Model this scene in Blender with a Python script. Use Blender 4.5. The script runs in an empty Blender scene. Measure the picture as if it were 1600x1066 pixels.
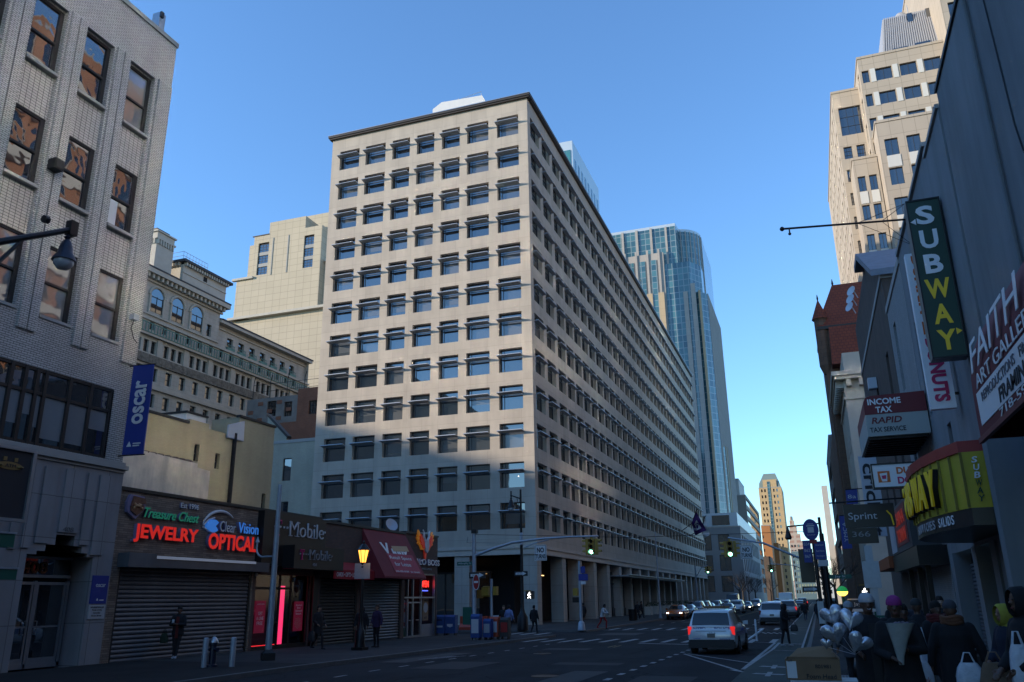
import bpy, bmesh, math, random
from mathutils import Vector, Matrix
S = bpy.context.scene
COL = S.collection
RAD = math.radians
random.seed(7)

# ---------------------------------------------------------------- camera
CAM_F, CAM_YAW, CAM_PITCH, CAM_ROLL, CAM_H = 1276.48, RAD(19.515), RAD(17.5632), RAD(-0.7873), 1.85
_f = Vector((-math.sin(CAM_YAW)*math.cos(CAM_PITCH), math.cos(CAM_YAW)*math.cos(CAM_PITCH), math.sin(CAM_PITCH)))
_r0 = Vector((math.cos(CAM_YAW), math.sin(CAM_YAW), 0)); _u0 = _r0.cross(_f)
_r = math.cos(CAM_ROLL)*_r0 + math.sin(CAM_ROLL)*_u0
_u = -math.sin(CAM_ROLL)*_r0 + math.cos(CAM_ROLL)*_u0
cd = bpy.data.cameras.new('camera'); cam = bpy.data.objects.new('camera', cd); COL.objects.link(cam)
cam.matrix_world = Matrix(((_r.x, _u.x, -_f.x, 0), (_r.y, _u.y, -_f.y, 0), (_r.z, _u.z, -_f.z, CAM_H), (0, 0, 0, 1)))
cd.sensor_width = 36; cd.lens = 36*CAM_F/1600; cd.clip_start = 0.1; cd.clip_end = 5000
S.camera = cam
# ---------------------------------------------------------------- sky and sun
SUN_EL, SUN_AZ = RAD(14), RAD(62)          # azimuth: from the south wall's normal towards the west
sun_dir = Vector((-math.sin(SUN_AZ)*math.cos(SUN_EL), -math.cos(SUN_AZ)*math.cos(SUN_EL), math.sin(SUN_EL)))
W = bpy.data.worlds.new('World'); S.world = W; W.use_nodes = True
nt = W.node_tree; bg = nt.nodes['Background']
sk = nt.nodes.new('ShaderNodeTexSky'); sk.sky_type = 'NISHITA'; sk.sun_disc = False
sk.sun_elevation = SUN_EL; sk.sun_rotation = math.atan2(sun_dir.x, sun_dir.y)
sk.air_density = 1.0; sk.dust_density = 0.0; sk.ozone_density = 3.0; sk.altitude = 50
wb = nt.nodes.new('ShaderNodeMix'); wb.data_type = 'RGBA'; wb.blend_type = 'MULTIPLY'; wb.inputs[0].default_value = 1; wb.inputs[7].default_value = (1.04, 1.31, 1.54, 1)   # the camera's cool white balance
nt.links.new(sk.outputs[0], wb.inputs[6]); nt.links.new(wb.outputs[2], bg.inputs[0]); bg.inputs[1].default_value = 0.15
sl = bpy.data.lights.new('sun', 'SUN'); sl.energy = 3.9; sl.angle = RAD(0.53); sl.color = (1.0, 0.85, 0.66)
so = bpy.data.objects.new('sun', sl); COL.objects.link(so)
so.rotation_euler = (-sun_dir).to_track_quat('-Z', 'Y').to_euler()
S.view_settings.view_transform = 'Standard'; S.view_settings.look = 'None'
S.view_settings.exposure = 0.68; S.view_settings.gamma = 1.0
S.render.engine = 'CYCLES'; S.cycles.max_bounces = 6; S.cycles.diffuse_bounces = 3; S.cycles.glossy_bounces = 3
S.cycles.use_denoising = True; S.cycles.sample_clamp_indirect = 0.0; S.cycles.blur_glossy = 0.0; S.cycles.caustics_reflective = True

# ---------------------------------------------------------------- measuring helpers: a pixel of the survey photo to a point on a known plane
def ray(px, py): return _r*((px-800)/CAM_F) + _u*(-(py-533)/CAM_F) + _f
def onx(px, py, X): d = ray(px, py); t = X/d.x; return Vector((X, d.y*t, d.z*t+CAM_H))
def ony(px, py, Y): d = ray(px, py); t = Y/d.y; return Vector((d.x*t, Y, d.z*t+CAM_H))
def gz(y): return -0.22*min(max((y-23)/27, 0), 1)          # the pavement falls a little to the north
RD = -0.13                                                 # road below pavement

# ---------------------------------------------------------------- mesh builder
class MB:
    def __init__(s): s.v = []; s.f = []; s.m = []
    def poly(s, pts, mi=0):
        n = len(s.v); s.v += [tuple(p) for p in pts]; s.f.append(tuple(range(n, n+len(pts)))); s.m.append(mi)
    def box(s, x0, y0, z0, x1, y1, z1, mi=0):
        n = len(s.v)
        s.v += [(x0,y0,z0),(x1,y0,z0),(x1,y1,z0),(x0,y1,z0),(x0,y0,z1),(x1,y0,z1),(x1,y1,z1),(x0,y1,z1)]
        for q in ((0,3,2,1),(4,5,6,7),(0,1,5,4),(1,2,6,5),(2,3,7,6),(3,0,4,7)):
            s.f.append(tuple(n+i for i in q)); s.m.append(mi)
        return s
    def obox(s, c, ax, ay, az, mi=0):
        c, ax, ay, az = Vector(c), Vector(ax), Vector(ay), Vector(az); n = len(s.v)
        for sz in (-1, 1):
            for sx, sy in ((-1,-1),(1,-1),(1,1),(-1,1)): s.v.append(tuple(c+ax*sx+ay*sy+az*sz))
        for q in ((0,3,2,1),(4,5,6,7),(0,1,5,4),(1,2,6,5),(2,3,7,6),(3,0,4,7)):
            s.f.append(tuple(n+i for i in q)); s.m.append(mi)
        return s
    def loft(s, rings, mi=0, cap0=True, cap1=True, closed=True):
        n0 = len(s.v); k = len(rings[0])
        for r in rings: s.v += [tuple(p) for p in r]
        for i in range(len(rings)-1):
            for j in range(k if closed else k-1):
                a = n0+i*k+j; b = n0+i*k+(j+1) % k
                s.f.append((a, b, b+k, a+k)); s.m.append(mi)
        if cap0: s.f.append(tuple(range(n0+k-1, n0-1, -1))); s.m.append(mi)
        if cap1: s.f.append(tuple(range(n0+(len(rings)-1)*k, n0+len(rings)*k))); s.m.append(mi)
        return s
    def tube(s, pts, r, n=8, mi=0, sq=1.0):
        pts = [Vector(p) for p in pts]; rs = r if isinstance(r, (list, tuple)) else [r]*len(pts); rings = []; pu = None
        for i, p in enumerate(pts):
            t = (pts[min(i+1, len(pts)-1)]-pts[max(i-1, 0)]).normalized()
            if pu is None: pu = Vector((0, 0, 1)) if abs(t.z) < .9 else Vector((0, 1, 0))
            a = t.cross(pu)
            if a.length < 1e-4: a = t.cross(Vector((1, 0, 0)))
            a.normalize(); b = a.cross(t).normalized(); pu = b
            rings.append([p+(a*math.cos(2*math.pi*j/n)+b*math.sin(2*math.pi*j/n)*sq)*rs[i] for j in range(n)])
        return s.loft(rings, mi)
    def cyl(s, p0, p1, r0, r1=None, n=12, mi=0): return s.tube([p0, p1], [r0, r0 if r1 is None else r1], n, mi)
    def lathe(s, c, prof, n=16, mi=0):
        c = Vector(c)
        return s.loft([[c+Vector((r*math.cos(2*math.pi*j/n), r*math.sin(2*math.pi*j/n), z)) for j in range(n)] for r, z in prof], mi)
    def ball(s, c, r, n=12, m=8, mi=0):
        r = (r, r, r) if not isinstance(r, (tuple, list)) else r; c = Vector(c)
        return s.loft([[c+Vector((r[0]*math.sin(t)*math.cos(2*math.pi*j/n), r[1]*math.sin(t)*math.sin(2*math.pi*j/n), -r[2]*math.cos(t))) for j in range(n)]
                       for t in [0.02+(math.pi-0.04)*i/m for i in range(m+1)]], mi)
    def prism(s, poly, fn, d0, d1, mi=0):
        return s.loft([[fn(u, v, d0) for u, v in poly], [fn(u, v, d1) for u, v in poly]], mi)
    def wall(s, P, U, N, u0, u1, v0, v1, holes, depth, mi=0, mr=None):
        """a wall face in the plane through P with real openings and reveals; U runs along it, N points out"""
        P, U, N = Vector(P), Vector(U), Vector(N); V = Vector((0, 0, 1)); mr = mi if mr is None else mr
        us = sorted({u0, u1} | {round(x, 4) for h in holes for x in (h[0], h[2]) if u0 < x < u1})
        vs = sorted({v0, v1} | {round(x, 4) for h in holes for x in (h[1], h[3]) if v0 < x < v1})
        pt = lambda u, v, d=0: P+U*u+V*v-N*d
        hs = [tuple(round(x, 4) for x in h) for h in holes]
        idx = {}
        def vid(i, j):
            if (i, j) not in idx: idx[(i, j)] = len(s.v); s.v.append(tuple(pt(us[i], vs[j])))
            return idx[(i, j)]
        for i in range(len(us)-1):
            cu = (us[i]+us[i+1])/2; hc = [h for h in hs if h[0] < cu < h[2]]
            for j in range(len(vs)-1):
                cv = (vs[j]+vs[j+1])/2
                if any(h[1] < cv < h[3] for h in hc): continue
                s.f.append((vid(i, j), vid(i+1, j), vid(i+1, j+1), vid(i, j+1))); s.m.append(mi)
        for a, b, c, d in hs:
            for (p, q) in (((a, b), (c, b)), ((c, b), (c, d)), ((c, d), (a, d)), ((a, d), (a, b))):
                s.poly([pt(*p), pt(*p, depth), pt(*q, depth), pt(*q)], mr)
        return s
    def mesh(s, name, mats, smooth=0, off=None):
        me = bpy.data.meshes.new(name)
        v = s.v if off is None else [(a-off[0], b-off[1], c-off[2]) for a, b, c in s.v]
        me.from_pydata(v, [], s.f)
        for m in (mats if isinstance(mats, (list, tuple)) else [mats]): me.materials.append(m)
        me.polygons.foreach_set('material_index', s.m)
        bm = bmesh.new(); bm.from_mesh(me); bmesh.ops.recalc_face_normals(bm, faces=bm.faces); bm.to_mesh(me); bm.free()
        if smooth:
            me.polygons.foreach_set('use_smooth', [True]*len(me.polygons)); me.set_sharp_from_angle(angle=RAD(smooth))
        me.update(); return me
    def build(s, name, mats, parent=None, smooth=0):
        o = bpy.data.objects.new(name, s.mesh(name, mats, smooth, wloc(parent) if parent else None)); COL.objects.link(o)
        if parent: o.parent = parent
        return o

def wloc(o):
    p = Vector((0, 0, 0))
    while o: p = p+o.location; o = o.parent
    return p
def tag(o, label=None, cat=None, group=None, kind=None):
    if label: o['label'] = label
    if cat: o['category'] = cat
    if group: o['group'] = group
    if kind: o['kind'] = kind
    return o
def thing(name, label, cat, loc=(0, 0, 0), group=None):
    o = bpy.data.objects.new(name, None); COL.objects.link(o); o.location = loc; o.empty_display_size = .3
    return tag(o, label, cat, group)
def inst(name, me, parent, loc, rotz=0):
    """a part that shares a mesh; loc in world space"""
    o = bpy.data.objects.new(name, me); COL.objects.link(o); o.parent = parent
    o.location = Vector(loc)-wloc(parent); o.rotation_euler = (0, 0, rotz); return o
def sub(name, me, parent):
    o = bpy.data.objects.new(name, me); COL.objects.link(o); o.parent = parent; return o
def dup(root, loc, rotz=None, label=None, group=None, scale=None):
    r = root.copy(); COL.objects.link(r); r.location = loc
    if rotz is not None: r.rotation_euler = (0, 0, rotz)
    if scale: r.scale = scale
    tag(r, label, None, group)
    for ch in root.children:
        c = ch.copy(); COL.objects.link(c); c.parent = r
        for g in ch.children:
            d = g.copy(); COL.objects.link(d); d.parent = c
    return r
EAST, WEST, SOUTH = 'E', 'W', 'S'
AX = {'E': (Vector((0, 1, 0)), Vector((1, 0, 0)), RAD(90)), 'W': (Vector((0, -1, 0)), Vector((-1, 0, 0)), RAD(-90)), 'S': (Vector((1, 0, 0)), Vector((0, -1, 0)), 0),
      'N': (Vector((-1, 0, 0)), Vector((0, 1, 0)), RAD(180))}
def text(name, s, size, m, pos, face, parent, width=None, depth=.02, bold=0.0, shear=0.0, up=None, u=None, n=None, height=None, sp=1.0):
    """letters as a mesh, centred on pos, standing on a wall that faces E, W or S"""
    cu = bpy.data.curves.new(name, 'FONT'); cu.body = s; cu.size = size; cu.extrude = depth/2; cu.offset = bold; cu.shear = shear
    cu.align_x = 'CENTER'; cu.resolution_u = 3; cu.space_character = sp
    t = bpy.data.objects.new(name, cu); COL.objects.link(t)
    me = bpy.data.meshes.new_from_object(t.evaluated_get(bpy.context.evaluated_depsgraph_get()))
    bpy.data.objects.remove(t); bpy.data.curves.remove(cu); me.name = name
    xs = [v.co.x for v in me.vertices]; ys = [v.co.y for v in me.vertices]
    cx, cy = (min(xs)+max(xs))/2, (min(ys)+max(ys))/2
    k = width/(max(xs)-min(xs)) if width else 1; ky = height/(max(ys)-min(ys)) if height else 1
    if face: u, n = AX[face][0], AX[face][1]
    u = Vector(u); n = Vector(n); w = n.cross(u) if up is None else Vector(up)
    off = wloc(parent) if parent else Vector((0, 0, 0)); pos = Vector(pos)-off
    for v in me.vertices:
        a, b, c = (v.co.x-cx)*k, (v.co.y-cy)*ky, v.co.z
        v.co = pos+u*a+w*b+n*c
    me.materials.clear(); me.materials.append(m)
    o = bpy.data.objects.new(name, me); COL.objects.link(o)
    if parent: o.parent = parent
    return o

# ---------------------------------------------------------------- materials
def H(h): h = h.lstrip('#'); return tuple(((int(h[i:i+2], 16)/255+.055)/1.055)**2.4 if int(h[i:i+2], 16) > 10 else int(h[i:i+2], 16)/255/12.92 for i in (0, 2, 4))
def _base(name):
    m = bpy.data.materials.new(name); m.use_nodes = True; n = m.node_tree
    return m, n, n.nodes['Principled BSDF'], n.nodes.new('ShaderNodeTexCoord')
def _c4(c): return (c[0], c[1], c[2], 1)
def _mul(n, a, fac_socket, lo, hi, layer='MULTIPLY'):
    mr = n.nodes.new('ShaderNodeMapRange'); mr.inputs[3].default_value = lo; mr.inputs[4].default_value = hi
    mr.inputs[1].default_value = .25; mr.inputs[2].default_value = .75
    n.links.new(fac_socket, mr.inputs[0])
    mx = n.nodes.new('ShaderNodeMix'); mx.data_type = 'RGBA'; mx.blend_type = 'MULTIPLY'; mx.inputs[0].default_value = 1
    cb = n.nodes.new('ShaderNodeCombineColor')
    for i in range(3): n.links.new(mr.outputs[0], cb.inputs[i])
    n.links.new(a, mx.inputs[6]); n.links.new(cb.outputs[0], mx.inputs[7]); return mx.outputs[2]
def _noise(n, tc, scale, detail=6, stretch=None, rough=.6):
    t = n.nodes.new('ShaderNodeTexNoise'); t.inputs['Scale'].default_value = scale; t.inputs['Detail'].default_value = detail; t.inputs['Roughness'].default_value = rough
    if stretch:
        mp = n.nodes.new('ShaderNodeMapping'); mp.inputs['Scale'].default_value = stretch
        n.links.new(tc.outputs['Object'], mp.inputs[0]); n.links.new(mp.outputs[0], t.inputs[0])
    else: n.links.new(tc.outputs['Object'], t.inputs[0])
    return t.outputs['Fac']
def _bump(n, b, sock, strength, dist=.02):
    bp = n.nodes.new('ShaderNodeBump'); bp.inputs['Strength'].default_value = strength; bp.inputs['Distance'].default_value = dist
    n.links.new(sock, bp.inputs['Height']); n.links.new(bp.outputs[0], b.inputs['Normal']); return bp
def mat(name, col, rough=.8, metal=0, noise=None, streak=None, bump=None, emis=None, estr=0, spec=.5, coat=0):
    m, n, b, tc = _base(name)
    b.inputs['Base Color'].default_value = _c4(col); b.inputs['Roughness'].default_value = rough; b.inputs['Metallic'].default_value = metal
    b.inputs['Specular IOR Level'].default_value = spec; b.inputs['Coat Weight'].default_value = coat
    s = None
    if noise or streak:
        rgb = n.nodes.new('ShaderNodeRGB'); rgb.outputs[0].default_value = _c4(col); s = rgb.outputs[0]
        if noise: s = _mul(n, s, _noise(n, tc, noise[0]), 1-noise[1], 1+noise[1])
        if streak: s = _mul(n, s, _noise(n, tc, streak[0], 4, (1, 1, .12)), 1-streak[1], 1+streak[1]*.6)
        n.links.new(s, b.inputs['Base Color'])
    if bump: _bump(n, b, _noise(n, tc, bump[0], 4), bump[1], bump[2] if len(bump) > 2 else .02)
    if emis: b.inputs['Emission Color'].default_value = _c4(emis); b.inputs['Emission Strength'].default_value = estr
    return m
def brick(name, c1, c2, mortar, bw, bh, ms, offset=.5, rough=.8, bump=.5, noise=(.6, .12), streak=None, spec=.5, freq=2, dist=.01):
    """bricks, tiles or stone panels; the pattern follows whichever wall it is on"""
    m, n, b, tc = _base(name)
    sx = n.nodes.new('ShaderNodeSeparateXYZ'); n.links.new(tc.outputs['Object'], sx.inputs[0])
    ge = n.nodes.new('ShaderNodeNewGeometry'); sn = n.nodes.new('ShaderNodeSeparateXYZ'); n.links.new(ge.outputs['True Normal'], sn.inputs[0])
    ab = n.nodes.new('ShaderNodeMath'); ab.operation = 'ABSOLUTE'; n.links.new(sn.outputs[0], ab.inputs[0])
    gt = n.nodes.new('ShaderNodeMath'); gt.operation = 'GREATER_THAN'; gt.inputs[1].default_value = .6; n.links.new(ab.outputs[0], gt.inputs[0])
    mx = n.nodes.new('ShaderNodeMix'); mx.data_type = 'FLOAT'; n.links.new(gt.outputs[0], mx.inputs[0])
    n.links.new(sx.outputs[0], mx.inputs[2]); n.links.new(sx.outputs[1], mx.inputs[3])
    cv = n.nodes.new('ShaderNodeCombineXYZ'); n.links.new(mx.outputs[0], cv.inputs[0]); n.links.new(sx.outputs[2], cv.inputs[1])
    t = n.nodes.new('ShaderNodeTexBrick'); n.links.new(cv.outputs[0], t.inputs[0])
    t.offset = offset; t.offset_frequency = freq; t.squash = 1
    t.inputs['Color1'].default_value = _c4(c1); t.inputs['Color2'].default_value = _c4(c2); t.inputs['Mortar'].default_value = _c4(mortar)
    t.inputs['Scale'].default_value = 1; t.inputs['Mortar Size'].default_value = ms; t.inputs['Mortar Smooth'].default_value = .2; t.inputs['Bias'].default_value = 0
    t.inputs['Brick Width'].default_value = bw; t.inputs['Row Height'].default_value = bh
    s = t.outputs[0]
    if noise: s = _mul(n, s, _noise(n, tc, noise[0]), 1-noise[1], 1+noise[1])
    if streak: s = _mul(n, s, _noise(n, tc, streak[0], 4, (1, 1, .12)), 1-streak[1], 1+streak[1]*.6)
    n.links.new(s, b.inputs['Base Color']); b.inputs['Roughness'].default_value = rough; b.inputs['Specular IOR Level'].default_value = spec
    if bump:
        iv = n.nodes.new('ShaderNodeMath'); iv.operation = 'SUBTRACT'; iv.inputs[0].default_value = 1; n.links.new(t.outputs[1], iv.inputs[1])
        _bump(n, b, iv.outputs[0], bump, dist)
    return m
def glass(name, col=(.018, .022, .028), rough=.03, wav=(1.2, .04), spec=.9):
    m, n, b, tc = _base(name); b.inputs['Base Color'].default_value = _c4(col); b.inputs['Roughness'].default_value = rough
    b.inputs['Specular IOR Level'].default_value = spec; b.inputs['IOR'].default_value = 1.9
    if wav:
        ge = n.nodes.new('ShaderNodeNewGeometry'); t = n.nodes.new('ShaderNodeTexNoise'); t.inputs['Scale'].default_value = wav[0]; t.inputs['Detail'].default_value = wav[2] if len(wav) > 2 else 1; t.inputs['Distortion'].default_value = 0.5 if len(wav) > 2 else 0
        n.links.new(ge.outputs['Position'], t.inputs[0]); _bump(n, b, t.outputs['Fac'], wav[1], .05)
    return m
def glow(name, col, strength, base=None):
    return mat(name, base or col, .5, emis=col, estr=strength)

M = {}
M['limestone'] = brick('limestone', (.405,.355,.295), (.445,.39,.322), (.30,.265,.22), 1.69, 1.8, .012, 0, .85, .15, (.35,.10), (1.1,.14))
M['limestone_trim'] = mat('limestone_trim', (.46,.41,.35), .8, noise=(1.5,.08))
M['bronze'] = mat('bronze', (.055,.045,.038), .5, .3, noise=(3,.15))
M['win_frame'] = mat('window_frame', (.05,.055,.06), .45, .4)
M['visor'] = mat('visor_metal', (.33,.36,.40), .45, .35, noise=(4,.1))
M['pane'] = glass('window_pane', (.014,.018,.024), .02, (.7,.04))
M['pane_b'] = glass('window_pane_curtained', (.05,.055,.06), .04, (.9,.03))
M['pane_wavy'] = glass('wavy_window_pane', (.03,.03,.034), .02, (.85,.2,2), 1.0)
M['pane_blind'] = glass('wavy_pane_over_blind', (.16,.16,.155), .03, (.85,.17,2), .8)
M['white_brick'] = brick('white_glazed_brick', (.42,.405,.38), (.50,.485,.455), (.040,.038,.038), .215, .072, .0085, .5, .38, .6, (.25,.10), (.7,.16))
M['white_grid'] = brick('white_tile_grid', (.40,.385,.36), (.46,.445,.42), (.040,.038,.038), .20, .105, .010, 0, .38, .6, (.25,.10), (.7,.2))
M['base_stone'] = brick('grey_base_stone', (.21,.21,.22), (.245,.245,.255), (.10,.10,.10), 1.5, 1.3, .012, 0, .7, .2, (.8,.12), (1.5,.15))
M['coping'] = mat('coping', (.32,.31,.29), .8, noise=(2,.1))
M['black_metal'] = mat('black_metal', (.015,.015,.017), .4, .5)
M['dark_frame'] = mat('dark_frame', (.022,.02,.019), .5, .2)
M['alu'] = mat('aluminium', (.42,.43,.45), .35, .8, noise=(5,.06))
M['galv'] = mat('galvanised_steel', (.34,.38,.43), .5, .5, noise=(6,.1))
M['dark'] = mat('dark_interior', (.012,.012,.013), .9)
M['white_paint'] = mat('white_paint', (.60,.60,.59), .6, noise=(2,.05))
M['roofing'] = mat('roofing', (.05,.05,.052), .9, noise=(1,.2))
M['shutter'] = mat('shutter_steel', (.11,.12,.135), .5, .35, noise=(.8,.18), streak=(2,.15))
M['shutter_dark'] = mat('dark_shutter_steel', (.05,.048,.046), .6, .3, noise=(.8,.2), streak=(2,.2))
# ================================================================ THE SETTING
M['asphalt'] = mat('asphalt', (.023,.024,.027), .85, noise=(.5,.28), bump=(60,.25,.01))
def road_mat():
    m, n, b, tc = _base('road_asphalt'); rgb = n.nodes.new('ShaderNodeRGB'); rgb.outputs[0].default_value = (.023, .024, .027, 1)
    s = _mul(n, rgb.outputs[0], _noise(n, tc, .35, 5), .72, 1.3); s = _mul(n, s, _noise(n, tc, 1.1, 5, (1, .06, 1)), .8, 1.25); s = _mul(n, s, _noise(n, tc, 25, 3), .85, 1.15)
    vo = n.nodes.new('ShaderNodeTexVoronoi'); vo.feature = 'DISTANCE_TO_EDGE'; vo.inputs['Scale'].default_value = .22; wn = n.nodes.new('ShaderNodeTexNoise'); wn.inputs['Scale'].default_value = .9; wn.inputs['Detail'].default_value = 5
    ad = n.nodes.new('ShaderNodeVectorMath'); ad.operation = 'ADD'; n.links.new(tc.outputs['Object'], wn.inputs[0]); n.links.new(tc.outputs['Object'], ad.inputs[0]); n.links.new(wn.outputs['Color'], ad.inputs[1]); n.links.new(ad.outputs[0], vo.inputs[0])
    lt = n.nodes.new('ShaderNodeMapRange'); lt.inputs[1].default_value = .0; lt.inputs[2].default_value = .012; lt.inputs[3].default_value = .35; lt.inputs[4].default_value = 1; n.links.new(vo.outputs['Distance'], lt.inputs[0])
    mx = n.nodes.new('ShaderNodeMix'); mx.data_type = 'RGBA'; mx.blend_type = 'MULTIPLY'; mx.inputs[0].default_value = 1; cb = n.nodes.new('ShaderNodeCombineColor')
    for i in range(3): n.links.new(lt.outputs[0], cb.inputs[i])
    n.links.new(s, mx.inputs[6]); n.links.new(cb.outputs[0], mx.inputs[7]); n.links.new(mx.outputs[2], b.inputs['Base Color']); b.inputs['Roughness'].default_value = .9; b.inputs['Specular IOR Level'].default_value = .12; _bump(n, b, _noise(n, tc, 60, 3), .25, .01); return m
M['asphalt'] = road_mat()
M['patch'] = mat('asphalt_patch', (.015,.0155,.017), .85, noise=(2,.2)); M['patch_old'] = mat('old_asphalt_patch', (.034,.034,.035), .85, noise=(2,.2))
M['concrete'] = brick('pavement_concrete', (.046,.046,.048), (.058,.058,.058), (.028,.028,.028), 1.6, 1.6, .012, 0, .92, .2, (.5,.3), (.8,.2), spec=.12)
M['kerb'] = mat('granite_kerb', (.10,.10,.10), .8, noise=(3,.2))
M['earth'] = mat('city_ground', (.05,.05,.05), .95, noise=(.1,.2))
M['bike_green'] = mat('worn_green_paint', (.026,.040,.036), .85, noise=(.8,.3))
M['line_white'] = mat('road_line_white', (.30,.30,.295), .8, noise=(5,.5))
M['line_yellow'] = mat('road_line_yellow', (.20,.15,.05), .8, noise=(4,.3))
YB = [-300, 23, 50, 3000]
def sheet(mb, x0, x1, y0, y1, dz, mi=0):
    ys = sorted({y0, y1} | {y for y in YB if y0 < y < y1})
    for a, b in zip(ys, ys[1:]): mb.poly([(x0, a, gz(a)+dz), (x1, a, gz(a)+dz), (x1, b, gz(b)+dz), (x0, b, gz(b)+dz)], mi)
def slab(name, x0, x1, y0, y1, m='concrete', kerbs=''):
    """a pavement: top sheet with kerb stones along the named sides"""
    mb = MB(); k = .16
    X0, X1 = x0+(k if 'W' in kerbs else 0), x1-(k if 'E' in kerbs else 0)
    Y0, Y1 = y0+(k if 'S' in kerbs else 0), y1-(k if 'N' in kerbs else 0)
    sheet(mb, X0, X1, Y0, Y1, 0)
    ys = sorted({y0, y1} | {y for y in YB if y0 < y < y1})
    for a, b in zip(ys, ys[1:]):
        for sd, xa, xb in (('E', x1-k, x1), ('W', x0, x0+k)):
            if sd in kerbs: mb.loft([[(xa, y, gz(y)-.2), (xb, y, gz(y)-.2), (xb, y, gz(y)+.004), (xa, y, gz(y)+.004)] for y in (a, b)], 1)
    for sd, ya, yb in (('S', y0, y0+k), ('N', y1-k, y1)):
        if sd in kerbs: mb.box(X0, ya, gz(ya)-.2, X1, yb, gz(yb)+.004, 1)
    return tag(mb.build(name, [M[m], M['kerb']]), kind='structure')
mb = MB(); sheet(mb, -2500, 2500, -300, 3000, RD-.03); tag(mb.build('ground', M['earth']), kind='structure')
mb = MB(); sheet(mb, -15.3, -.7, -120, 900, RD); tag(mb.build('road', M['asphalt']), kind='structure')
mb = MB(); sheet(mb, -300, -15.3, 50.4, 57.6, RD); sheet(mb, -.7, 5, 50.4, 57.6, RD); tag(mb.build('side_street_road', M['asphalt']), kind='structure')
slab('pavement', -22.75, -15.3, -120, 50.4, kerbs='EN')
slab('pavement', -75, -15.3, 57.6, 192, kerbs='ES')
slab('pavement', -40, -15.3, 196, 700, kerbs='ES')
slab('pavement', -.7, 12, -120, 700, kerbs='W')
mb = MB(); sheet(mb, -2.25, -.72, -60, 300, RD+.006); tag(mb.build('bike_lane', M['bike_green']), kind='structure')
mb = MB()
for x0, y0, x1, y1, mi in ((-12.2, 24.5, -10.4, 27.8, 0), (-8.4, 27, -6.2, 28.1, 0), (-6.9, 18.5, -5.9, 24.5, 1), (-11.6, 36, -9.6, 37.2, 1), (-4.7, 20.5, -3.2, 23.2, 0), (-14.6, 27, -13.6, 33, 1), (-8.0, 52, -5.2, 55, 0), (-13.5, 53, -11, 56.5, 1), (-12, 78, -10, 90, 0), (-6, 84, -4.2, 96, 1)): sheet(mb, x0, x1, y0, y1, RD+.004, mi)
tag(mb.build('road_patches', [M['patch'], M['patch_old']]), kind='structure')
mb = MB()
def dash(x, y0, y1, w=.1, mi=0, x1=None):
    x1 = x if x1 is None else x1; z = RD+.011
    mb.poly([(x-w/2, y0, gz(y0)+z), (x+w/2, y0, gz(y0)+z), (x1+w/2, y1, gz(y1)+z), (x1-w/2, y1, gz(y1)+z)], mi)
def bar(x0, y0, x1, y1, w=.11, mi=0):
    d = Vector((x1-x0, y1-y0, 0)).normalized(); p = Vector((-d.y, d.x, 0))*w/2; z = RD+.0125
    mb.poly([(x0+p.x, y0+p.y, gz(y0)+z), (x0-p.x, y0-p.y, gz(y0)+z), (x1-p.x, y1-p.y, gz(y1)+z), (x1+p.x, y1+p.y, gz(y1)+z)], mi)
for i in range(16): dash(-12.8, 13.4+i*1.93, 14.05+i*1.93, .1)
for i in range(18): dash(-5.32, 13.8+i*1.58, 14.35+i*1.58, .16)
for i in range(40): dash(-12.8, 72+i*6, 74+i*6, .1); dash(-5.3, 72+i*6, 74+i*6, .1)
for dx in (-.12, .12): dash(-9.1+dx, -60, 40, .09, 1); dash(-9.1+dx, 70, 400, .09, 1)
for i in range(13): dash(-15.0+i*1.05, 43.4, 47.6, .3)
for i in range(13): dash(-14.6+i*1.05, 61.4, 64.8, .3)
bar(-8.6, 42.2, -5.5, 41.2, .3); bar(-14.9, 60.8, -.9, 60.8, .12); bar(-14.9, 65.2, -.9, 65.2, .12)
for i in range(4): dash(-17.6-i*1.0, 51.2, 56.6, .35)
bar(-5.1, 33.5, -2.3, 25.2); bar(-4.95, 33.55, -2.35, 28.8); bar(-2.62, 25.7, -2.2, 24.9)
bar(-2.3, 25.9, -2.25, 43.5, .12); bar(-2.05, 37.4, -2.05, 43.5, .12); bar(-2.3, 25.9, -2.05, 37.4, .1)
bar(-3.8, 44.6, -.9, 42.3, .12); bar(-2.0, 36.7, -1.0, 36.0, .12); bar(-2.0, 42.6, -.9, 41.8, .12)
dash(-2.3, 66, 300, .11); dash(-.88, 24, 300, .09)
for i in range(6): bar(-3.7+i*.35, 57.2-i*.15, -3.3+i*.35, 55.2-i*.15, .14)
for y in (24.2, 27.0): bar(-1.9, y+.3, -1.1, y, .3); bar(-1.5, y+.9, -1.5, y-.6, .14)
bar(-13.9, 28.6, -13.4, 30.6, .08); bar(-13.7, 29.6, -13.0, 30.9, .08); bar(-13.5, 28.9, -13.2, 30.4, .06)
tag(mb.build('road_markings', [M['line_white'], M['line_yellow']]), kind='structure')
for k, (x, y, r) in enumerate(((-7.2, 22.6, .38), (-10.6, 33, .36), (-4.2, 52, .36))):
    q = MB(); q.lathe((x, y, gz(y)+RD+.0005), [(r, 0), (r, .007), (r*.85, .009), (r*.6, .005)], 20)
    if k == 0: mh0 = q.build('manhole_cover', M['black_metal']); tag(mh0, 'round iron manhole cover in the asphalt nearest the camera', 'manhole cover', 'manhole covers in the road')
    elif k == 1: tag(q.build('manhole_cover', M['black_metal']), 'round iron manhole cover in the far lane across the yellow line', 'manhole cover', 'manhole covers in the road')
    else: tag(q.build('manhole_cover', M['black_metal']), 'round iron manhole cover inside the street crossing', 'manhole cover', 'manhole covers in the road')
mb = MB(); q = onx(1310, 1040, .3)
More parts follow.
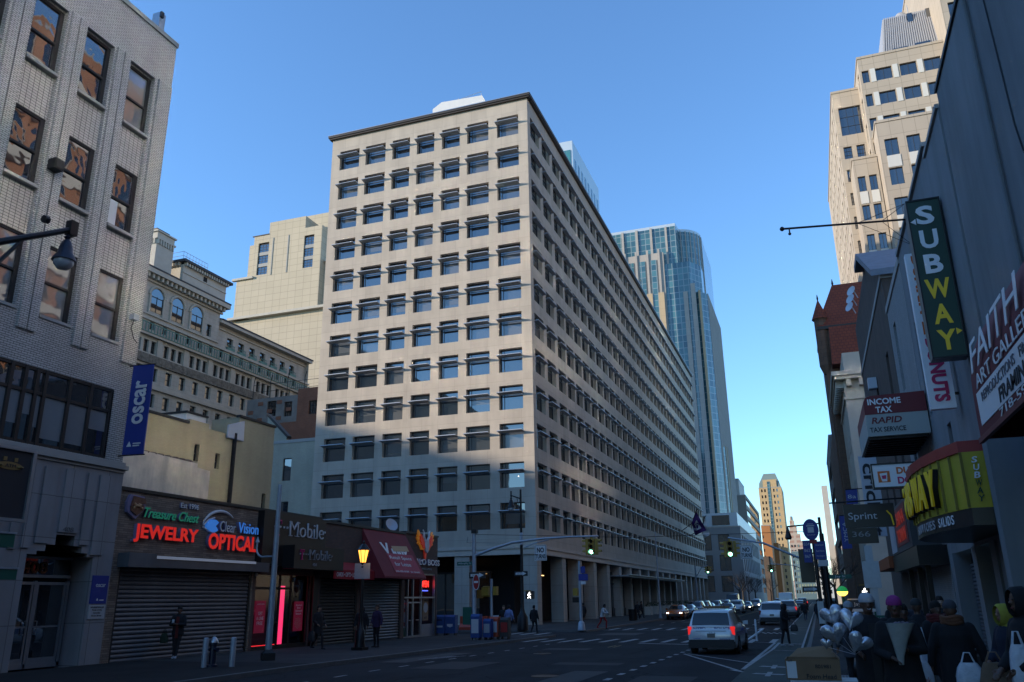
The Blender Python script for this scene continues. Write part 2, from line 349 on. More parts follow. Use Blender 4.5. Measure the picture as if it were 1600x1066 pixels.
for i in range(14):
    for j in range(14): mb.lathe((-.35+i*.075, 21.4+j*.085, .001), [(.022, 0), (.014, .012)], 6)
mb.box(-.45, 21.3, -.01, .75, 22.7, .006)
tag(mb.build('tactile_pavement', mat('tactile_concrete', (.16,.16,.16), .8)), kind='structure')

# ================================================================ windows and plain buildings
_wc = {}
def win(w, h, style, fm='win_frame', pm='pane', fw=.07):
    """(frame mesh, pane mesh): stands on its sill centre, faces -y, outer face at y=0"""
    k = (round(w, 2), round(h, 2), style, fm, pm, fw)
    if k in _wc: return _wc[k]
    f = MB(); p = MB(); d = .08
    f.box(-w/2, 0, 0, -w/2+fw, d, h); f.box(w/2-fw, 0, 0, w/2, d, h); f.box(-w/2+fw, 0, 0, w/2-fw, d, fw); f.box(-w/2+fw, 0, h-fw, w/2-fw, d, h)
    a, b = -w/2+fw, w/2-fw
    if style == 'sash': f.box(a, .005, h*.47, b, d, h*.47+.06)
    if style == 'office':
        x = a+(b-a)*.13; f.box(x, .01, fw, x+.05, d, h-fw); f.box(a, .012, h*.62, b, d, h*.62+.06)
    if style == 'double': f.box(-.03, .005, fw, .03, d, h-fw)
    if style == 'cross': f.box(-.03, .005, fw, .03, d, h-fw); f.box(a, .007, h*.62, b, d, h*.62+.05)
    if style == 'grid':
        for i in (1, 2): x = a+(b-a)*i/3; f.box(x-.025, .005, fw, x+.025, d, h-fw)
        for i in (1, 2): f.box(a, .007, h*i/3-.025, b, d, h*i/3+.025)
    p.poly([(a, d*.7, fw), (b, d*.7, fw), (b, d*.7, h-fw), (a, d*.7, h-fw)])
    _wc[k] = (f.mesh('window', M[fm]), p.mesh('pane', M[pm])); return _wc[k]
_w1 = {}
def win1(w, h, style, fm, pm, fw=.07):
    """frame and pane in one mesh, for windows far away"""
    k = (round(w, 2), round(h, 2), style, fm, pm, fw)
    if k not in _w1:
        a, b = win(w, h, style, fm, pm, fw); mb = MB()
        for me, mi in ((a, 0), (b, 1)):
            n = len(mb.v); mb.v += [tuple(v.co) for v in me.vertices]
            for q in me.polygons: mb.f.append(tuple(n+i for i in q.vertices)); mb.m.append(mi)
        _w1[k] = (mb, mb.mesh('window', [M[fm], M[pm]]))
    return _w1[k]
def grid(u0, pitch, n, w, z0, zp, rows, h, skip=()):
    return [(u0+i*pitch-w/2, z0+j*zp, u0+i*pitch+w/2, z0+j*zp+h) for j in range(rows) for i in range(n) if (i, j) not in skip]
FACE = {'S': (lambda b: (0, b[2], 0), Vector((1, 0, 0)), Vector((0, -1, 0)), 0, lambda b: (b[0], b[1])),
        'E': (lambda b: (b[1], 0, 0), Vector((0, 1, 0)), Vector((1, 0, 0)), RAD(90), lambda b: (b[2], b[3])),
        'W': (lambda b: (b[0], 0, 0), Vector((0, 1, 0)), Vector((-1, 0, 0)), RAD(-90), lambda b: (b[2], b[3])),
        'N': (lambda b: (0, b[3], 0), Vector((1, 0, 0)), Vector((0, 1, 0)), RAD(180), lambda b: (b[0], b[1]))}
def volume(mb, b, z0, z1, holes, depth=.25, mi=0, roof=1, mr=None, parapet=.0):
    """four walls with openings; b = x0, x1, y0, y1"""
    for f in 'SEWN':
        P, U, N, rz, rng = FACE[f]; u0, u1 = rng(b)
        mb.wall(P(b), U, N, u0, u1, z0, z1, holes.get(f, []), depth, mi, mr)
    if roof is not None: mb.poly([(b[0], b[2], z1), (b[1], b[2], z1), (b[1], b[3], z1), (b[0], b[3], z1)], roof)
def put_windows(root, b, holes, style='plain', fm='win_frame', pm='pane', depth=.25, fw=.07, cap=100, pms=None):
    lst = []
    for f, hs in holes.items():
        P, U, N, rz, rng = FACE[f]; P = Vector(P(b))
        for h in hs: lst.append((P+U*(h[0]+h[2])/2+Vector((0, 0, h[1]))-N*(depth-.09), rz, h[2]-h[0], h[3]-h[1]))
    lst.sort(key=lambda q: (q[0]-Vector((0, 0, 1.85))).length)
    rest = MB()
    for k, (p, rz, w, h) in enumerate(lst):
        pm_ = pm if not pms else random.choice(pms)
        if k < cap: inst('window', win1(w, h, style, fm, pm_, fw)[1], root, p, rz)
        else:
            src = win1(w, h, style, fm, pm, fw)[0]; n = len(rest.v); c, s = math.cos(rz), math.sin(rz)
            rest.v += [(p.x+x*c-y*s, p.y+x*s+y*c, p.z+z) for x, y, z in src.v]
            rest.f += [tuple(n+i for i in q) for q in src.f]; rest.m += src.m
    if rest.f: tag(rest.build('window', [M[fm], M[pm]], root), kind='stuff')
def block(name, label, b, z0, z1, wm, holes, style='plain', fm='win_frame', pm='pane', depth=.25, cat='building', group=None, fw=.07, cap=100, pms=None, coping=True, roofm='roofing'):
    root = thing(name, label, cat, ((b[0]+b[1])/2, (b[2]+b[3])/2, z0), group)
    mb = MB(); volume(mb, b, z0, z1, holes, depth); mb.build('wall', [M[wm], M[roofm]], root)
    if coping:
        c = MB(); t = .25
        c.box(b[0]-.06, b[2]-.06, z1-.02, b[1]+.06, b[2]+t, z1+.3); c.box(b[1]-t, b[2]+t, z1-.02, b[1]+.06, b[3]+.06, z1+.3); c.box(b[0]-.06, b[2]+t, z1-.02, b[0]+t, b[3]+.06, z1+.3)
        c.build('coping', M['coping'], root)
    put_windows(root, b, holes, style, fm, pm, depth, fw, cap, pms)
    return root

# ================================================================ THE LONG STONE OFFICE BLOCK
OX0, OX1, OY0, OY1, OZ = -45.8, -22.7, 69.7, 190.2, 51.6
office = thing('office_building', 'long pale stone office block with rows of shaded windows on the corner', 'building', (-34, 130, -.2))
SC = [(-44.75, -42.3), (-41.5, -39.05), (-38.2, -36.1), (-35.25, -33.2), (-32.3, -30.25), (-29.4, -27.0), (-26.05, -23.7)]
EC = [(70.6, 73.5), (74.5, 77.3)]+[(78.35+i*3.38, 81.05+i*3.38) for i in range(31)]+[(182.9, 185.6), (186.5, 189.3)]
RZ = [47.5-3.605*i for i in range(12)]; WH = 2.3
hS = [(a, z, b, z+WH) for z in RZ for a, b in SC]; hE = [(a, z, b, z+WH) for z in RZ for a, b in EC]
mb = MB(); bx = (OX0, OX1, OY0, OY1)
mb.wall((0, OY0, 0), (1, 0, 0), (0, -1, 0), OX0, OX1, 6.4, OZ, hS, .5); mb.wall((OX1, 0, 0), (0, 1, 0), (1, 0, 0), OY0, OY1, 6.4, OZ, hE, .5)
mb.wall((OX0, 0, 0), (0, 1, 0), (-1, 0, 0), OY0, OY1, -.3, OZ, [], .5); mb.wall((0, OY1, 0), (1, 0, 0), (0, 1, 0), OX0, OX1, -.3, OZ, [], .5)
mb.poly([(OX0, OY0, 6.2), (OX1, OY0, 6.2), (OX1, OY1, 6.2), (OX0, OY1, 6.2)])
mb.build('wall', M['limestone'], office)
mb = MB(); mb.poly([(OX0, OY0, OZ), (OX1, OY0, OZ), (OX1, OY1, OZ), (OX0, OY1, OZ)]); mb.build('roof', M['roofing'], office)
mb = MB(); o_ = .38
for x0, y0, x1, y1 in ((OX0-o_, OY0-o_, OX1+o_, OY0+.4), (OX1-.4, OY0+.4, OX1+o_, OY1+o_), (OX0-o_, OY0+.4, OX0+.4, OY1+o_)):
    mb.box(x0, y0, OZ+.02, x1, y1, OZ+.26); mb.box(x0+.1, y0+.1, OZ-.14, x1-.1, y1-.1, OZ+.02)
    mb.box(x0-.04, y0-.04, OZ+.26, x1+.04, y1+.04, OZ+.33, 1)
mb.build('eaves', [M['bronze'], M['alu']], office)
mb = MB(); mb.box(OX0, OY0-.12, 5.62, OX1+.12, OY0+.4, 5.86); mb.box(OX0, OY0-.05, 5.86, OX1+.05, OY0+.4, 6.12); mb.box(OX0, OY0-.14, 6.12, OX1+.14, OY0+.4, 6.4)
mb.box(OX1-.4, OY0+.4, 5.62, OX1+.12, OY1, 5.86); mb.box(OX1-.4, OY0+.4, 5.86, OX1+.05, OY1, 6.12); mb.box(OX1-.4, OY0+.4, 6.12, OX1+.14, OY1, 6.4)
mb.build('fascia', M['limestone_trim'], office)
M['stone_col'] = brick('column_stone', (.36,.33,.29), (.39,.36,.31), (.20,.18,.16), 3, 1.55, .012, 0, .75, .2, (1,.1), (1.4,.14))
_colm = MB().box(-.72, 0, -.35, .72, 1.2, 5.62).mesh('column', M['stone_col'])
_cole = MB().box(-1.2, -.62, -.35, 0, .62, 5.62).mesh('column', M['stone_col'])
for x in (-44.6, -37.4, -29.75, -23.42): inst('column', _colm, office, (x, OY0+.02, 0))
for y in (78.2, 84.2, 90.3, 96.6): inst('column', _cole, office, (OX1-.02, y, 0))
for i in range(14): inst('column', _cole, office, (OX1-.02, 103+i*6.2, 0))
# behind the columns: dark lobby walls, lit lines, glazed pavilion with a canopy
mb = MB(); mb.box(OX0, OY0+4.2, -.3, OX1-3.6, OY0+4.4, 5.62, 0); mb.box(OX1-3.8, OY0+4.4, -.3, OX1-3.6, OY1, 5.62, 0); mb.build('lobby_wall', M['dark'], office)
mb = MB(); mb.box(-34.5, OY0+3.6, -.3, -28.3, OY0+3.8, 4.2, 0)
for i in range(5): mb.box(-34.5+i*1.5, OY0+3.5, -.3, -34.4+i*1.5, OY0+3.6, 4.2, 1)
mb.box(-34.5, OY0+3.5, 4.2, -28.3, OY0+3.8, 4.4, 1); mb.build('glazed_front', [M['pane'], M['win_frame']], office)
M['warm_lamp'] = glow('warm_lamp', (1, .62, .25), 1.6)
for q in ((-30.6, OY0+3.2, 4.15, -28.9, OY0+3.28, 4.24), (OX1-3.5, 80, 4.1, OX1-3.4, 82.4, 4.18), (OX1-3.5, 86.4, 4.15, OX1-3.4, 88.6, 4.22)): MB().box(*q).build('lobby_lamp', M['warm_lamp'], office)
M['board'] = mat('orange_board', (.30,.13,.02), .8)
for q in ((-30.9, OY0+3.0, 2.0, -29.7, OY0+3.05, 2.7), (-29.5, OY0+3.0, 2.0, -28.9, OY0+3.05, 2.75)): MB().box(*q).build('notice_board', M['board'], office)
mb = MB()
for i in range(21): mb.box(OX1-.9, 101+i*3, -.3, OX1-.8, 101.1+i*3, 4.9, 1)
mb.box(OX1-.9, 101, 3.5, OX1-.8, 161, 3.62, 1); mb.box(OX1-.98, 101, -.3, OX1-.9, 161, 4.9, 0); mb.box(OX1-.9, 101, -.3, OX1-.78, 161, .7, 1)
mb.build('shop_front', [M['pane'], M['win_frame']], office)
mb = MB(); mb.box(OX1-1, 101, 4.35, OX1+1.5, 146, 4.5); mb.box(OX1+1.4, 101, 4.3, OX1+1.5, 146, 4.62)
mb.build('canopy', M['galv'], office)
# windows: frame, pane and projecting sun visor for each
def visor_mesh(w, k=1.0):
    mb = MB(); mb.obox((0.0, -.28*k, 1.5), (w/2+.04, 0, 0), (0, .36*k, -.05*k), (0, .006, .035))
    for s in (-1, 1): mb.obox((s*(w/2-.02), -.2*k, 1.48), (.015, 0, 0), (0, .42*k, -.04*k), (0, .01, .05))
    for i in range(3): mb.box(-w/2, -.1-.2*i*k, 1.42+.03*i, w/2, -.075-.2*i*k, 1.47+.03*i)
    return mb
_vm = {}
M['blind'] = glass('blind_behind_glass', (.10,.105,.11), .08, (.8,.03), .6); M['lamp_dot'] = glow('office_lamp', (1,.9,.75), 2.5)
big = [('S', a, b, z) for z in RZ for a, b in SC]+[('E', a, b, z) for z in reversed(RZ) for a, b in EC[:1]]+[('E', a, b, z) for z in RZ[-4:] for a, b in EC[1:2]]
for k, (f, a, b, z) in enumerate(big):
    w = b-a; pm = random.choice(['pane', 'pane', 'pane', 'pane_b'])
    fr, pn = win(w, WH, 'office', 'win_frame', pm)
    p = Vector(((a+b)/2, OY0+.40, z)) if f == 'S' else Vector((OX1-.40, (a+b)/2, z))
    o = inst('window', fr, office, p, 0 if f == 'S' else RAD(90)); sub('pane', pn, o)
    rv = random.random()
    if rv < .3:
        zb = random.choice((.1, .45, .8)); q = MB(); q.poly([(-w/2+.4, .05, zb), (w/2-.08, .05, zb), (w/2-.08, .05, 1.42), (-w/2+.4, .05, 1.42)]); sub('blind', q.mesh('blind', M['blind']), o)
    elif rv > .965: q = MB(); q.ball((random.uniform(-.4, .6), .04, random.uniform(.7, 1.2)), (.045, .01, .045), 8, 6); sub('ceiling_lamp', q.mesh('ceiling_lamp', M['lamp_dot']), o)
    key = (round(w, 2), f)
    if key not in _vm: _vm[key] = visor_mesh(w, 1.0 if f == 'S' else .6).mesh('sun_visor', M['visor'])
    vo = sub('sun_visor', _vm[key], o); vo.location = (0, -.40, 0)
rest = MB()
for z in RZ:
    for i, (a, b) in enumerate(EC):
        if i == 0 or (i == 1 and z in RZ[-4:]): continue
        w = b-a; x0, y0 = OX1-.40, (a+b)/2
        src = win1(w, WH, 'office', 'win_frame', 'pane')[0]; n = len(rest.v)
        rest.v += [(x0-y, y0+x, z+zz) for x, y, zz in src.v]; rest.f += [tuple(n+j for j in q) for q in src.f]; rest.m += src.m
        src = visor_mesh(w, .6); n = len(rest.v)
        rest.v += [(OX1-y, y0+x, z+zz) for x, y, zz in src.v]; rest.f += [tuple(n+j for j in q) for q in src.f]; rest.m += [2]*len(src.f)
tag(rest.build('window', [M['win_frame'], M['pane'], M['visor']], office), kind='stuff')
# white plant room on the roof
pr = thing('plant_room', 'white sloped plant room on the roof of the stone office block', 'plant room', (-31, 76, OZ))
a = ony(678, 172, 76); c = ony(754, 150, 76)
mb = MB(); mb.prism([(a.x, OZ), (ony(676, 171, 76).x, ony(676, 171, 76).z), (ony(690, 160, 76).x, ony(690, 160, 76).z), (ony(753, 149, 76).x, ony(753, 149, 76).z), (ony(758, 157, 76).x, ony(758, 157, 76).z), (c.x+.3, OZ)], lambda u, v, d: (u, d, v), 76, 83); mb.build('housing', M['white_paint'], pr)
mb = MB()
for x in (a.x+1.3, (a.x+c.x)/2, c.x-.2): mb.cyl((x, 76.1, c.z-1.2), (x, 76.1, c.z+.5), .035)
mb.tube([(a.x+1.3, 76.1, c.z+.0), (c.x-.2, 76.1, c.z+.7)], .03); mb.build('railing', M['galv'], pr)
# ================================================================ WHITE BRICK BUILDING, NEAR LEFT
XW = -22.7
lb = thing('brick_building', 'white glazed brick building with sash windows and stepped stone doorway', 'building', (XW, 16, 0))
BAYS = [(8.0, 9.25), (10.05, 11.3), (12.1, 13.35), (14.1, 15.35), (16.22, 17.48), (18.32, 19.58), (20.4, 21.66)]
ROWS = [(19.33, 21.9), (15.06, 17.57), (10.86, 13.35)]
bayh = [(a, 10.86, b, 21.95) for a, b in BAYS]
mb = MB()
mb.wall((XW, 0, 0), (0, 1, 0), (1, 0, 0), 6, 22.55, 6.62, 24.05, bayh+[(6.6, 6.68, 21.7, 9.13)], .16)
mb.wall((0, 22.55, 0), (1, 0, 0), (0, 1, 0), -40, XW, -.1, 24.05, [], .2); mb.wall((0, 6, 0), (1, 0, 0), (0, -1, 0), -40, XW, -.1, 24.05, [], .2)
mb.wall((-40, 0, 0), (0, 1, 0), (-1, 0, 0), 6, 22.55, -.1, 24.05, [], .2)
for a, b in zip(BAYS[:-1], BAYS[1:]):
    y0, y1 = a[1]+.1, b[0]-.08; ym = (y0+y1)/2
    for p, q in ((y0, ym-.025), (ym+.025, y1)): mb.box(XW, p, 10.2, XW+.09, q, 22.03)
mb.box(XW, 21.82, 10.2, XW+.09, 22.5, 22.03)
mb.build('wall', M['white_brick'], lb)
mb = MB()
for a, b in BAYS:
    mb.wall((XW-.16, 0, 0), (0, 1, 0), (1, 0, 0), a, b, 10.86, 21.95, [(a+.001, z0, b-.001, z1) for z0, z1 in ROWS], .14)
mb.build('spandrel_wall', M['white_grid'], lb)
mb = MB(); mb.box(-40, 6, 24.05, XW+.06, 22.6, 24.25); mb.build('coping', M['coping'], lb)
mb = MB(); mb.poly([(-40, 6, 24.0), (XW, 6, 24.0), (XW, 22.55, 24.0), (-40, 22.55, 24.0)]); mb.build('roof', M['roofing'], lb)
for r, (z0, z1) in enumerate(ROWS):
    for i, (a, b) in enumerate(BAYS):
        w = b-a-.004; pm = 'pane_blind' if (r == 2 or (r, i) in ((0, 6), (1, 1))) else 'pane_wavy'
        f = MB(); fw = .09
        f.box(-w/2, 0, 0, -w/2+fw, .12, z1-z0); f.box(w/2-fw*1.5, 0, 0, w/2, .12, z1-z0); f.box(-w/2+fw, 0, z1-z0-fw, w/2-fw*1.5, .12, z1-z0); f.box(-w/2+fw, .02, 0, w/2-fw*1.5, .12, .06)
        f.box(-w/2+fw, .01, 1.17, w/2-fw*1.5, .1, 1.25)
        k = ('lb', r); _wc.setdefault(k, None)
        if not _wc[k]: _wc[k] = f.mesh('window', M['dark_frame'])
        o = inst('window', _wc[k], lb, (XW-.20, (a+b)/2, z0), RAD(90))
        p = MB(); p.poly([(-w/2+fw, .05, 1.24), (w/2-fw, .05, 1.24), (w/2-fw, .05, z1-z0-fw), (-w/2+fw, .05, z1-z0-fw)]); p.build('upper_pane', M[pm], None).parent = o
        p = MB(); p.poly([(-w/2+fw, .08, .05), (w/2-fw, .08, .05), (w/2-fw, .08, 1.2), (-w/2+fw, .08, 1.2)]); p.build('lower_pane', M[pm], None).parent = o
        sm = MB().box(XW-.16, a, z0-.11, XW+.05, b, z0-.01); q = sm.build('sill', M['coping'], lb)
M['paper'] = mat('pale_paper', (.6,.62,.63), .8)
tag(MB().box(XW-.23, 20.55, 15.2, XW-.225, 20.95, 16.15).build('window_notice', M['paper'], lb))
# second-floor window band
band = [6.6, 8.2, 9.4, 10.6, 12.1, 13.3, 14.5, 15.6, 16.7, 17.75, 18.25, 18.68, 19.0, 19.95, 20.82, 21.7]
mb = MB()
for y in band: mb.box(XW-.14, y-.06, 6.68, XW+.0, y+.06, 9.13)
for y0, y1 in zip(band, band[1:]):
    for z in (6.68, 8.28, 9.03): mb.box(XW-.12, y0+.06, z, XW-.02, y1-.06, z+.1)
mb.build('window_band_frame', M['dark_frame'], lb)
M['shade'] = glass('pane_over_roller_shade', (.19,.20,.21), .06, (.8,.1), .6)
for k, (y0, y1) in enumerate(zip(band, band[1:])):
    p = MB(); p.poly([(XW-.08, y0+.06, 8.38), (XW-.08, y1-.06, 8.38), (XW-.08, y1-.06, 9.03), (XW-.08, y0+.06, 9.03)]); p.build('upper_pane', M['pane_wavy'], lb)
    zb = 7.25 if k in (9, 11, 14) else 6.95; zb = 7.6 if k in (10, 14) else zb
    p = MB(); p.poly([(XW-.08, y0+.06, zb), (XW-.08, y1-.06, zb), (XW-.08, y1-.06, 8.28), (XW-.08, y0+.06, 8.28)]); p.build('shaded_pane', M['shade'], lb)
    p = MB(); p.poly([(XW-.08, y0+.06, 6.78), (XW-.08, y1-.06, 6.78), (XW-.08, y1-.06, zb), (XW-.08, y0+.06, zb)]); p.build('lower_pane', M['pane'], lb)
mb = MB(); mb.box(XW, 6, 6.38, XW+.22, 22.66, 6.52); mb.box(XW, 6, 6.52, XW+.12, 22.6, 6.64); mb.box(XW, 6, 6.28, XW+.12, 22.62, 6.38); mb.build('cornice', M['coping'], lb)
# stone ground floor with a stepped doorway
steps = [(19.24, -.1, 21.79, 3.38), (19.57, 3.38, 21.52, 3.49), (19.87, 3.49, 21.27, 3.70), (20.2, 3.70, 20.93, 4.02)]
mb = MB(); mb.wall((XW+.06, 0, 0), (0, 1, 0), (1, 0, 0), 6, 22.62, -.1, 6.3, steps, 1.0)
mb.wall((0, 22.62, 0), (1, 0, 0), (0, 1, 0), XW-.5, XW+.06, -.1, 6.3, [], .1)
for y0, y1, z0 in ((17.9, 18.2, 4.2), (18.5, 18.75, 3.5), (18.95, 19.25, 3.55), (19.4, 19.9, 3.72), (20.2, 20.95, 4.1), (21.1, 21.45, 3.75), (21.6, 22.1, 3.45)):
    mb.box(XW+.06, y0, z0, XW+.12, y1, 6.1)
mb.build('base_wall', M['base_stone'], lb)
mb = MB(); mb.box(XW-1.1, 19.1, -.1, XW-.94, 21.9, 4.2); mb.build('vestibule', M['dark'], lb)
dx = XW-.78
mb = MB()
for y in (19.3, 20.38, 21.62): mb.box(dx-.05, y, 0.02, dx+.05, y+.09, 2.62)
for z in (2.5, 2.72, 3.3): mb.box(dx-.05, 19.3, z, dx+.06, 21.71, z+.09)
mb.box(dx-.05, 19.3, 0.0, dx+.05, 21.71, .14)
mb.build('door_frame', M['alu'], lb)
for y0, y1 in ((19.41, 20.36), (20.49, 21.60)):
    d = MB(); d.box(dx-.02, y0, .14, dx+.03, y0+.07, 2.5); d.box(dx-.02, y1-.07, .14, dx+.03, y1, 2.5); d.box(dx-.02, y0+.07, .14, dx+.03, y1-.07, .3); d.box(dx-.02, y0+.07, 1.2, dx+.03, y1-.07, 1.25)
    d = d.build('door', M['alu'], lb)
    p = MB(); p.poly([(dx, y0+.07, .3), (dx, y1-.07, .3), (dx, y1-.07, 2.5), (dx, y0+.07, 2.5)]); p.build('pane', M['pane'], d)
    yh = y1-.12 if y0 < 20 else y0+.12; h = MB(); h.tube([(dx+.03, yh, 1.0), (dx+.12, yh, 1.0), (dx+.12, yh, 1.4), (dx+.03, yh, 1.4)], .018, 6); h.build('handle', M['alu'], d)
p = MB(); p.poly([(dx, 19.3, 2.8), (dx, 21.7, 2.8), (dx, 21.7, 3.35), (dx, 19.3, 3.35)]); p.build('transom_pane', M['pane'], lb)
M['sign_orange'] = mat('faded_orange', (.26,.08,.03), .6)
text('house_number', '408', .6, M['sign_orange'], (dx+.03, 20.31, 3.03), 'E', lb, width=.95, height=.36, bold=.01)
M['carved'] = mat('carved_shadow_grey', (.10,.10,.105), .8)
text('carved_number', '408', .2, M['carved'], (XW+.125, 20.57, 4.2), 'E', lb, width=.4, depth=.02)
mb = MB(); mb.box(XW+.06, 14.4, 4.0, XW+.16, 17.9, 6.2); mb.build('wall_panel', M['base_stone'], lb)
# things on this wall
M['blue_sign'] = mat('royal_blue_vinyl', (.012,.03,.22), .5)
M['sign_white'] = mat('sign_white', (.62,.63,.64), .5)
bn = thing('banner', 'tall blue vertical banner with white lettering on the white brick corner', 'banner', (XW, 22.3, 6.9))
mb = MB(); mb.obox((XW+.62, 22.35, 8.5), (.42, .05, 0), (-.002, .02, 0), (0, 0, 1.62)); mb.build('cloth', M['blue_sign'], bn)
mb = MB(); mb.tube([(XW, 22.32, 10.14), (XW+1.08, 22.42, 10.14)], .025, 6); mb.tube([(XW, 22.32, 6.86), (XW+1.08, 22.42, 6.86)], .025, 6); mb.build('bracket', M['black_metal'], bn)
text('lettering', 'oscar', .55, M['sign_white'], (XW+.65, 22.31, 8.75), None, bn, width=1.6, height=.5, u=(0, 0, 1), n=(.05, -1, 0), up=(-1, 0, 0), bold=.012)
mb = MB(); mb.poly([(XW+.35, 22.28, 7.15), (XW+.55, 22.30, 7.15), (XW+.45, 22.29, 7.34)]); mb.box(XW+.62, 22.285, 7.15, XW+.9, 22.30, 7.19); mb.box(XW+.62, 22.285, 7.23, XW+.95, 22.30, 7.27); mb.build('emblem', M['sign_white'], bn)
pl = thing('sign_plate', 'blue and white notice plates beside the stone doorway', 'sign', (XW+.06, 22.2, 1.4))
MB().box(XW+.06, 21.86, 1.9, XW+.09, 22.54, 2.8).build('blue_panel', M['blue_sign'], pl); MB().box(XW+.06, 21.86, 1.42, XW+.09, 22.54, 1.87).build('white_panel', mat('plate_grey', (.36,.38,.40), .5), pl)
text('lettering', 'oscar', .2, M['sign_white'], (XW+.1, 22.22, 2.48), 'E', pl, width=.4, depth=.006)
M['ink'] = mat('dark_ink', (.02,.02,.025), .7)
for k, (s_, w_) in enumerate((('INFORMATION LINE', .55), ('Monday to Friday', .4), ('Saturday', .3), ('Entrance this way', .42))): text('small_print', s_, .07, M['ink'], (XW+.1, 22.2, 1.79-.09*k), 'E', pl, width=w_, depth=.004)
mb = MB(); mb.poly([(XW+.095, 22.1, 2.0), (XW+.095, 22.2, 2.0), (XW+.095, 22.15, 2.08)]); mb.box(XW+.09, 22.24, 2.0, XW+.095, 22.42, 2.03); mb.build('emblem', M['sign_white'], pl)
mb = MB(); mb.box(XW+.0, 17.62, 15.75, XW+.42, 17.98, 16.12); mb.box(XW+.42, 17.66, 15.8, XW+.44, 17.94, 16.07); tag(mb.build('floodlight', M['dark_frame']), 'dark square floodlight box on the white brick pier', 'floodlight')
cm = thing('camera_box', 'small grey security camera box with a hanging cable on white brick', 'security camera', (XW+.1, 21.95, 11.8))
MB().box(XW+.09, 21.9, 11.8, XW+.3, 22.15, 12.02).build('housing', M['galv'], cm); MB().tube([(XW+.2, 22.02, 11.8), (XW+.14, 22.0, 11.5), (XW+.12, 22.2, 11.15), (XW+.1, 22.4, 11.05)], .014, 5).build('cable', M['black_metal'], cm)
rv = thing('roof_vent', 'pale metal vent stack with a cap on the white brick roof edge', 'roof vent', (XW-.4, 21.9, 24.25))
MB().box(XW-.7, 21.75, 24.25, XW-.3, 22.05, 25.35).build('stack', M['galv'], rv); MB().box(XW-.28, 21.7, 25.05, XW-.18, 21.85, 25.3).build('cap', M['dark_frame'], rv)
bs = thing('hanging_sign', 'black framed shop sign with gold ornament at the left edge', 'sign', (-16, 14, 4.4))
q0, q1 = onx(-60, 690, -19.4), onx(39, 812, -19.4); y0, y1, z0, z1 = q0.y, onx(37, 800, -19.4).y, q1.z, onx(39, 706, -19.4).z
MB().box(-19.5, y0, z0, -19.42, y1, z1).build('panel', M['ink'], bs)
mb = MB(); mb.box(-19.52, y1, z0-.08, -19.36, y1+.1, z1+.08); mb.box(-19.52, y0, z0-.08, -19.36, y1, z0); mb.box(-19.52, y0, z1, -19.36, y1, z1+.08); mb.build('frame', M['alu'], bs)
MB().box(-22.6, y0+.3, z1-.2, -19.52, y0+.4, z1-.1).build('bracket', M['black_metal'], bs)
M['gold'] = mat('dull_gold', (.24,.17,.07), .5, .5)
mb = MB(); ym = y1-.62; zm = z1-.42
mb.prism([(.38*math.cos(t)*1.0, .1*math.sin(t)) for t in [i*math.pi/8 for i in range(16)]], lambda u, v, d: (d, ym+u, zm+v), -19.42, -19.40)
for s_ in (-1, 1): mb.lathe((-19.41, ym+s_*.3, zm-.02), [(.09, 0), (.09, .02)], 10); mb.box(-19.42, ym+s_*.16-.05, zm+.12, -19.40, ym+s_*.16+.05, zm+.22)
mb.build('ornament', M['gold'], bs); text('lettering', 'ATM', .12, M['ink'], (-19.38, ym, zm), 'E', bs, width=.3, depth=.006)

# ================================================================ THE ROW OF ONE-STOREY SHOPS
M['thin_brick'] = brick('thin_stacked_stone', (.24,.185,.14), (.13,.10,.08), (.06,.05,.045), .42, .075, .006, .5, .85, .5, (1.2,.3))
M['dark_brick'] = brick('dark_red_brick', (.105,.062,.05), (.075,.05,.043), (.07,.065,.06), .22, .075, .009, .5, .85, .4, (.8,.2))
M['black_sign'] = mat('black_sign_panel', (.012,.012,.013), .35, spec=.4)
def slats(mb, y0, y1, z0, z1, x, pitch=.15, dep=.055, mi=0):
    pr = []; z = z0; k = 0
    while z < z1-.001:
        zt = min(z+pitch, z1); pr += [(x, z), (x+dep*.9, z+(zt-z)*.25), (x+dep, z+(zt-z)*.55), (x+dep*.5, z+(zt-z)*.9)]; z = zt
    pr.append((x, z1)); mb.loft([[(px, y, pz) for px, pz in pr] for y in (y0, y1)], mi, False, False, closed=False)
def shop(name, label, y0, y1, wm, holes, ztop=5.72, depth=.35, back=-34):
    root = thing(name, label, 'shop', (XW, (y0+y1)/2, gz((y0+y1)/2)))
    mb = MB(); mb.wall((XW, 0, 0), (0, 1, 0), (1, 0, 0), y0, y1, -.3, ztop, holes, depth)
    mb.wall((0, y0, 0), (1, 0, 0), (0, -1, 0), back, XW, -.3, ztop, [], .1); mb.wall((0, y1, 0), (1, 0, 0), (0, 1, 0), back, XW, -.3, ztop, [], .1)
    mb.poly([(back, y0, ztop-.3), (XW, y0, ztop-.3), (XW, y1, ztop-.3), (back, y1, ztop-.3)], 1)
    mb.build('wall', [M[wm], M['roofing']], root)
    c = MB(); c.box(XW-.3, y0, ztop, XW+.07, y1-.004, ztop+.12); c.build('coping', M['dark_frame'], root)
    return root
def shutter(root, y0, y1, z0, z1, m='shutter', x=XW-.12):
    mb = MB(); slats(mb, y0, y1, z0, z1, x); mb.box(x-.02, y0, z0, x+.05, y1, z0+.09); s_ = mb.build('roller_shutter', M[m], root)
    MB().box(x-.05, y0-.09, z0, x+.08, y0, z1).build('guide_rail', M['dark_frame'], root); MB().box(x-.05, y1, z0, x+.08, y1+.09, z1).build('guide_rail', M['dark_frame'], root)
jw = shop('jewellery_shop', 'stacked stone shop front with a closed grey roller shutter', 22.62, 30.5, 'thin_brick', [(23.05, -.3, 30.4, 3.3)])
shutter(jw, 23.16, 30.3, -.05, 3.2)
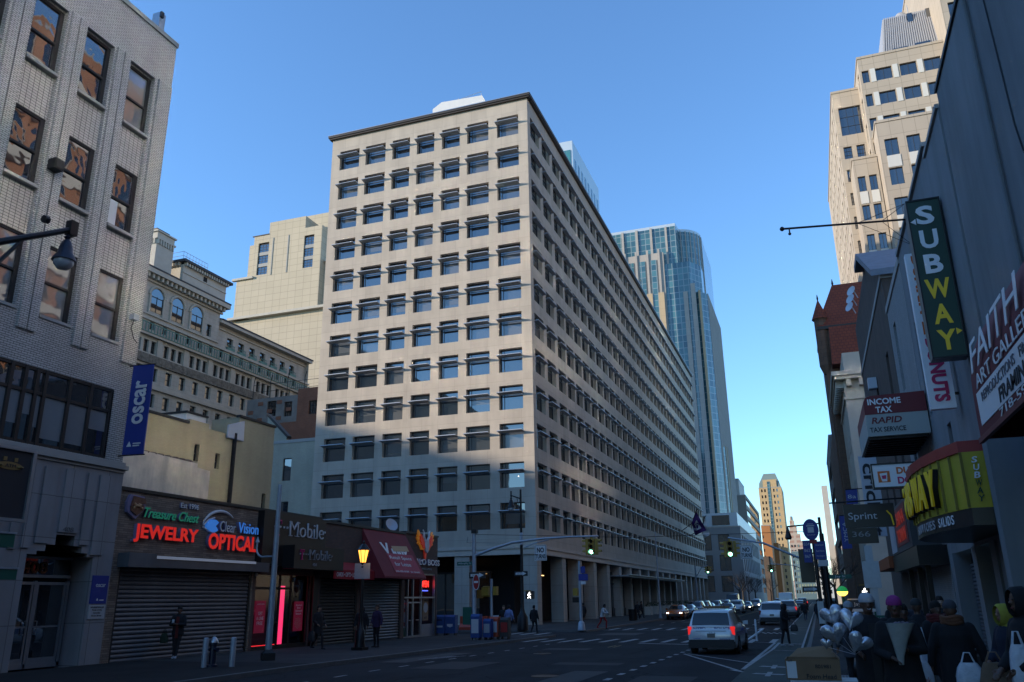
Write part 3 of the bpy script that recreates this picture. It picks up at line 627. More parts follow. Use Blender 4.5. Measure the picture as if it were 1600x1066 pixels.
mb = MB(); mb.box(XW, 22.9, 3.1, XW+.5, 24.2, 3.58); mb.box(XW, 24.2, 3.12, XW+.42, 31.0, 3.5); mb.build('shutter_box', M['shutter'], jw)
mb = MB(); mb.box(XW+.42, 24.25, 3.42, XW+.46, 30.0, 3.52); mb.build('light_strip', glow('cold_strip', (.75,.85,1), .06, (.4,.42,.5)), jw)
mb = MB(); mb.lathe((XW+.1, 23.22, 3.02), [(.02, 0), (.06, .02), (.06, .1), (.02, .12)], 8); mb.lathe((XW+.1, 30.55, 2.98), [(.02, 0), (.06, .02), (.06, .1), (.02, .12)], 8); 
q = MB(); q.ball((XW+.06, 30.62, 3.02), .07, 8, 6); q.build('lamp_dome', M['sign_white'], jw)
M['red_glow'] = mat('red_channel_letter', (.62,.015,.012), .4, emis=(1, .03, .02), estr=.24)
M['letter_side'] = mat('letter_side', (.20,.17,.28), .5)
def channel(root, s, ms, pos, w, h, bold=.02, d=.14, name='letters', shear=0, face='E'):
    """raised letters: a dark side block with a coloured face in front"""
    n = AX[face][1]
    text(name+'_return', s, 1, M['letter_side'], Vector(pos)+n*(d/2), face, root, width=w, height=h, depth=d, bold=bold, shear=shear)
    return text(name, s, 1, ms, Vector(pos)+n*(d+.012), face, root, width=w, height=h, depth=.02, bold=bold, shear=shear)
sg = thing('shop_sign', 'red raised letters spelling JEWELRY above the grey shutter', 'sign', (XW, 25, 4.3)); channel(sg, 'JEWELRY', M['red_glow'], (XW, 25.0, 4.29), 3.3, .64, .03)
sg = thing('shop_sign', 'red raised letters spelling OPTICAL beside the black sign box', 'sign', (XW, 28.8, 4.2)); channel(sg, 'OPTICAL', M['red_glow'], (XW, 28.82, 4.24), 3.1, .63, .03)
M['green_glow'] = mat('green_channel_letter', (.02,.20,.12), .4, emis=(.02,.35,.2), estr=.12)
sg = thing('shop_sign', 'green slanted script letters on the stacked stone wall', 'sign', (XW, 25.2, 5)); channel(sg, 'Treasure Chest', M['green_glow'], (XW, 25.2, 5.04), 2.9, .36, .012, .1, shear=.35)
sg = thing('shop_sign', 'small white letters reading Est 1996 under the roof edge', 'sign', (XW, 26.1, 5.4)); channel(sg, 'Est 1996', M['sign_white'], (XW, 26.12, 5.47), 1.0, .2, .004, .06)
M['sky_blue'] = mat('bright_blue_letter', (.03,.16,.55), .4, emis=(.05,.25,.8), estr=.25)
sg = thing('shop_sign', 'blue and white raised lettering with a blue eye emblem', 'sign', (XW, 28.7, 4.9))
channel(sg, 'Clear', M['sign_white'], (XW, 28.38, 4.85), .98, .42, -.004, name='white_letters'); channel(sg, 'Vision', M['sky_blue'], (XW, 29.72, 4.88), 1.35, .44, .012, name='blue_letters')
mb = MB(); mb.prism([(.36*math.cos(t), .25*math.sin(t)) for t in [math.pi*.2+i*math.pi*1.6/18 for i in range(19)]]+[(.12, 0)], lambda u, v, d: (d, 27.5+u, 4.83+v), XW, XW+.15); mb.build('eye', M['sky_blue'], sg)
mb = MB()
arc = lambda r, t: (XW+.08, 28.0+r*1.05*math.cos(t), 4.55+r*.82*math.sin(t))
mb.tube([arc(1.1, math.pi*(1-.12-.6*i/12)) for i in range(13)], [.02+.045*math.sin(math.pi*i/12) for i in range(13)], 6); mb.tube([(XW+.08, 26.95, 4.75), (XW+.08, 27.3, 4.62), (XW+.08, 27.7, 4.55)], .03, 6); mb.tube([(XW+.08, 26.95, 4.82), (XW+.08, 27.25, 5.06), (XW+.08, 27.6, 5.16)], .03, 6)
mb.build('eyelid', M['sign_white'], sg)
M['chest_brown'] = mat('chest_brown', (.14,.055,.03), .5, noise=(9,.4)); M['chest_gold'] = mat('chest_gold', (.42,.22,.10), .4, noise=(14,.4))
sg = thing('shop_sign', 'shaped emblem of an open treasure chest on the stacked stone wall', 'sign', (XW, 23.3, 5.2))
hexa = [(-.42, .1), (-.38, -.2), (0, -.4), (.4, -.02), (.3, .34), (-.3, .36)]
mb = MB(); mb.prism([(a*1.08, b*1.1) for a, b in hexa], lambda u, v, d: (d, 23.35+u, 5.2+v), XW, XW+.12); mb.build('backing', M['letter_side'], sg)
mb = MB(); mb.prism([(-.3, .02), (-.22, .34), (.3, .3), (.36, .12)], lambda u, v, d: (d, 23.35+u, 5.2+v), XW+.12, XW+.2); mb.prism([(-.32, 0), (-.28, -.18), (0, -.32), (.3, -.1), (.3, .06)], lambda u, v, d: (d, 23.35+u, 5.2+v), XW+.12, XW+.18); mb.build('chest', M['chest_brown'], sg)
mb = MB()
for i in range(9): mb.ball((XW+.2, 23.15+.045*i+random.uniform(-.02, .02), 5.17+random.uniform(-.04, .1)), .05, 6, 4)
mb.build('treasure', M['chest_gold'], sg)
# ---- phone shop
ph = shop('phone_shop', 'glass fronted shop glowing pink under two black sign boxes', 30.5, 35.5, 'dark_brick', [(30.72, -.3, 35.1, 3.05)], depth=.3)
MB().box(XW-2.5, 30.72, -.2, XW-2.4, 35.1, 3.05).build('back_wall', mat('shop_back_wall', (.06,.06,.07), .8), ph)
M['pink_glow'] = glow('pink_tube', (1, .04, .16), .9); M['orange_glow'] = glow('warm_ceiling_light', (1, .25, .12), .7)
MB().box(XW-.9, 33.72, 0.05, XW-.78, 34.0, 2.6).build('pink_light', M['pink_glow'], ph)
MB().box(XW-.85, 30.8, .02, XW-.8, 33.7, .07).build('floor_light', glow('red_floor_tube', (1, .03, .04), .8), ph)
for a, b in ((30.85, 31.6), (31.7, 32.3), (32.4, 32.9), (32.95, 33.6)): MB().box(XW-2.3, a, 2.55, XW-2.25, b, 3.0).build('ceiling_glow', M['orange_glow'], ph)
mb = MB()
for y in (30.74, 32.15, 32.75, 33.62, 35.02): mb.box(XW-.28, y, -.1, XW-.2, y+.07, 3.05)
mb.box(XW-.28, 30.81, 2.42, XW-.2, 33.62, 2.52); mb.box(XW-.28, 30.81, -.1, XW-.2, 35.02, .08); mb.box(XW-.28, 32.22, 1.0, XW-.22, 32.75, 1.06); mb.build('shop_front_frame', M['dark_frame'], ph)
gm, gn, gb, gt_ = _base('clear_shop_glass')
tr = gn.nodes.new('ShaderNodeBsdfTransparent'); gl = gn.nodes.new('ShaderNodeBsdfGlossy'); gl.inputs['Roughness'].default_value = .03; ms_ = gn.nodes.new('ShaderNodeMixShader'); ms_.inputs[0].default_value = .1
tr.inputs[0].default_value = (.8, .82, .85, 1)
gn.links.new(tr.outputs[0], ms_.inputs[1]); gn.links.new(gl.outputs[0], ms_.inputs[2]); gn.links.new(ms_.outputs[0], gn.nodes['Material Output'].inputs[0]); M['clear_glass'] = gm
mb = MB(); mb.poly([(XW-.24, 30.8, 0), (XW-.24, 35.02, 0), (XW-.24, 35.02, 3.05), (XW-.24, 30.8, 3.05)]); mb.build('shop_window', M['clear_glass'], ph)
M['poster_red'] = mat('poster_crimson', (.22,.012,.045), .5, emis=(.5,.02,.08), estr=.06)
def poster(name, label, x, y0, y1, z0, z1, lines, m='poster_red', tm='sign_white', size=None):
    r_ = thing(name, label, 'poster', (x, (y0+y1)/2, z0)); MB().box(x-.015, y0, z0, x, y1, z1).build('sheet', M[m], r_)
    for s_, zz, w_, h_ in lines: text('lettering', s_, .2, M[tm], (x+.008, (y0+y1)/2, zz), 'E', r_, width=w_, height=h_, depth=.004)
    return r_
poster('poster', 'crimson poster reading GET A LINE FREE in the shop window', XW-.18, 31.05, 31.78, .62, 1.95, [('GET', 1.42, .3, .14), ('A LINE', 1.22, .5, .14), ('FREE', 1.02, .4, .14), ('SWITCH NOW', 1.8, .5, .05)])
pp = poster('poster', 'crimson poster with white heading and dotted pattern beside the pink light', XW-.18, 33.95, 34.68, .6, 1.9, [('America\'s', 1.74, .5, .09), ('Best', 1.62, .26, .08), ('Unlimited', 1.49, .52, .09), ('Network', 1.36, .45, .09)])
mb = MB()
for i in range(40):
    a_, r_ = i*2.4, .04*math.sqrt(i); mb.box(XW-.18, 34.3+r_*math.cos(a_)-.013, .95+r_*math.sin(a_)-.013, XW-.175, 34.3+r_*math.cos(a_)+.013, .95+r_*math.sin(a_)+.013)
mb.build('dotted_print', mat('poster_dots', (.12,.42,.3), .5), pp)
poster('poster', 'small magenta notice behind the phone shop door', XW-1.2, 32.3, 32.7, 1.35, 1.95, [('5.0', 1.75, .22, .12), ('LTE', 1.52, .22, .1)])
sg = thing('shop_sign', 'large black sign box with white and magenta serif lettering', 'sign', (XW, 33.2, 3.4))
mb = MB(); mb.box(XW+.004, 30.55, 3.42, XW+.3, 35.5, 5.7); mb.box(XW+.004, 30.5, 3.42, XW+.34, 30.6, 5.72); mb.build('box', M['black_sign'], sg)
M['magenta'] = mat('magenta_letter', (.42,.015,.13), .5); M['sign_dim'] = mat('sign_soft_white', (.46,.48,.52), .5)
def tmob(root, x, y0, y1, zc, h, tm='sign_dim'):
    w = y1-y0; yT = y0+w*.08
    mb = MB(); hh = h/2; b = h*.13
    mb.box(x, yT-h*.32, zc+hh-h*.08, x+.05, yT+h*.32, zc+hh); mb.box(x, yT-h*.06, zc-hh, x+.05, yT+h*.06, zc+hh-h*.08); mb.box(x, yT-h*.17, zc-hh, x+.05, yT-h*.06, zc-hh+h*.05); mb.box(x, yT+h*.06, zc-hh, x+.05, yT+h*.17, zc-hh+h*.05)
    for s_ in (-1, 1): mb.box(x, yT+s_*h*.29-h*.03, zc+hh-h*.26, x+.05, yT+s_*h*.29+h*.03, zc+hh-h*.08)
    mb.build('magenta_initial', M['magenta'], root)
    mb = MB()
    for yy in (yT-h*.33, yT+h*.2, yT+h*.62, yT+h*1.0): mb.box(x, yy-b/2, zc-b*.1, x+.05, yy+b/2, zc+b*.9)
    mb.box(x, y1-b, zc-b*.1, x+.05, y1, zc+b*.9); mb.build('squares', M[tm], root)
    ys = yT+h*1.28
    text('letters', 'Mobile', 1, M[tm], (x+.025, (ys+y1-b*1.6)/2, zc+.02), 'E', root, width=y1-b*1.6-ys, height=h*.98, depth=.05, bold=-.012)
    # serifs on the M, l and i
    wl = y1-b*1.6-ys; mb = MB()
    for f0, f1, zz in ((-.012, .075, 0), (.15, .275, 0), (-.012, .06, .9), (.2, .275, .9), (.615, .69, 0), (.70, .79, 0)): mb.box(x, ys+wl*f0, zc+.02-h*.49+h*.98*zz*1.02, x+.05, ys+wl*f1, zc+.02-h*.49+h*.98*zz*1.02+h*.045)
    mb.build('serifs', M[tm], root)
tmob(sg, XW+.3, 31.25, 35.42, 5.06, .68)
sg = thing('shop_sign', 'smaller black projecting sign box repeating the white and magenta lettering', 'sign', (XW+.3, 34.5, 3.3))
mb = MB(); mb.box(XW+.304, 32.1, 3.3, XW+.9, 36.3, 4.32); mb.build('box', M['black_sign'], sg); M['sign_faint'] = mat('sign_faint_white', (.22,.23,.25), .5)
tmob(sg, XW+.9, 32.45, 35.2, 3.92, .46, 'sign_faint'); text('street_number', '404', .2, M['sign_faint'], (XW+.91, 33.75, 3.50), 'E', sg, width=.34, height=.14)
MB().box(XW-.1, 35.1, -.2, XW+.05, 35.5, 3.3).build('pilaster', M['black_sign'], ph)
# ---- card shop
cs = shop('card_shop', 'dark brick shop with a closed dark shutter below a red awning', 35.5, 39.5, 'dark_brick', [(35.75, -.3, 39.3, 3.0)], ztop=5.62)
shutter(cs, 35.86, 39.2, -.3, 2.95, 'shutter_dark')
M['red_cloth'] = mat('red_awning_cloth', (.30,.012,.018), .75, noise=(3,.15)); M['maroon'] = mat('maroon_cloth', (.165,.016,.024), .8, noise=(1.2,.18))
aw = thing('awning', 'narrow bright red awning with white lettering over the card shop', 'awning', (XW, 38.3, 2.9))
mb = MB(); mb.prism([(XW, 3.78), (XW+.85, 3.36), (XW+.85, 2.92), (XW+.8, 2.92), (XW+.8, 3.3), (XW, 3.70)], lambda u, v, d: (u, d, v), 35.6, 39.55); mb.build('cloth', M['red_cloth'], aw)
text('lettering', 'CARDS • GIFTS • LOTTO • FLOWERS', .25, M['sign_white'], (XW+.858, 37.4, 3.13), 'E', aw, width=3.2, height=.2, depth=.006)
# ---- shop with the big slanted awning
vs = shop('corner_side_shop', 'brick shop with a closed grey shutter under a steep maroon awning', 39.5, 44.6, 'dark_brick', [(39.7, -.3, 44.3, 3.0)], ztop=5.62)
shutter(vs, 39.82, 44.2, -.3, 2.95)
aw = thing('awning', 'steep maroon awning with a torn lease banner on its slope', 'awning', (XW, 42, 3))
A0 = [(XW+.02, 39.55, 5.6), (XW+.02, 44.55, 5.6), (XW+1.45, 44.55, 3.12), (XW+1.45, 39.55, 3.12)]; B0 = [(XW+.02, 39.55, 3.05), (XW+.02, 44.55, 3.05), (XW+1.45, 44.55, 3.02), (XW+1.45, 39.55, 3.02)]
mb = MB(); mb.loft([B0, [(XW+.02, 39.55, 3.1), (XW+.02, 44.55, 3.1), (XW+1.45, 44.55, 3.12), (XW+1.45, 39.55, 3.12)], ]); mb.poly(A0); mb.poly([A0[0], A0[3], (XW+.02, 39.55, 3.1)]); mb.poly([A0[1], A0[2], (XW+.02, 44.55, 3.1)])
mb.build('cloth', M['maroon'], aw)
sl_n = Vector((2.48, 0, 1.43)).normalized(); sl_u = Vector((0, 1, 0)); sl_v = sl_n.cross(sl_u)
def onslope(y, t): return Vector((XW+.02+1.43*t, y, 5.6-2.48*t))
M['banner_red'] = mat('banner_red', (.32,.03,.055), .7, noise=(2,.15)); M['tan'] = mat('tan_strip', (.42,.27,.14), .7)
bn = thing('banner', 'red vinyl banner advertising retail space for lease on the maroon awning', 'banner', onslope(42, .9)+sl_n*.02)
mb = MB()
mb.poly([onslope(40.9, .5)+sl_n*.02, onslope(44.1, .5)+sl_n*.02, onslope(44.2, .93)+sl_n*.02, onslope(41.0, .93)+sl_n*.02]); mb.build('sheet', M['banner_red'], bn)
mb = MB(); mb.poly([onslope(41.9, .33)+sl_n*.03, onslope(43.9, .3)+sl_n*.03, onslope(43.9, .42)+sl_n*.03, onslope(41.9, .45)+sl_n*.03]); mb.build('strip', M['tan'], bn)
text('lettering', 'Retail Space', .3, M['sign_white'], onslope(42.4, .6)+sl_n*.03, None, bn, u=sl_u, n=sl_n, up=-sl_v if sl_v.z < 0 else sl_v, width=2.6, height=.26, depth=.006)
text('lettering', 'for Lease', .3, M['sign_white'], onslope(42.3, .73)+sl_n*.03, None, bn, u=sl_u, n=sl_n, up=-sl_v if sl_v.z < 0 else sl_v, width=1.9, height=.24, depth=.006)
text('lettering', '646-555-0100   for details', .2, M['sign_white'], onslope(42.5, .89)+sl_n*.03, None, bn, u=sl_u, n=sl_n, up=-sl_v if sl_v.z < 0 else sl_v, width=2.9, height=.1, depth=.006)
text('awning_lettering', 'V', .9, M['sign_white'], onslope(41.15, .40)+sl_n*.015, None, aw, u=sl_u, n=sl_n, up=-sl_v if sl_v.z < 0 else sl_v, width=.9, height=.75, depth=.01, bold=.03)
text('awning_lettering', 'inny', .6, M['sign_white'], onslope(42.7, .46)+sl_n*.01, None, aw, u=sl_u, n=sl_n, up=-sl_v if sl_v.z < 0 else sl_v, width=1.9, height=.42, depth=.01, bold=.03)
dsh = thing('satellite_dish', 'grey satellite dish on the roof edge behind the maroon awning', 'satellite dish', (XW-.8, 44.3, 5.4))
mb = MB(); mb.lathe((0, 0, 0), [(.02, 0), (.22, .03), (.40, .11), (.385, .11), (.2, .045), (.02, .02)], 16); me = mb.mesh('dish', M['galv'], 40); o = sub('dish', me, dsh); o.rotation_euler = (RAD(65), 0, RAD(60)); o.location = (0, 0, .75)
MB().cyl((XW-.8, 44.3, 5.4), (XW-.8, 44.3, 6.15), .03).build('mast', M['galv'], dsh)
# ---- corner chicken shop
bo = shop('corner_shop', 'brick corner shop with a lit glass front and winged emblem', 44.6, 49.22, 'dark_brick', [(44.72, -.3, 49.05, 3.45)], ztop=5.7)
MB().box(XW-2.6, 44.72, -.3, XW-2.5, 49.0, 3.45).build('back_wall', mat('lit_back_wall', (.11,.10,.09), .8), bo)
mb = MB()
for y in (44.72, 45.25, 45.95, 47.08, 48.95): mb.box(XW-.2, y, -.3, XW-.05, y+.09, 3.45)
for z in (2.0, 3.36): mb.box(XW-.19, 44.81, z, XW-.06, 48.95, z+.09)
mb.box(XW-.19, 45.34, 1.72, XW-.06, 47.08, 1.8); mb.box(XW-.19, 44.81, -.3, XW-.06, 45.25, -.12); mb.build('shop_front_frame', M['alu'], bo)
MB().box(XW-.16, 47.17, -.3, XW-.04, 48.95, .5).build('base_panel', M['alu'], bo)
mb = MB(); mb.poly([(XW-.12, 44.8, -.2), (XW-.12, 49.0, -.2), (XW-.12, 49.0, 3.4), (XW-.12, 44.8, 3.4)]); mb.build('shop_window', M['clear_glass'], bo)
for a, b in ((45.34, 45.94), (46.04, 47.06)):
    d = MB(); d.box(XW-.11, a, -.22, XW-.06, a+.07, 1.7); d.box(XW-.11, b-.07, -.22, XW-.06, b, 1.7); d.box(XW-.11, a+.07, -.22, XW-.06, b-.07, -.08); d = d.build('door', M['alu'], bo)
    MB().box(XW-.06, (a+b)/2-.2, .75, XW-.02, (a+b)/2+.2, .79).build('handle', M['alu'], d)
text('neon_sign', 'OPEN', .4, glow('red_neon', (1, .03, .02), 2.0), (XW-.3, 48.0, 2.85), 'E', bo, width=1.2, height=.4, bold=.01)
text('neon_underline', '____', .3, glow('blue_neon', (.1,.15,1), 1.5), (XW-.3, 48.0, 2.45), 'E', bo, width=1.0, height=.06)
pt = poster('poster', 'tall lit menu poster with a white bowl in the corner shop window', XW-.2, 47.6, 48.4, .7, 2.0, [('WINGS', 1.86, .5, .1), ('HOT', .86, .4, .12)], 'tan', 'ink')
mb = MB(); mb.lathe((0, 0, 0), [(.3, 0), (.3, .01)], 20); o = sub('plate', mb.mesh('plate', M['sign_white']), pt); o.rotation_euler = (0, RAD(90), 0); o.location = (.002, 0, .75)
pt = poster('poster', 'green and red food poster by the corner shop door', XW-.2, 44.84, 45.22, -.1, 1.9, [('FRESH', 1.7, .3, .08)], 'sign_dim', 'red_glow')
MB().box(XW-.2, 44.84, -.1, XW-.19, 45.22, .35).build('green_band', mat('poster_green', (.03,.16,.04), .6), pt)
mb = MB(); mb.prism([(.36*math.cos(t), .5*math.sin(t)) for t in [math.pi*.5+i*math.pi/10 for i in range(11)]]+[(.2*math.cos(t), .3*math.sin(t)) for t in [math.pi*1.5-i*math.pi/10 for i in range(11)]], lambda u, v, d: (d, 45.2+u, .95+v), XW-.198, XW-.188); mb.build('red_ring', mat('poster_red_ring', (.35,.03,.02), .6), pt)
sg = thing('shop_sign', 'white raised lettering over the corner shop glass front', 'sign', (XW, 47.2, 4)); channel(sg, 'BUFFALO BOSS', M['sign_white'], (XW, 46.75, 4.12), 5.1, .36, .02, .1)
text('small_lettering', 'WINGS & MORE', .15, M['sign_faint'], (XW+.02, 47.6, 3.72), 'E', sg, width=1.5, height=.12)
em = thing('shop_sign', 'flaming red and orange winged emblem above the corner shop', 'sign', (XW, 47.2, 5))
M['flame'] = mat('flame_orange', (.55,.20,.02), .5, emis=(.7,.25,.03), estr=.1); M['flame_red'] = mat('flame_red', (.40,.03,.015), .5, emis=(.6,.05,.02), estr=.1)
for s_ in (-1, 1):
    wing = [(.12, -.1), (.35, .1), (1.0, .75), (.98, .5), (1.2, .58), (1.05, .3), (1.22, .28), (.95, .05), (1.05, -.05), (.72, -.18), (.5, -.42), (.2, -.4)]
    mb = MB(); mb.prism([(a*s_, b) for a, b in wing], lambda u, v, d: (d, 47.2+u, 5.25+v), XW, XW+.12); mb.build('flame_wing', M['flame'], em)
    mb = MB(); mb.prism([(a*s_*.72+s_*.05, b*.72-.04) for a, b in wing], lambda u, v, d: (d, 47.2+u, 5.25+v), XW+.12, XW+.2); mb.build('inner_wing', M['flame_red'], em)
    mb = MB(); mb.tube([(XW+.15, 47.2+s_*.16, 5.4), (XW+.16, 47.2+s_*.34, 5.62), (XW+.16, 47.2+s_*.38, 5.9), (XW+.16, 47.2+s_*.5, 6.02)], [.09, .08, .06, .03], 6); mb.build('horn', M['sign_white'], em)
mb = MB(); mb.prism([(-.26, .25), (.26, .25), (.3, -.1), (.15, -.45), (0, -.55), (-.15, -.45), (-.3, -.1)], lambda u, v, d: (d, 47.2+u, 5.2+v), XW+.1, XW+.24); mb.build('head_shape', M['sign_dim'], em)
mb = MB(); mb.prism([(-.2, -.3), (.2, -.3), (.1, -.75), (0, -.95), (-.1, -.75)], lambda u, v, d: (d, 47.2+u, 5.15+v), XW+.05, XW+.12); mb.build('beard_flame', M['flame_red'], em)
# ================================================================ BUILDINGS BEHIND THE SHOPS
M['plaster_white'] = mat('stained_white_plaster', (.72,.64,.50), .85, noise=(1.1,.3), streak=(1.6,.4), bump=(6,.4,.03))
M['cream'] = brick('cream_painted_brick', (.36,.31,.19), (.39,.335,.205), (.31,.27,.17), .24, .08, .006, .5, .55, .15, (.4,.12), (1.0,.14), spec=.5)
M['cream_grey'] = brick('grey_cream_brick', (.36,.33,.26), (.39,.36,.28), (.28,.26,.2), .24, .08, .006, .5, .8, .15, (.4,.12), (1,.14))
M['red_brick'] = brick('red_brick', (.24,.085,.045), (.19,.07,.04), (.15,.12,.10), .24, .08, .010, .5, .85, .3, (.6,.2))
M['brown_brick'] = brick('brown_brick', (.15,.095,.065), (.12,.08,.055), (.10,.09,.08), .24, .08, .010, .5, .85, .3, (.6,.2))
ww = thing('plastered_wall', 'stained white plastered wall standing above the stacked stone shop', 'wall', (-25.3, 27, 5.4))
mb = MB(); mb.prism([(22.7, 5.3), (22.7, 7.45), (25.6, 7.6), (25.6, 7.78), (29.05, 7.72), (29.05, 7.55), (29.9, 7.5), (29.9, 5.3)], lambda u, v, d: (d, u, v), -25.35, -25); mb.build('wall_face', M['plaster_white'], ww)
mb = MB()
for y in [25.7+i*.42 for i in range(8)]: mb.ball((-25.18, y, 7.76), (.2, .24, .09), 8, 4)
mb.build('broken_capping', M['brown_brick'], ww)
cr = thing('cream_building', 'cream painted brick building with few small windows and a soot pipe', 'building', (-38, 41, 0))
ch = [(41.2, 10.55, 41.62, 11.45), (43.2, 10.45, 43.62, 11.3), (42.95, 6.6, 43.35, 7.5), (50, 7, 50.2, 7.5)]
ch = [(39.1, 9.95, 39.5, 10.95), (41.0, 9.75, 41.4, 10.7), (41.0, 6.3, 41.4, 7.3), (45.9, 7.7, 46.3, 8.8), (36.2, 8.6, 36.34, 9.9)]
mb = MB(); mb.wall((-34, 0, 0), (0, 1, 0), (1, 0, 0), 35.1, 46.8, 4, 12.05, [h for h in ch if h[3] < 12], .3)
mb.wall((0, 35.1, 0), (1, 0, 0), (0, -1, 0), -44, -34, 4, 12.05, [], .2, 1); mb.wall((0, 46.8, 0), (1, 0, 0), (0, 1, 0), -44, -34, 4, 12.05, [], .2); mb.poly([(-44, 35.1, 12), (-34, 35.1, 12), (-34, 46.8, 12), (-44, 46.8, 12)], 2)
mb.box(-36.2, 43.0, 12.05, -34.02, 46.78, 13.35); mb.box(-38, 38.5, 12.05, -34.02, 40.2, 12.35)
mb.build('wall', [M['cream'], M['brown_brick'], M['roofing']], cr)
mb = MB(); mb.box(-34.25, 35.05, 12.05, -33.93, 38.4, 12.2); mb.box(-34.25, 38.4, 11.8, -33.93, 42.3, 11.95) if 0 else None; mb.box(-34.25, 42.95, 13.35, -33.93, 46.85, 13.5); mb.build('coping', M['dark_frame'], cr)
for h in ch:
    w = h[2]-h[0]; inst('window', win1(w, h[3]-h[1], 'sash', 'dark_frame', 'pane', .05)[1], cr, (-34.2, (h[0]+h[2])/2, h[1]), RAD(90))
mb = MB(); mb.tube([(-33.9, 42.55, 5.8), (-33.9, 42.55, 12.2)], .13, 8); mb.build('soot_pipe', M['dark'], cr)
mb = MB(); 
for y in (34.9, 35.0): pass
for i in range(3): mb.cyl((-34.5-i*.5, 35.02, 8.2), (-34.5-i*.5, 35.02, 11.8), .07, n=6)
mb.build('flue_pipe', M['galv'], cr)
bl = thing('roof_hoarding', 'pale blank panel standing on the cream building roof', 'roof panel', (-34.1, 43.5, 12))
mb = MB(); q = [onx(180+x/5.33, 630+y/5.33, -33.85) for x, y in ((950, 180), (1080, 150), (1070, 318), (937, 285))]; mb.loft([q, [p+Vector((-.12, 0, 0)) for p in q]]); mb.build('panel', M['sign_dim'], bl)
hut = block('roof_hut', 'small white hut with a dark flat roof on the cream building', (-38.2, -36.0, 40.4, 42.2), 11.7, 13.3, 'white_paint', {}, cat='hut', coping=False)
MB().box(-38.3, 40.3, 13.3, -35.9, 42.3, 13.42).build('roof_edge', M['dark_frame'], hut)
g2 = block('grey_cream_building', 'grey cream brick rear wall with two columns of sash windows beside the stone office block', (-60, -46.2, 71, 84), -.3, 17.6, 'cream_grey', {'S': [(-50.3, 13.7, -49.3, 16.0), (-50.4, 9.2, -49.35, 11.6), (-50.45, 4.9, -49.4, 7.2)]}, 'sash', 'dark_frame', 'pane', .2)
mb = MB(); mb.prism([(-52.6, 17.6), (-52.6, 20.6), (-50.1, 18.2), (-50.1, 17.6)], lambda u, v, d: (u, d, v), 71, 71.5); mb.build('gable', M['cream_grey'], g2)
mb = MB(); mb.prism([(-52.75, 20.75), (-52.6, 20.95), (-49.9, 18.35), (-49.95, 18.1)], lambda u, v, d: (u, d, v), 70.9, 71.6); mb.build('gable_coping', M['dark_frame'], g2)
M['cinder'] = mat('rough_grey_render', (.19,.185,.18), .9, noise=(.8,.25))
rb = thing('red_brick_building', 'red brick building with a patched grey side and barred small windows', 'building', (-60, 95, 0))
rh = [(-70.6, 25.0, -69.2, 27.0), (-66.9, 25.6, -65.5, 27.7), (-64.2, 25.4, -63.0, 27.4), (-60.4, 25.4, -59.2, 27.2), (-60.8, 18.0, -59.2, 21.6), (-57.4, 18.2, -55.8, 21.6)]
mb = MB(); mb.wall((0, 90, 0), (1, 0, 0), (0, -1, 0), -62.2, -46, 0, 29, [h for h in rh if h[0] > -62.2], .3); mb.wall((0, 90, 0), (1, 0, 0), (0, -1, 0), -70.2, -62.2, 24.6, 28.2, [h for h in rh if h[0] < -62.2 and h[0] > -70], .3, 1); mb.wall((0, 90, 0), (1, 0, 0), (0, -1, 0), -70.2, -62.2, 0, 24.6, [], .3, 0)
mb.wall((-46, 0, 0), (0, 1, 0), (1, 0, 0), 90, 108, 0, 29, [], .3); mb.poly([(-70.2, 90, 28.2), (-46, 90, 28.2), (-46, 108, 28.2), (-70.2, 108, 28.2)], 2)
mb.build('wall', [M['red_brick'], M['cinder'], M['roofing']], rb)
for h in rh:
    if h[0] > -70: inst('window', win1(h[2]-h[0], h[3]-h[1], 'grid', 'dark_frame', 'pane', .06)[1], rb, ((h[0]+h[2])/2, 90.2, h[1]), 0)
for i in range(5):
    for j in range(3):
        if (i+j) % 2: MB().box(-69.9+i*1.5, 89.93, 25.0+j*1.1, -69.1+i*1.5, 89.99, 25.5+j*1.1).build('brick_patch', M['red_brick'], rb)
fw_ = thing('roof_fence', 'spiky wire fence along the roof of the red brick building', 'fence', (-60, 90, 28.5))
mb = MB()
for i in range(9):
    x = -69.5+i*2.7; mb.tube([(x, 90.2, 28.2), (x, 90.2, 30.6), (x+.5, 89.8, 31.3)], .05, 5)
for z in (29.2, 30.2): mb.tube([(-69.5, 90.2, z), (-47, 90.2, z)], .03, 4)
mb.build('wire', M['black_metal'], fw_)
# ---- the ornate stone building
M['ashlar'] = brick('grey_ashlar', (.40,.38,.33), (.44,.41,.36), (.25,.24,.21), 1.2, .55, .012, .5, .85, .2, (.4,.12), (.9,.16))
M['ashlar_dark'] = mat('carved_stone_band', (.16,.145,.12), .9, noise=(2.2,.5), bump=(2.5,.8,.2))
M['trim_stone'] = mat('pale_trim_stone', (.42,.39,.33), .8, noise=(1,.12))
M['verdigris'] = mat('verdigris_copper', (.10,.21,.18), .7, noise=(1.5,.25))
M['slate'] = mat('dark_slate', (.05,.052,.058), .8, noise=(2,.2))
OX = -75.0
orn = thing('ornate_building', 'ornate grey stone building with arched windows, copper balconies and a corbelled cornice', 'building', (OX, 86, 0))
wB = [(77.15+i*2.49, 28.3, 78.25+i*2.49, 30.0) for i in range(13)]; wB = [(a-2.49*5, z0, b-2.49*5, z1) for a, z0, b, z1 in wB]+[(a, z0, b, z1) for a, z0, b, z1 in wB[8:]]
wB = [(77.15+i*2.49, 28.3, 78.25+i*2.49, 30.0) for i in range(-6, 13)]
wC = [(a, 25.05, b, 26.75) for a, _, b, _ in wB]; wD = [(a, 21.7, b, 23.4) for a, _, b, _ in wB]
wA = []
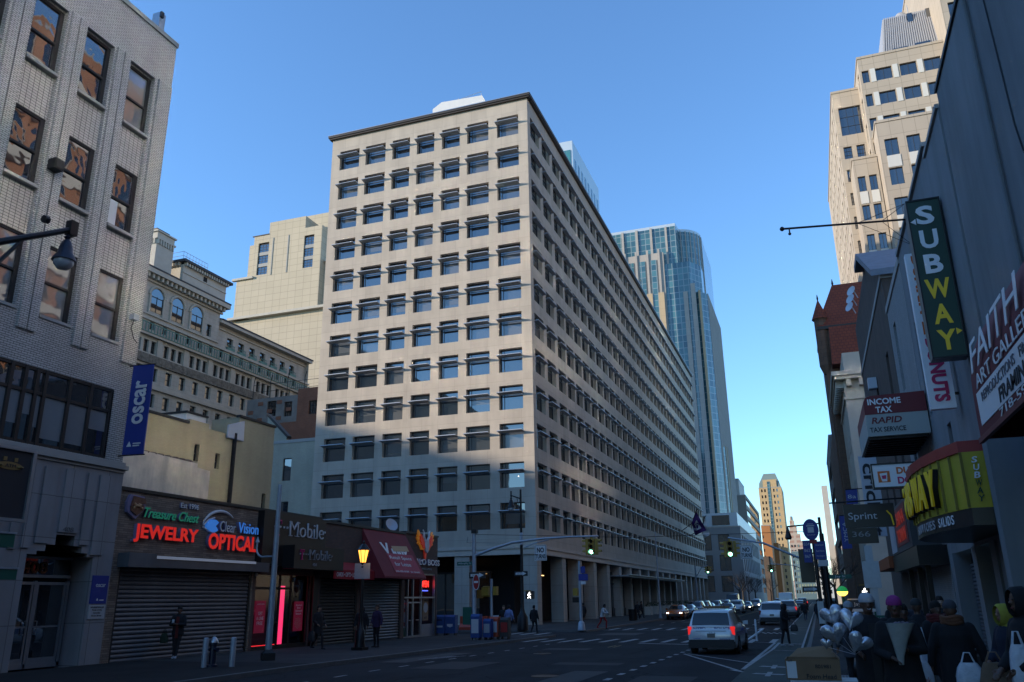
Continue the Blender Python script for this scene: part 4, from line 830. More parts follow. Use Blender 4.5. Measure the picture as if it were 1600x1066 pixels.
for g in range(-3, 7):
    y = 74.1+g*4.75
    for k in range(3): wA.append((y+k*1.28, 31.7, y+k*1.28+.85, 33.3))
wA = [h for h in wA if h[2] < 110.5 and h[0] > 60.5]
wG = [(76.0+i*2.2, 34.7, 76.8+i*2.2, 35.7) for i in range(-6, 16) if 76+i*2.2 < 109]
wU = [(91.4+i*2.55, 35.95, 92.7+i*2.55, 38.2) for i in range(7)]
arch = [(75.55, 37.05, 77.65), (79.25, 37.0, 81.3), (82.85, 37.05, 85.05), (71.9, 37.05, 74.0), (68.2, 37.05, 70.3)]
aH = [(a, z, b, 39.1) for a, z, b in arch]
allh = wB+wC+wD+wA+wG; hi = aH+[(86.2, 36.9, 87.1, 38.6)]
mb = MB(); mb.wall((OX, 0, 0), (0, 1, 0), (1, 0, 0), 60, 111, 0, 36.2, allh, .45); mb.wall((OX, 0, 0), (0, 1, 0), (1, 0, 0), 60, 88.6, 36.2, 41.6, hi, .45)
mb.wall((OX-.7, 0, 0), (0, 1, 0), (1, 0, 0), 88.6, 111, 36.2, 39.6, [(a, z-.2+.2, b, z1) for a, z, b, z1 in wU if z >= 36.2] or [(a, 36.25, b, z1) for a, z, b, z1 in wU], .4)
mb.poly([(OX-.7, 88.6, 36.2), (OX, 88.6, 36.2), (OX, 111, 36.2), (OX-.7, 111, 36.2)])
mb.wall((0, 88.6, 0), (1, 0, 0), (0, 1, 0), OX-25, OX, 36.2, 41.6, [], .3); mb.wall((0, 60, 0), (1, 0, 0), (0, -1, 0), OX-25, OX, 0, 41.6, [], .3); mb.wall((0, 111, 0), (1, 0, 0), (0, 1, 0), OX-25, OX, 0, 39.6, [], .3)
mb.wall((OX-25, 0, 0), (0, 1, 0), (-1, 0, 0), 60, 111, 0, 39.6, [], .3)
mb.build('wall', M['ashlar'], orn)
mb = MB(); mb.poly([(OX-25, 60, 41.5), (OX, 60, 41.5), (OX, 88.6, 41.5), (OX-25, 88.6, 41.5)]); mb.poly([(OX-25, 88.6, 39.6), (OX-.7, 88.6, 39.6), (OX-.7, 111, 39.6), (OX-25, 111, 39.6)])
mb.loft([[(OX+1.15, 60, 42.15), (OX+1.15, 89.4, 42.15), (OX-3, 89.4, 43.3), (OX-3, 60, 43.3)], [(OX+1.15, 60, 42.35), (OX+1.15, 89.4, 42.35), (OX-3, 89.4, 43.5), (OX-3, 60, 43.5)]])
mb.loft([[(OX+.35, 89, 39.95), (OX+.35, 111.8, 39.95), (OX-4, 111.8, 41.2), (OX-4, 89, 41.2)], [(OX+.35, 89, 40.2), (OX+.35, 111.8, 40.2), (OX-4, 111.8, 41.4), (OX-4, 89, 41.4)]])
mb.build('roof', M['slate'], orn)
mb = MB(); mb.box(OX-.3, 60, 41.55, OX+1.1, 89.35, 42.15); mb.box(OX, 60, 40.75, OX+.25, 88.9, 41.0); mb.box(OX-.7, 88.65, 39.55, OX+.3, 111.6, 39.95); mb.box(OX-.7, 88.65, 38.9, OX-.5, 111.2, 39.1)
for i in range(36):
    y = 60.3+i*.8; mb.box(OX, y, 41.0, OX+.85, y+.32, 41.55)
mb.build('cornice', M['trim_stone'], orn)
mb = MB(); mb.box(OX, 60, 27.25, OX+.35, 111.2, 27.7); mb.box(OX, 60, 33.75, OX+.5, 111.2, 34.05); mb.box(OX, 60, 35.75, OX+.25, 111.2, 35.95); mb.box(OX, 60, 36.45, OX+.2, 88.6, 36.65)
for a, z, b in arch:
    for s_ in (a-.28, b+.02): mb.box(OX, s_, 36.65, OX+.22, s_+.26, 39.1)
    c = (a+b)/2; r = (b-a)/2
    mb.tube([(OX+.1, c+(r+.3)*math.cos(t), 39.1+(r+.3)*math.sin(t)*.95) for t in [math.pi*i/12 for i in range(13)]], .2, 6)
mb.build('stone_band', M['trim_stone'], orn)
mb = MB(); mb.box(OX+.01, 60, 30.35, OX+.3, 111.15, 31.45); mb.build('carved_band', M['ashlar_dark'], orn)
for g in range(-3, 8):
    y = 73.2+g*4.75
    if 60 < y < 110: MB().box(OX, y-.4, 31.5, OX+.2, y+.4, 33.7).build('pilaster', M['trim_stone'], orn)
for a, z, b in arch:
    c = (a+b)/2; r = (b-a)/2; w = MB()
    w.prism([(c-r, z), (c+r, z), (c+r, 39.1)]+[(c+r*math.cos(t), 39.1+r*math.sin(t)) for t in [math.pi*i/12 for i in range(1, 12)]]+[(c-r, 39.1)], lambda u, v, d: (OX+d, u, v), .03, .06)
    o = w.build('arched_window', M['pane'], orn)
    w = MB()
    for yy in (c-.04, c-r+.02, c+r-.1): w.box(OX+.06, yy, z, OX+.1, yy+.08, 39.1)
    w.box(OX+.06, c-r, 38.9, OX+.1, c+r, 39.0); w.build('frame', M['dark_frame'], o)
lst = [(h, OX) for h in wB+wC+wD+wA+wG]+[((86.2, 36.9, 87.1, 38.6), OX)]+[((a, 36.25, b, z1), OX-.7) for a, z, b, z1 in wU]
for (a, z, b, z1), x in lst:
    st = 'grid' if (z, ) in ((31.7,),) else 'sash'
    if b < 69: continue
    inst('window', win1(b-a, z1-z, st, 'dark_frame', 'pane', .07)[1], orn, (x-.3, (a+b)/2, z), RAD(90))
for a, z, b, z1 in wU:
    q = MB(); q.box(OX-.7, a-.15, 36.2, OX-.35, b+.15, 36.75)
    for i in range(6): q.box(OX-.38, a-.1+i*.28, 36.75, OX-.35, a-.04+i*.28, 37.1)
    q.box(OX-.4, a-.15, 37.08, OX-.33, b+.15, 37.14); q.build('copper_balcony', M['verdigris'], orn)
mb = MB()
for i in range(100): mb.box(OX+.5, 60+i*.51, 34.05, OX+.56, 60.12+i*.51, 35.2)
mb.box(OX+.48, 60, 35.2, OX+.58, 111.2, 35.32); mb.box(OX+.48, 60, 34.05, OX+.58, 111.2, 34.15); mb.build('copper_railing', M['verdigris'], orn)
ph_ = thing('roof_penthouse', 'pale square penthouse with a corbelled eave on the ornate stone building', 'penthouse', (OX-4, 85, 42))
mb = MB(); mb.box(OX-8, 81.2, 41.6, OX-.6, 90.0, 45.6); mb.build('wall', M['trim_stone'], ph_)
mb = MB(); mb.box(OX-8.4, 80.7, 45.85, OX, 90.7, 46.2); mb.build('roof', M['slate'], ph_)
mb = MB()
for i in range(18): mb.box(OX-.6, 81.3+i*.5, 45.4, OX-.15, 81.55+i*.5, 45.85)
for i in range(14): mb.box(OX-7.8+i*.5, 80.8, 45.4, OX-7.55+i*.5, 81.2, 45.85)
mb.box(OX-.6, 81.2, 44.4, OX-.5, 90.0, 44.55); mb.build('corbels', M['trim_stone'], ph_)
MB().box(OX-.58, 85.2, 44.55, OX-.54, 85.9, 45.3).build('vent', M['dark'], ph_)
cn = thing('chimney', 'square white chimney with arched corbels on the ornate stone building', 'chimney', (OX-2, 78, 42))
mb = MB(); mb.box(OX-4.6, 76.2, 41.5, OX-.8, 79.3, 48.3); mb.build('shaft', M['trim_stone'], cn)
mb = MB(); mb.box(OX-4.8, 76.0, 48.3, OX-.6, 79.5, 48.5)
mb.box(OX-4.2, 76.6, 48.5, OX-1.4, 78.9, 49.1, 1)
for i in range(7): mb.box(OX-.8, 76.25+i*.45, 46.6, OX-.62, 76.45+i*.45, 47.3)
for i in range(8): mb.box(OX-4.55+i*.48, 76.02, 46.6, OX-4.35+i*.48, 76.2, 47.3)
mb.box(OX-4.78, 76.02, 47.3, OX-.62, 79.48, 47.5); mb.build('chimney_cap', [M['trim_stone'], M['dark_frame']], cn)
rl = thing('roof_railing', 'thin metal railing on the penthouse roof', 'railing', (OX-3, 83, 46.2))
mb = MB()
for i in range(9): mb.cyl((OX-.8, 81.2+i*.6, 46.2), (OX-.8, 81.2+i*.6, 47.5), .03, n=5)
for z in (46.9, 47.5): mb.tube([(OX-.8, 81.2, z), (OX-.8, 86, z)], .03, 5); mb.tube([(OX-4, 81.2, z), (OX-.8, 81.2, z)], .03, 5)
mb.build('rails', M['galv'], rl)
# ---- beige tower behind
M['beige_panel'] = brick('beige_stone_panels', (.43,.37,.27), (.46,.395,.29), (.28,.24,.18), 1.7, 1.35, .035, 0, .8, .1, (.1,.06), (.3,.05))
M['grey_spandrel'] = mat('grey_spandrel', (.25,.25,.24), .6)
bt = thing('beige_tower', 'beige panelled tower with stepped top and two window strips', 'building', (-92, 135, 0))
mb = MB()
mb.box(-103.4, 125.6, 0, -76, 160, 55); vols = [(-102.6, -99.2, 125, 158, 55, 63.3), (-100.4, -99.2, 125.3, 156, 63.3, 70.8), (-95.7, -87.3, 125, 155, 72.4, 75.0)]
hs = [(-98.05, 63.9, -95.55, 70.8), (-87.35, 63.8, -85.1, 70.7)]
mb.wall((0, 125, 0), (1, 0, 0), (0, -1, 0), -99.2, -83.4, 55, 72.4, hs, .4)
mb.wall((-83.4, 0, 0), (0, 1, 0), (1, 0, 0), 125, 155, 55, 72.4, [(128, 64.4, 129.6, 67.2), (128, 69, 129.6, 71.6)], .4); mb.wall((-99.2, 0, 0), (0, 1, 0), (-1, 0, 0), 125, 155, 55, 72.4, [], .3)
for v in vols: mb.box(v[0], v[2], v[4], v[1], v[3], v[5])
mb.box(-92, 130, 72.4, -78, 150, 77.8); mb.poly([(-99.2, 125, 72.4), (-83.4, 125, 72.4), (-83.4, 155, 72.4), (-99.2, 155, 72.4)]); mb.box(-83.4, 126.5, 55, -76, 156, 65)
mb.build('wall', M['beige_panel'], bt)
mb = MB(); mb.box(-103.8, 124.6, 55, -76, 125.6, 55.5); mb.box(-103.5, 124.6, 63.3, -98.6, 125.3, 63.75); mb.box(-84, 126, 65, -76, 126.6, 65.4); mb.build('stone_band', M['trim_stone'], bt)
for h in hs:
    for k in range(3):
        z = h[1]+k*2.45; inst('window', win1(h[2]-h[0], 1.75, 'grid', 'win_frame', 'pane', .08)[1], bt, ((h[0]+h[2])/2, 125.25, z), 0)
        if k < 2: MB().box(h[0], 125.15, z+1.75, h[2], 125.4, z+2.45).build('spandrel', M['grey_spandrel'], bt)
mb = MB()
for x in (-94.6, -91.0): mb.box(x-.1, 124.9, 63.5, x+.1, 125.0, 71.5)
mb.build('panel_joint', M['grey_spandrel'], bt)
tg = MB(); tg.box(-99.6, 124.9, 72.4, -95.7, 125.1, 72.6); tg.build('terrace_coping', M['dark_frame'], bt)

# ================================================================ TOWERS BEYOND THE OFFICE BLOCK
M['teal_glass'] = brick('teal_curtain_glass', (.035,.16,.18), (.05,.20,.22), (.12,.2,.22), 1.6, 1.9, .05, 0, .08, .05, (.05,.2), None, .8)
M['pale_panel'] = mat('pale_metal_panel', (.45,.52,.58), .45, .2, noise=(.1,.06))
M['glass_grid'] = brick('blue_green_glass_grid', (.03,.085,.12), (.075,.19,.22), (.22,.28,.30), 1.35, 1.7, .10, 0, .1, .05, (.06,.25), None, .8, dist=.05)
M['tower_stone'] = brick('buff_tower_stone', (.46,.36,.24), (.48,.38,.25), (.36,.28,.19), 1.5, 2, .03, 0, .8, .1, (.1,.06))
M['tower_grey'] = brick('grey_tower_stone', (.36,.34,.32), (.38,.36,.34), (.25,.24,.23), 1.5, 2, .03, 0, .8, .1, (.1,.06))
tt = thing('glass_tower', 'slim tower top with teal glass end and pale ribbed side above the roof line', 'building', (-60, 215, 0))
mb = MB(); mb.box(-58, 200, 0, -51.8, 231, 127); mb.build('wall', M['pale_panel'], tt)
mb = MB(); mb.box(-57.6, 199.8, 60, -52.4, 200, 124); mb.build('glass_end', M['teal_glass'], tt)
for i in range(8):
    MB().box(-51.8, 202+i*3.7, 60, -51.74, 203.7+i*3.7, 122).build('window_strip', M['glass_grid'], tt)
gt = thing('glass_tower', 'broad tower of blue green glass and buff stone piers with a curved corner', 'building', (-35, 225, 0))
k_ = 205/195
mb = MB()
def arcring(x0, y0, r, a0, a1, n=14): return [(x0+r*math.cos(a0+(a1-a0)*i/n), y0+r*math.sin(a0+(a1-a0)*i/n)) for i in range(n+1)]
def extr(mb, pl, z0, z1, mi=0): mb.loft([[(x, y, z0) for x, y in pl], [(x, y, z1) for x, y in pl]], mi)
ring = [(-60, 240), (-60, 205), (-25.4, 205)]+arcring(-25.4-1.5, 216, 7.0, -1.3, 0)+[(-19.9, 240)]
extr(mb, ring, 0, 97.8); mb.build('curtain_wall', M['glass_grid'], gt)
mb = MB()
extr(mb, [(-19.9, 240), (-29.5, 240), (-29.5, 204), (-22.5, 204), (-19.95, 208.5)], 0, 86.6); mb.build('corner_bay', M['glass_grid'], gt)
mb = MB()
for x, z1 in ((-23.9, 87.2), (-21.9, 87.0)): mb.box(x-.55, 203.4, 0, x+.55, 204, 80 if x > -23 else 78)
mb.build('corner_pier', M['tower_grey'], gt)
extr(q := MB(), [(-18.8, 240), (-22, 240), (-22, 206), (-20.6, 205.2), (-18.8, 208)], 0, 78.2); q.build('ribbed_shoulder', M['glass_grid'], gt)
for i in range(30): MB().box(-18.8, 208.2+i*1.06, 0, -18.6, 208.65+i*1.06, 78.4).build('rib', M['tower_grey'], gt)
for x, y in ((-21.8, 205.95), (-20.5, 205.2)): MB().box(x-.3, y-.15, 0, x+.3, y+.2, 78.5).build('corner_rib', M['tower_stone'], gt)
mb = MB(); mb.box(-60, 203.5, 0, -28.9, 205, 90.0); mb.build('stone_front', M['tower_grey'], gt)
mb = MB()
for i in range(9):
    x = -31.6-i*3.05; mb.box(x-.75, 203.3, 0, x+.75, 203.5, 88)
mb.build('glass_strip', M['glass_grid'], gt)
mb = MB()
for i in range(10): x = -30.1-i*3.05; mb.box(x-.28, 203.15, 0, x+.28, 203.48, 91)
for i in range(7): x = -32-i*3.9; mb.box(x-.3, 204.6, 90, x+.3, 204.98, 98)
mb.box(-28.2, 204.6, 0, -27.7, 204.98, 97.8); mb.build('pier', M['tower_grey'], gt)
mb = MB(); mb.box(-60, 203.1, 0, -29.6, 203.3, 74)
for i in range(9):
    x = -31.6-i*3.05
b_ = MB()
for i in range(10): x = -30.1-i*3.05; b_.box(x-.75, 203.05, 0, x+.75, 203.14, 78.5)
b_.build('buff_pier', M['tower_stone'], gt)
mb = MB(); extr(mb, [(x*1.0, y) for x, y in ring], 97.8, 98.6); mb.build('parapet', M['pale_panel'], gt)
mb = MB()
for a in range(7):
    t = -1.25+a*.2; x, y = -26.9+7.05*math.cos(t), 216+7.05*math.sin(t); mb.box(x-.12, y-.12, 80, x+.12, y+.12, 98)
mb.build('curved_mullion', M['tower_grey'], gt)
cg = thing('glass_drum', 'rounded lower glass bay at the foot of the broad tower', 'building', (-22, 215, 0))
mb = MB(); extr(mb, [(-24, 222)]+arcring(-22.2, 212, 4.4, -2.2, .9, 18), 0, 37.8); mb.build('curtain_wall', M['glass_grid'], cg)
mb = MB()
for i in range(9):
    t = -2.0+i*.34; mb.box(-22.2+4.45*math.cos(t)-.12, 212+4.45*math.sin(t)-.12, 0, -22.2+4.45*math.cos(t)+.12, 212+4.45*math.sin(t)+.12, 38)
mb.build('mullion', M['tower_stone'], cg)
M['grey_stone'] = mat('grey_blue_stone', (.21,.22,.23), .8, noise=(.3,.08))
nl = block('low_stone_building', 'low grey stone building with paired windows under the glass tower', (-34, -17.4, 225, 300), -.3, 19.2, 'grey_stone', {'S': [(-32.5+i*4.6, 3+j*5.2, -29.6+i*4.6, 7+j*5.2) for i in range(3) for j in range(3)], 'E': [(228+i*6, 3+j*5.2, 231.6+i*6, 7+j*5.2) for i in range(11) for j in range(3)]}, 'double', 'win_frame', 'pane', .4, fw=.15)
MB().box(-33, 226, 19.2, -18, 298, 23).build('upper_storey', M['pale_panel'], nl)
MB().box(-30, 225.8, 19.9, -26.2, 226, 22.4).build('upper_window', M['pane'], nl); MB().box(-24.5, 225.8, 19.9, -20, 226, 22.4).build('upper_window', M['pane'], nl)
M['white_rib'] = mat('white_concrete', (.48,.47,.44), .8, noise=(.3,.08)); M['tan_wall'] = mat('tan_concrete', (.26,.235,.20), .85, noise=(.3,.06))
wr = block('ribbed_building', 'blank tan end wall with long white banded side down the street', (-26, -20.4, 300, 372), -.3, 35.6, 'tan_wall', {'E': [(301.5, 3+j*3.7, 371, 5.2+j*3.7) for j in range(9)]}, 'plain', 'white_rib', 'pane', .3)
block('roof_block', 'small cream roof block above the blank tan end wall', (-27, -22.6, 305, 330), 35.6, 42, 'white_rib', {'S': [(-26.4, 36.5, -24.2, 39)]}, 'grid', 'win_frame', 'pane', .3, cat='roof block')
M['sand_brick'] = brick('sand_brick', (.47,.33,.17), (.50,.35,.18), (.38,.28,.16), 3, 2, .06, .5, .85, .1, (.05,.06))
mt = block('apartment_tower', 'sandy brick apartment tower with a grey green mansard top', (-23.6, -12.2, 450, 480), -.3, 55.8, 'sand_brick', {'S': [(x, 4+j*3.1, x+.75, 5.5+j*3.1) for x in (-22.4, -20.8, -16.4, -14.8) for j in range(17)]}, 'plain', 'win_frame', 'pane', .3)
MB().box(-19.1, 449.8, 4, -17.7, 449.95, 59).build('glass_strip', M['glass_grid'], mt)
M['mansard'] = mat('weathered_copper_roof', (.17,.22,.20), .6, noise=(.3,.1))
mb = MB(); mb.loft([[(-23.3, 450.3, 55.8), (-12.5, 450.3, 55.8), (-12.5, 478, 55.8), (-23.3, 478, 55.8)], [(-23.1, 450.6, 58.2), (-12.8, 450.6, 58.2), (-12.8, 478, 58.2), (-23.1, 478, 58.2)], [(-20.6, 454, 63.6), (-14.6, 454, 63.6), (-14.6, 474, 63.6), (-20.6, 474, 63.6)]]); mb.build('mansard_roof', M['mansard'], mt)
MB().box(-21.2, 450.0, 55.85, -14.4, 450.28, 60).build('dormer', M['sand_brick'], mt)
M['orange_brick'] = mat('orange_brick', (.36,.15,.05), .85, noise=(.3,.08)); M['dark_brown'] = mat('dark_brown_brick', (.06,.04,.035), .85)
mbk = block('brick_slab', 'orange brick slab building in front of the sandy tower', (-21.6, -17.7, 400, 440), -.3, 32.7, 'orange_brick', {'S': [(-21.3, 3+j*3, -20.8, 4.4+j*3) for j in range(9)]}, 'plain', 'win_frame', 'pane', .3)
block('brick_slab', 'narrow brown brick block beside the orange slab', (-17.6, -15.6, 420, 452), -.3, 26, 'orange_brick', {}, coping=False)
M['pink_brick'] = brick('pink_banded_brick', (.34,.20,.15), (.37,.22,.16), (.42,.33,.26), 20, 3.2, .9, 0, .85, .1, (.05,.08))
st = thing('stepped_tower', 'stepped pinkish brick tower topped by a round water tank', 'building', (-11, 600, 0))
mb = MB()
for x0, x1, z0, z1 in ((-15, -6.6, 0, 37), (-14.6, -7.6, 37, 42), (-14, -9.4, 42, 47.5), (-13.4, -10.6, 47.5, 51)): mb.box(x0, 600, z0, x1, 615, z1)
mb.build('wall', M['pink_brick'], st); MB().lathe((-12.2, 606, 51), [(1.0, 0), (1.0, 2.6), (.1, 3.4)], 12).build('water_tank', M['tan_wall'], st)
for j in range(9):
    for x in (-13.6, -11.6, -9.4): inst('window', win1(1.0, 1.5, 'plain', 'win_frame', 'pane', .1)[1], st, (x, 599.9, 6+j*3.4), 0)
M['teal_grey'] = mat('teal_grey_block', (.10,.16,.18), .7, noise=(.2,.1))
ed = block('banded_building', 'blue grey banded building closing the end of the street', (-12.5, -1.2, 520, 560), -.3, 26.5, 'teal_grey', {'S': [(-12+i*1.55, 3+j*3.3, -11+i*1.55, 5+j*3.3) for i in range(7) for j in range(7)]}, 'plain', 'white_rib', 'pane', .3)
bs = block('white_block', 'bright white building at the far end of the street', (-1.4, 5.6, 640, 660), -.3, 29, 'white_rib', {'S': [(-1+i*1.7, 2+j*3.4, .1+i*1.7, 4.2+j*3.4) for i in range(4) for j in range(8)]}, 'plain', 'dark_frame', 'pane', .3)
block('far_block', 'long pale low building across the far end of the street', (-40, 30, 720, 740), -.3, 13, 'white_rib', {'S': [(-14+i*3.2, 3, -12.2+i*3.2, 6) for i in range(12)]}, 'plain', 'dark_frame', 'pane', .3)
block('brown_building', 'dark brown street wall below the tan end wall', (-27, -17.8, 376, 398), -.3, 18, 'brown_brick', {}, coping=False)
block('brown_building', 'dark brick low building beyond the orange slab', (-21, -13, 456, 500), -.3, 22, 'brown_brick', {}, coping=False)

for o in (gt, cg):
    o.location = Vector((0, 0, 1.85))+(o.location-Vector((0, 0, 1.85)))*1.2; o.scale = (1.2, 1.2, 1.2)
# ================================================================ OUT OF FRAME TO THE SOUTH AND WEST
M['tall_stone'] = brick('tall_stone', (.36,.33,.29), (.38,.35,.30), (.28,.26,.23), 3, 1.8, .02, 0, .85, .1, (.2,.1))
block('street_block', 'low stone block standing across the side street to the west', (-110, -76, 26, 57.5), 0, 22, 'tall_stone', {'E': grid(30, 3.4, 8, 1.6, 4, 3.6, 4, 2.1)}, 'sash')
block('street_block', 'unseen tall stone slab added far to the west to shade the office block', (-260, -205, -95, 60), 0, 64, 'tall_stone', {}, 'sash')  # out of view, added to cast the soft shadow edge on the office front
block('street_block', 'unseen thin stone block added along the western street to cast shade', (-80, -76, -70, 25), 0, 47, 'tall_stone', {}, 'sash')  # out of view, added and sized to keep the eastern buildings in shade
block('street_block', 'plain stone block continuing the western side behind the camera', (-45, -22.9, -60, 5.6), 0, 27, 'tall_stone', {'E': grid(-50, 3.4, 15, 1.5, 4, 3.7, 6, 2.2)}, 'sash')
block('street_block', 'brick block on the eastern pavement behind the camera', (5, 30, -60, 4), 0, 20, 'red_brick', {'W': grid(-50, 3.4, 15, 1.5, 4, 3.7, 4, 2.2)}, 'sash')
M['mirror_glass'] = mat('sun_bounce_mirror', (.62,.63,.64), .12, 1.0)  # mirror metal added in window openings to throw sunlight onto shaded walls
M['orange_tower'] = brick('orange_brown_brick', (.33,.15,.08), (.29,.13,.07), (.26,.17,.12), .6, .3, .02, .5, .85, .1, (.15,.2))
at = block('brick_tower', 'tall orange brick flats behind the grey stucco building', (26, 50, 34, 88), 0, 62, 'orange_tower', {'W': grid(37.5, 6.2, 8, 4.6, 6.2, 5.1, 11, 3.2)}, 'double', 'white_rib', 'pane', .3, cap=100, pms=['mirror_glass', 'pane', 'pane', 'pane'])  # random panes are mirrors, added to bounce sun across the street
mb = MB()
for j in range(11): mb.box(25.5, 34.5, 4.6+j*5.1, 26, 87.5, 5.9+j*5.1)
mb.build('balcony_band', M['white_rib'], at)
mg = block('mirror_block', 'unseen mirror glass block added behind the camera to bounce sunlight', (26, 45, -34, 12), 0, 46, 'tall_stone', {'W': grid(-31.5, 5.6, 8, 3.6, 13.6, 5.4, 6, 4.0)}, 'plain', 'win_frame', 'mirror_glass', .1, cap=100)  # added reflector, sends sun onto the shops and the white brick wall
# ================================================================ EAST SIDE OF THE STREET
M['stucco'] = mat('grey_stucco', (.175,.19,.20), .9, noise=(.3,.2), streak=(.7,.3), bump=(25,.15,.01))
M['stucco_light'] = mat('pale_stucco', (.19,.205,.215), .9, noise=(.4,.15), streak=(.7,.25))
XE = 5.0
gs = thing('stucco_building', 'windowless grey stucco building rising at the right edge', 'building', (XE+5, 15, 0))
mb = MB(); mb.wall((XE, 0, 0), (0, 1, 0), (-1, 0, 0), 13, 24.1, 0, 16.1, [], .3); mb.box(XE, 4.2, 0, 24, 12.99, 9.5); mb.wall((0, 24.1, 0), (1, 0, 0), (0, 1, 0), XE, 24, 0, 16.1, [], .3); mb.wall((0, 13, 0), (1, 0, 0), (0, -1, 0), XE, 24, 0, 16.1, [], .3); mb.poly([(XE, 13, 16), (24, 13, 16), (24, 24.1, 16), (XE, 24.1, 16)]); mb.build('wall', M['stucco'], gs)  # unseen southern end kept low so the bounced sunlight clears it
MB().box(XE-.06, 13, 16.1, XE+.3, 24.15, 16.22).build('coping', M['dark_frame'], gs)
mb = MB(); c0, c1 = onx(1536, 0, XE-.02), onx(1600, 238, XE-.02); mb.tube([c0+Vector((0, 0, 2)), c0, onx(1560, 95, XE-.02), onx(1585, 195, XE-.02), c1, c1+Vector((0, -2, -.4))], .02, 5); tag(mb.build('cable', M['black_metal']), 'black cable hanging down the grey stucco wall', 'cable')
sb = thing('stucco_pier', 'narrow grey stucco pier building between the vertical signs', 'building', (XE+3, 25.6, 0))
mb = MB(); mb.box(XE-.05, 24.15, 3.2, 20, 27.2, 15.6); mb.build('wall', M['stucco'], sb); MB().box(XE-.12, 24.12, 15.6, 20, 27.25, 15.74).build('coping', M['coping'], sb)
for y0, y1, m_ in ((24.2, 24.9, 'stucco_light'), (26.1, 27.1, 'stucco_light')): MB().box(XE-.08, y0, 0, XE+.5, y1, 3.2).build('pillar', M[m_], sb)
MB().box(XE+.6, 24.9, 0, XE+.7, 26.1, 3.2).build('dark_door', M['dark'], sb)
pc = thing('stucco_shop', 'pale grey two storey shop with slit windows behind the vertical signs', 'building', (XE+5, 32, 0))
hC = [(31.6, 9.2, 32.4, 12.4), (35.2, 8.6, 36.0, 12.6), (31.6, 4.9, 32.4, 7.6), (35.2, 4.4, 36, 7.2)]
mb = MB(); mb.wall((XE, 0, 0), (0, 1, 0), (-1, 0, 0), 27.25, 37.2, 3.3, 16.1, hC, .3); mb.wall((0, 37.2, 0), (1, 0, 0), (0, 1, 0), XE, 20, 0, 16.1, [], .3); mb.wall((0, 27.25, 0), (1, 0, 0), (0, -1, 0), XE, 20, 0, 16.1, [], .3); mb.poly([(XE, 27.25, 16), (20, 27.25, 16), (20, 37.2, 16), (XE, 37.2, 16)]); mb.build('wall', M['stucco_light'], pc)
MB().box(XE-.1, 27.3, 16.1, XE+.3, 37.25, 16.25).build('coping', M['coping'], pc)
for h in hC: inst('window', win1(h[2]-h[0], h[3]-h[1], 'sash', 'dark_frame', 'pane', .06)[1], pc, (XE+.2, (h[0]+h[2])/2, h[1]), RAD(-90))
for y in (27.4, 30.6, 35.6): MB().box(XE-.1, y, -.1, XE+.5, y+.75, 3.3).build('pillar', M['stucco_light'], pc)
MB().box(XE+.6, 27.3, -.1, XE+.7, 37.1, 3.3).build('shop_window', M['pane'], pc)
mb = MB(); slats(mb, 33.0, 35.4, -.1, 2.9, XE+.45, .13, -.05); mb.build('roller_shutter', M['shutter'], pc)
M['dwhite_brick'] = brick('white_painted_brick', (.24,.25,.25), (.27,.28,.28), (.17,.18,.18), .22, .075, .008, .5, .8, .4, (.5,.1), (.8,.12))
pd = block('painted_brick_building', 'narrow white painted brick building with slit windows', (XE, 20, 37.3, 44.4), -.2, 15.8, 'dwhite_brick', {'W': [(41.9, 6.2, 42.9, 10.2), (41.9, 11.2, 42.9, 14.6)]}, 'sash', 'dark_frame', 'pane', .3)
M['brown_wood'] = mat('brown_cladding', (.085,.062,.05), .85, noise=(1.5,.2), streak=(3,.3)); M['blue_slate'] = mat('blue_grey_slate', (.16,.18,.22), .6, noise=(2,.2))
pe = block('brown_building', 'dark brown clad building with a sloping slate dormer', (XE, 20, 44.5, 66), -.3, 17.8, 'brown_wood', {'W': [(47, 6, 48.2, 9.6), (50.5, 6, 51.7, 9.6), (54.5, 6, 55.7, 9.6), (59, 6, 60.2, 9.6), (47, 11.5, 48.2, 14.5), (55, 11, 56.2, 15)]}, 'sash', 'dark_frame', 'pane', .35)
mb = MB(); mb.prism([(44.5, 17.8), (44.5, 18.0), (51.2, 21.6), (66, 21.6), (66, 17.8)], lambda u, v, d: (d, u, v), XE+.02, 18); mb.build('attic', M['brown_wood'], pe)
mb = MB(); mb.prism([(44.2, 17.9), (44.2, 18.25), (51.2, 22.0), (53.5, 22.0), (53.5, 21.6), (51.2, 21.6)], lambda u, v, d: (d, u, v), XE-.5, 18); mb.build('dormer_roof', M['blue_slate'], pe)
mb = MB(); mb.box(4.5, 55.4, 14.4, XE, 56.1, 15.1); mb.build('air_conditioner', M['sign_dim'], pe)
M['white_stone'] = mat('pale_classical_stone', (.50,.46,.38), .8, noise=(.6,.1), streak=(.5,.1))
wc = thing('classical_building', 'pale classical stone building with a heavy bracketed cornice', 'building', (9, 93, 0))
hW = [(88+i*2.4, 4+j*4.4, 89.3+i*2.4, 7.2+j*4.4) for i in range(5) for j in range(4)]
mb = MB(); mb.wall((4.75, 0, 0), (0, 1, 0), (-1, 0, 0), 87, 100, -.3, 22.6, [h for h in hW if h[3] < 22], .4); mb.wall((0, 87, 0), (1, 0, 0), (0, -1, 0), 4.75, 20, -.3, 22.6, [], .3); mb.wall((0, 100, 0), (1, 0, 0), (0, 1, 0), 4.75, 20, -.3, 22.6, [], .3)
mb.box(5.0, 87.4, 23.4, 20, 99.6, 25.6); mb.build('wall', M['white_stone'], wc)
mb = MB(); mb.box(3.9, 86.2, 22.6, 20, 100.8, 22.95); mb.box(3.7, 86.0, 22.95, 20, 101, 23.4); mb.box(4.6, 86.85, 20.6, 20, 100.2, 20.85)
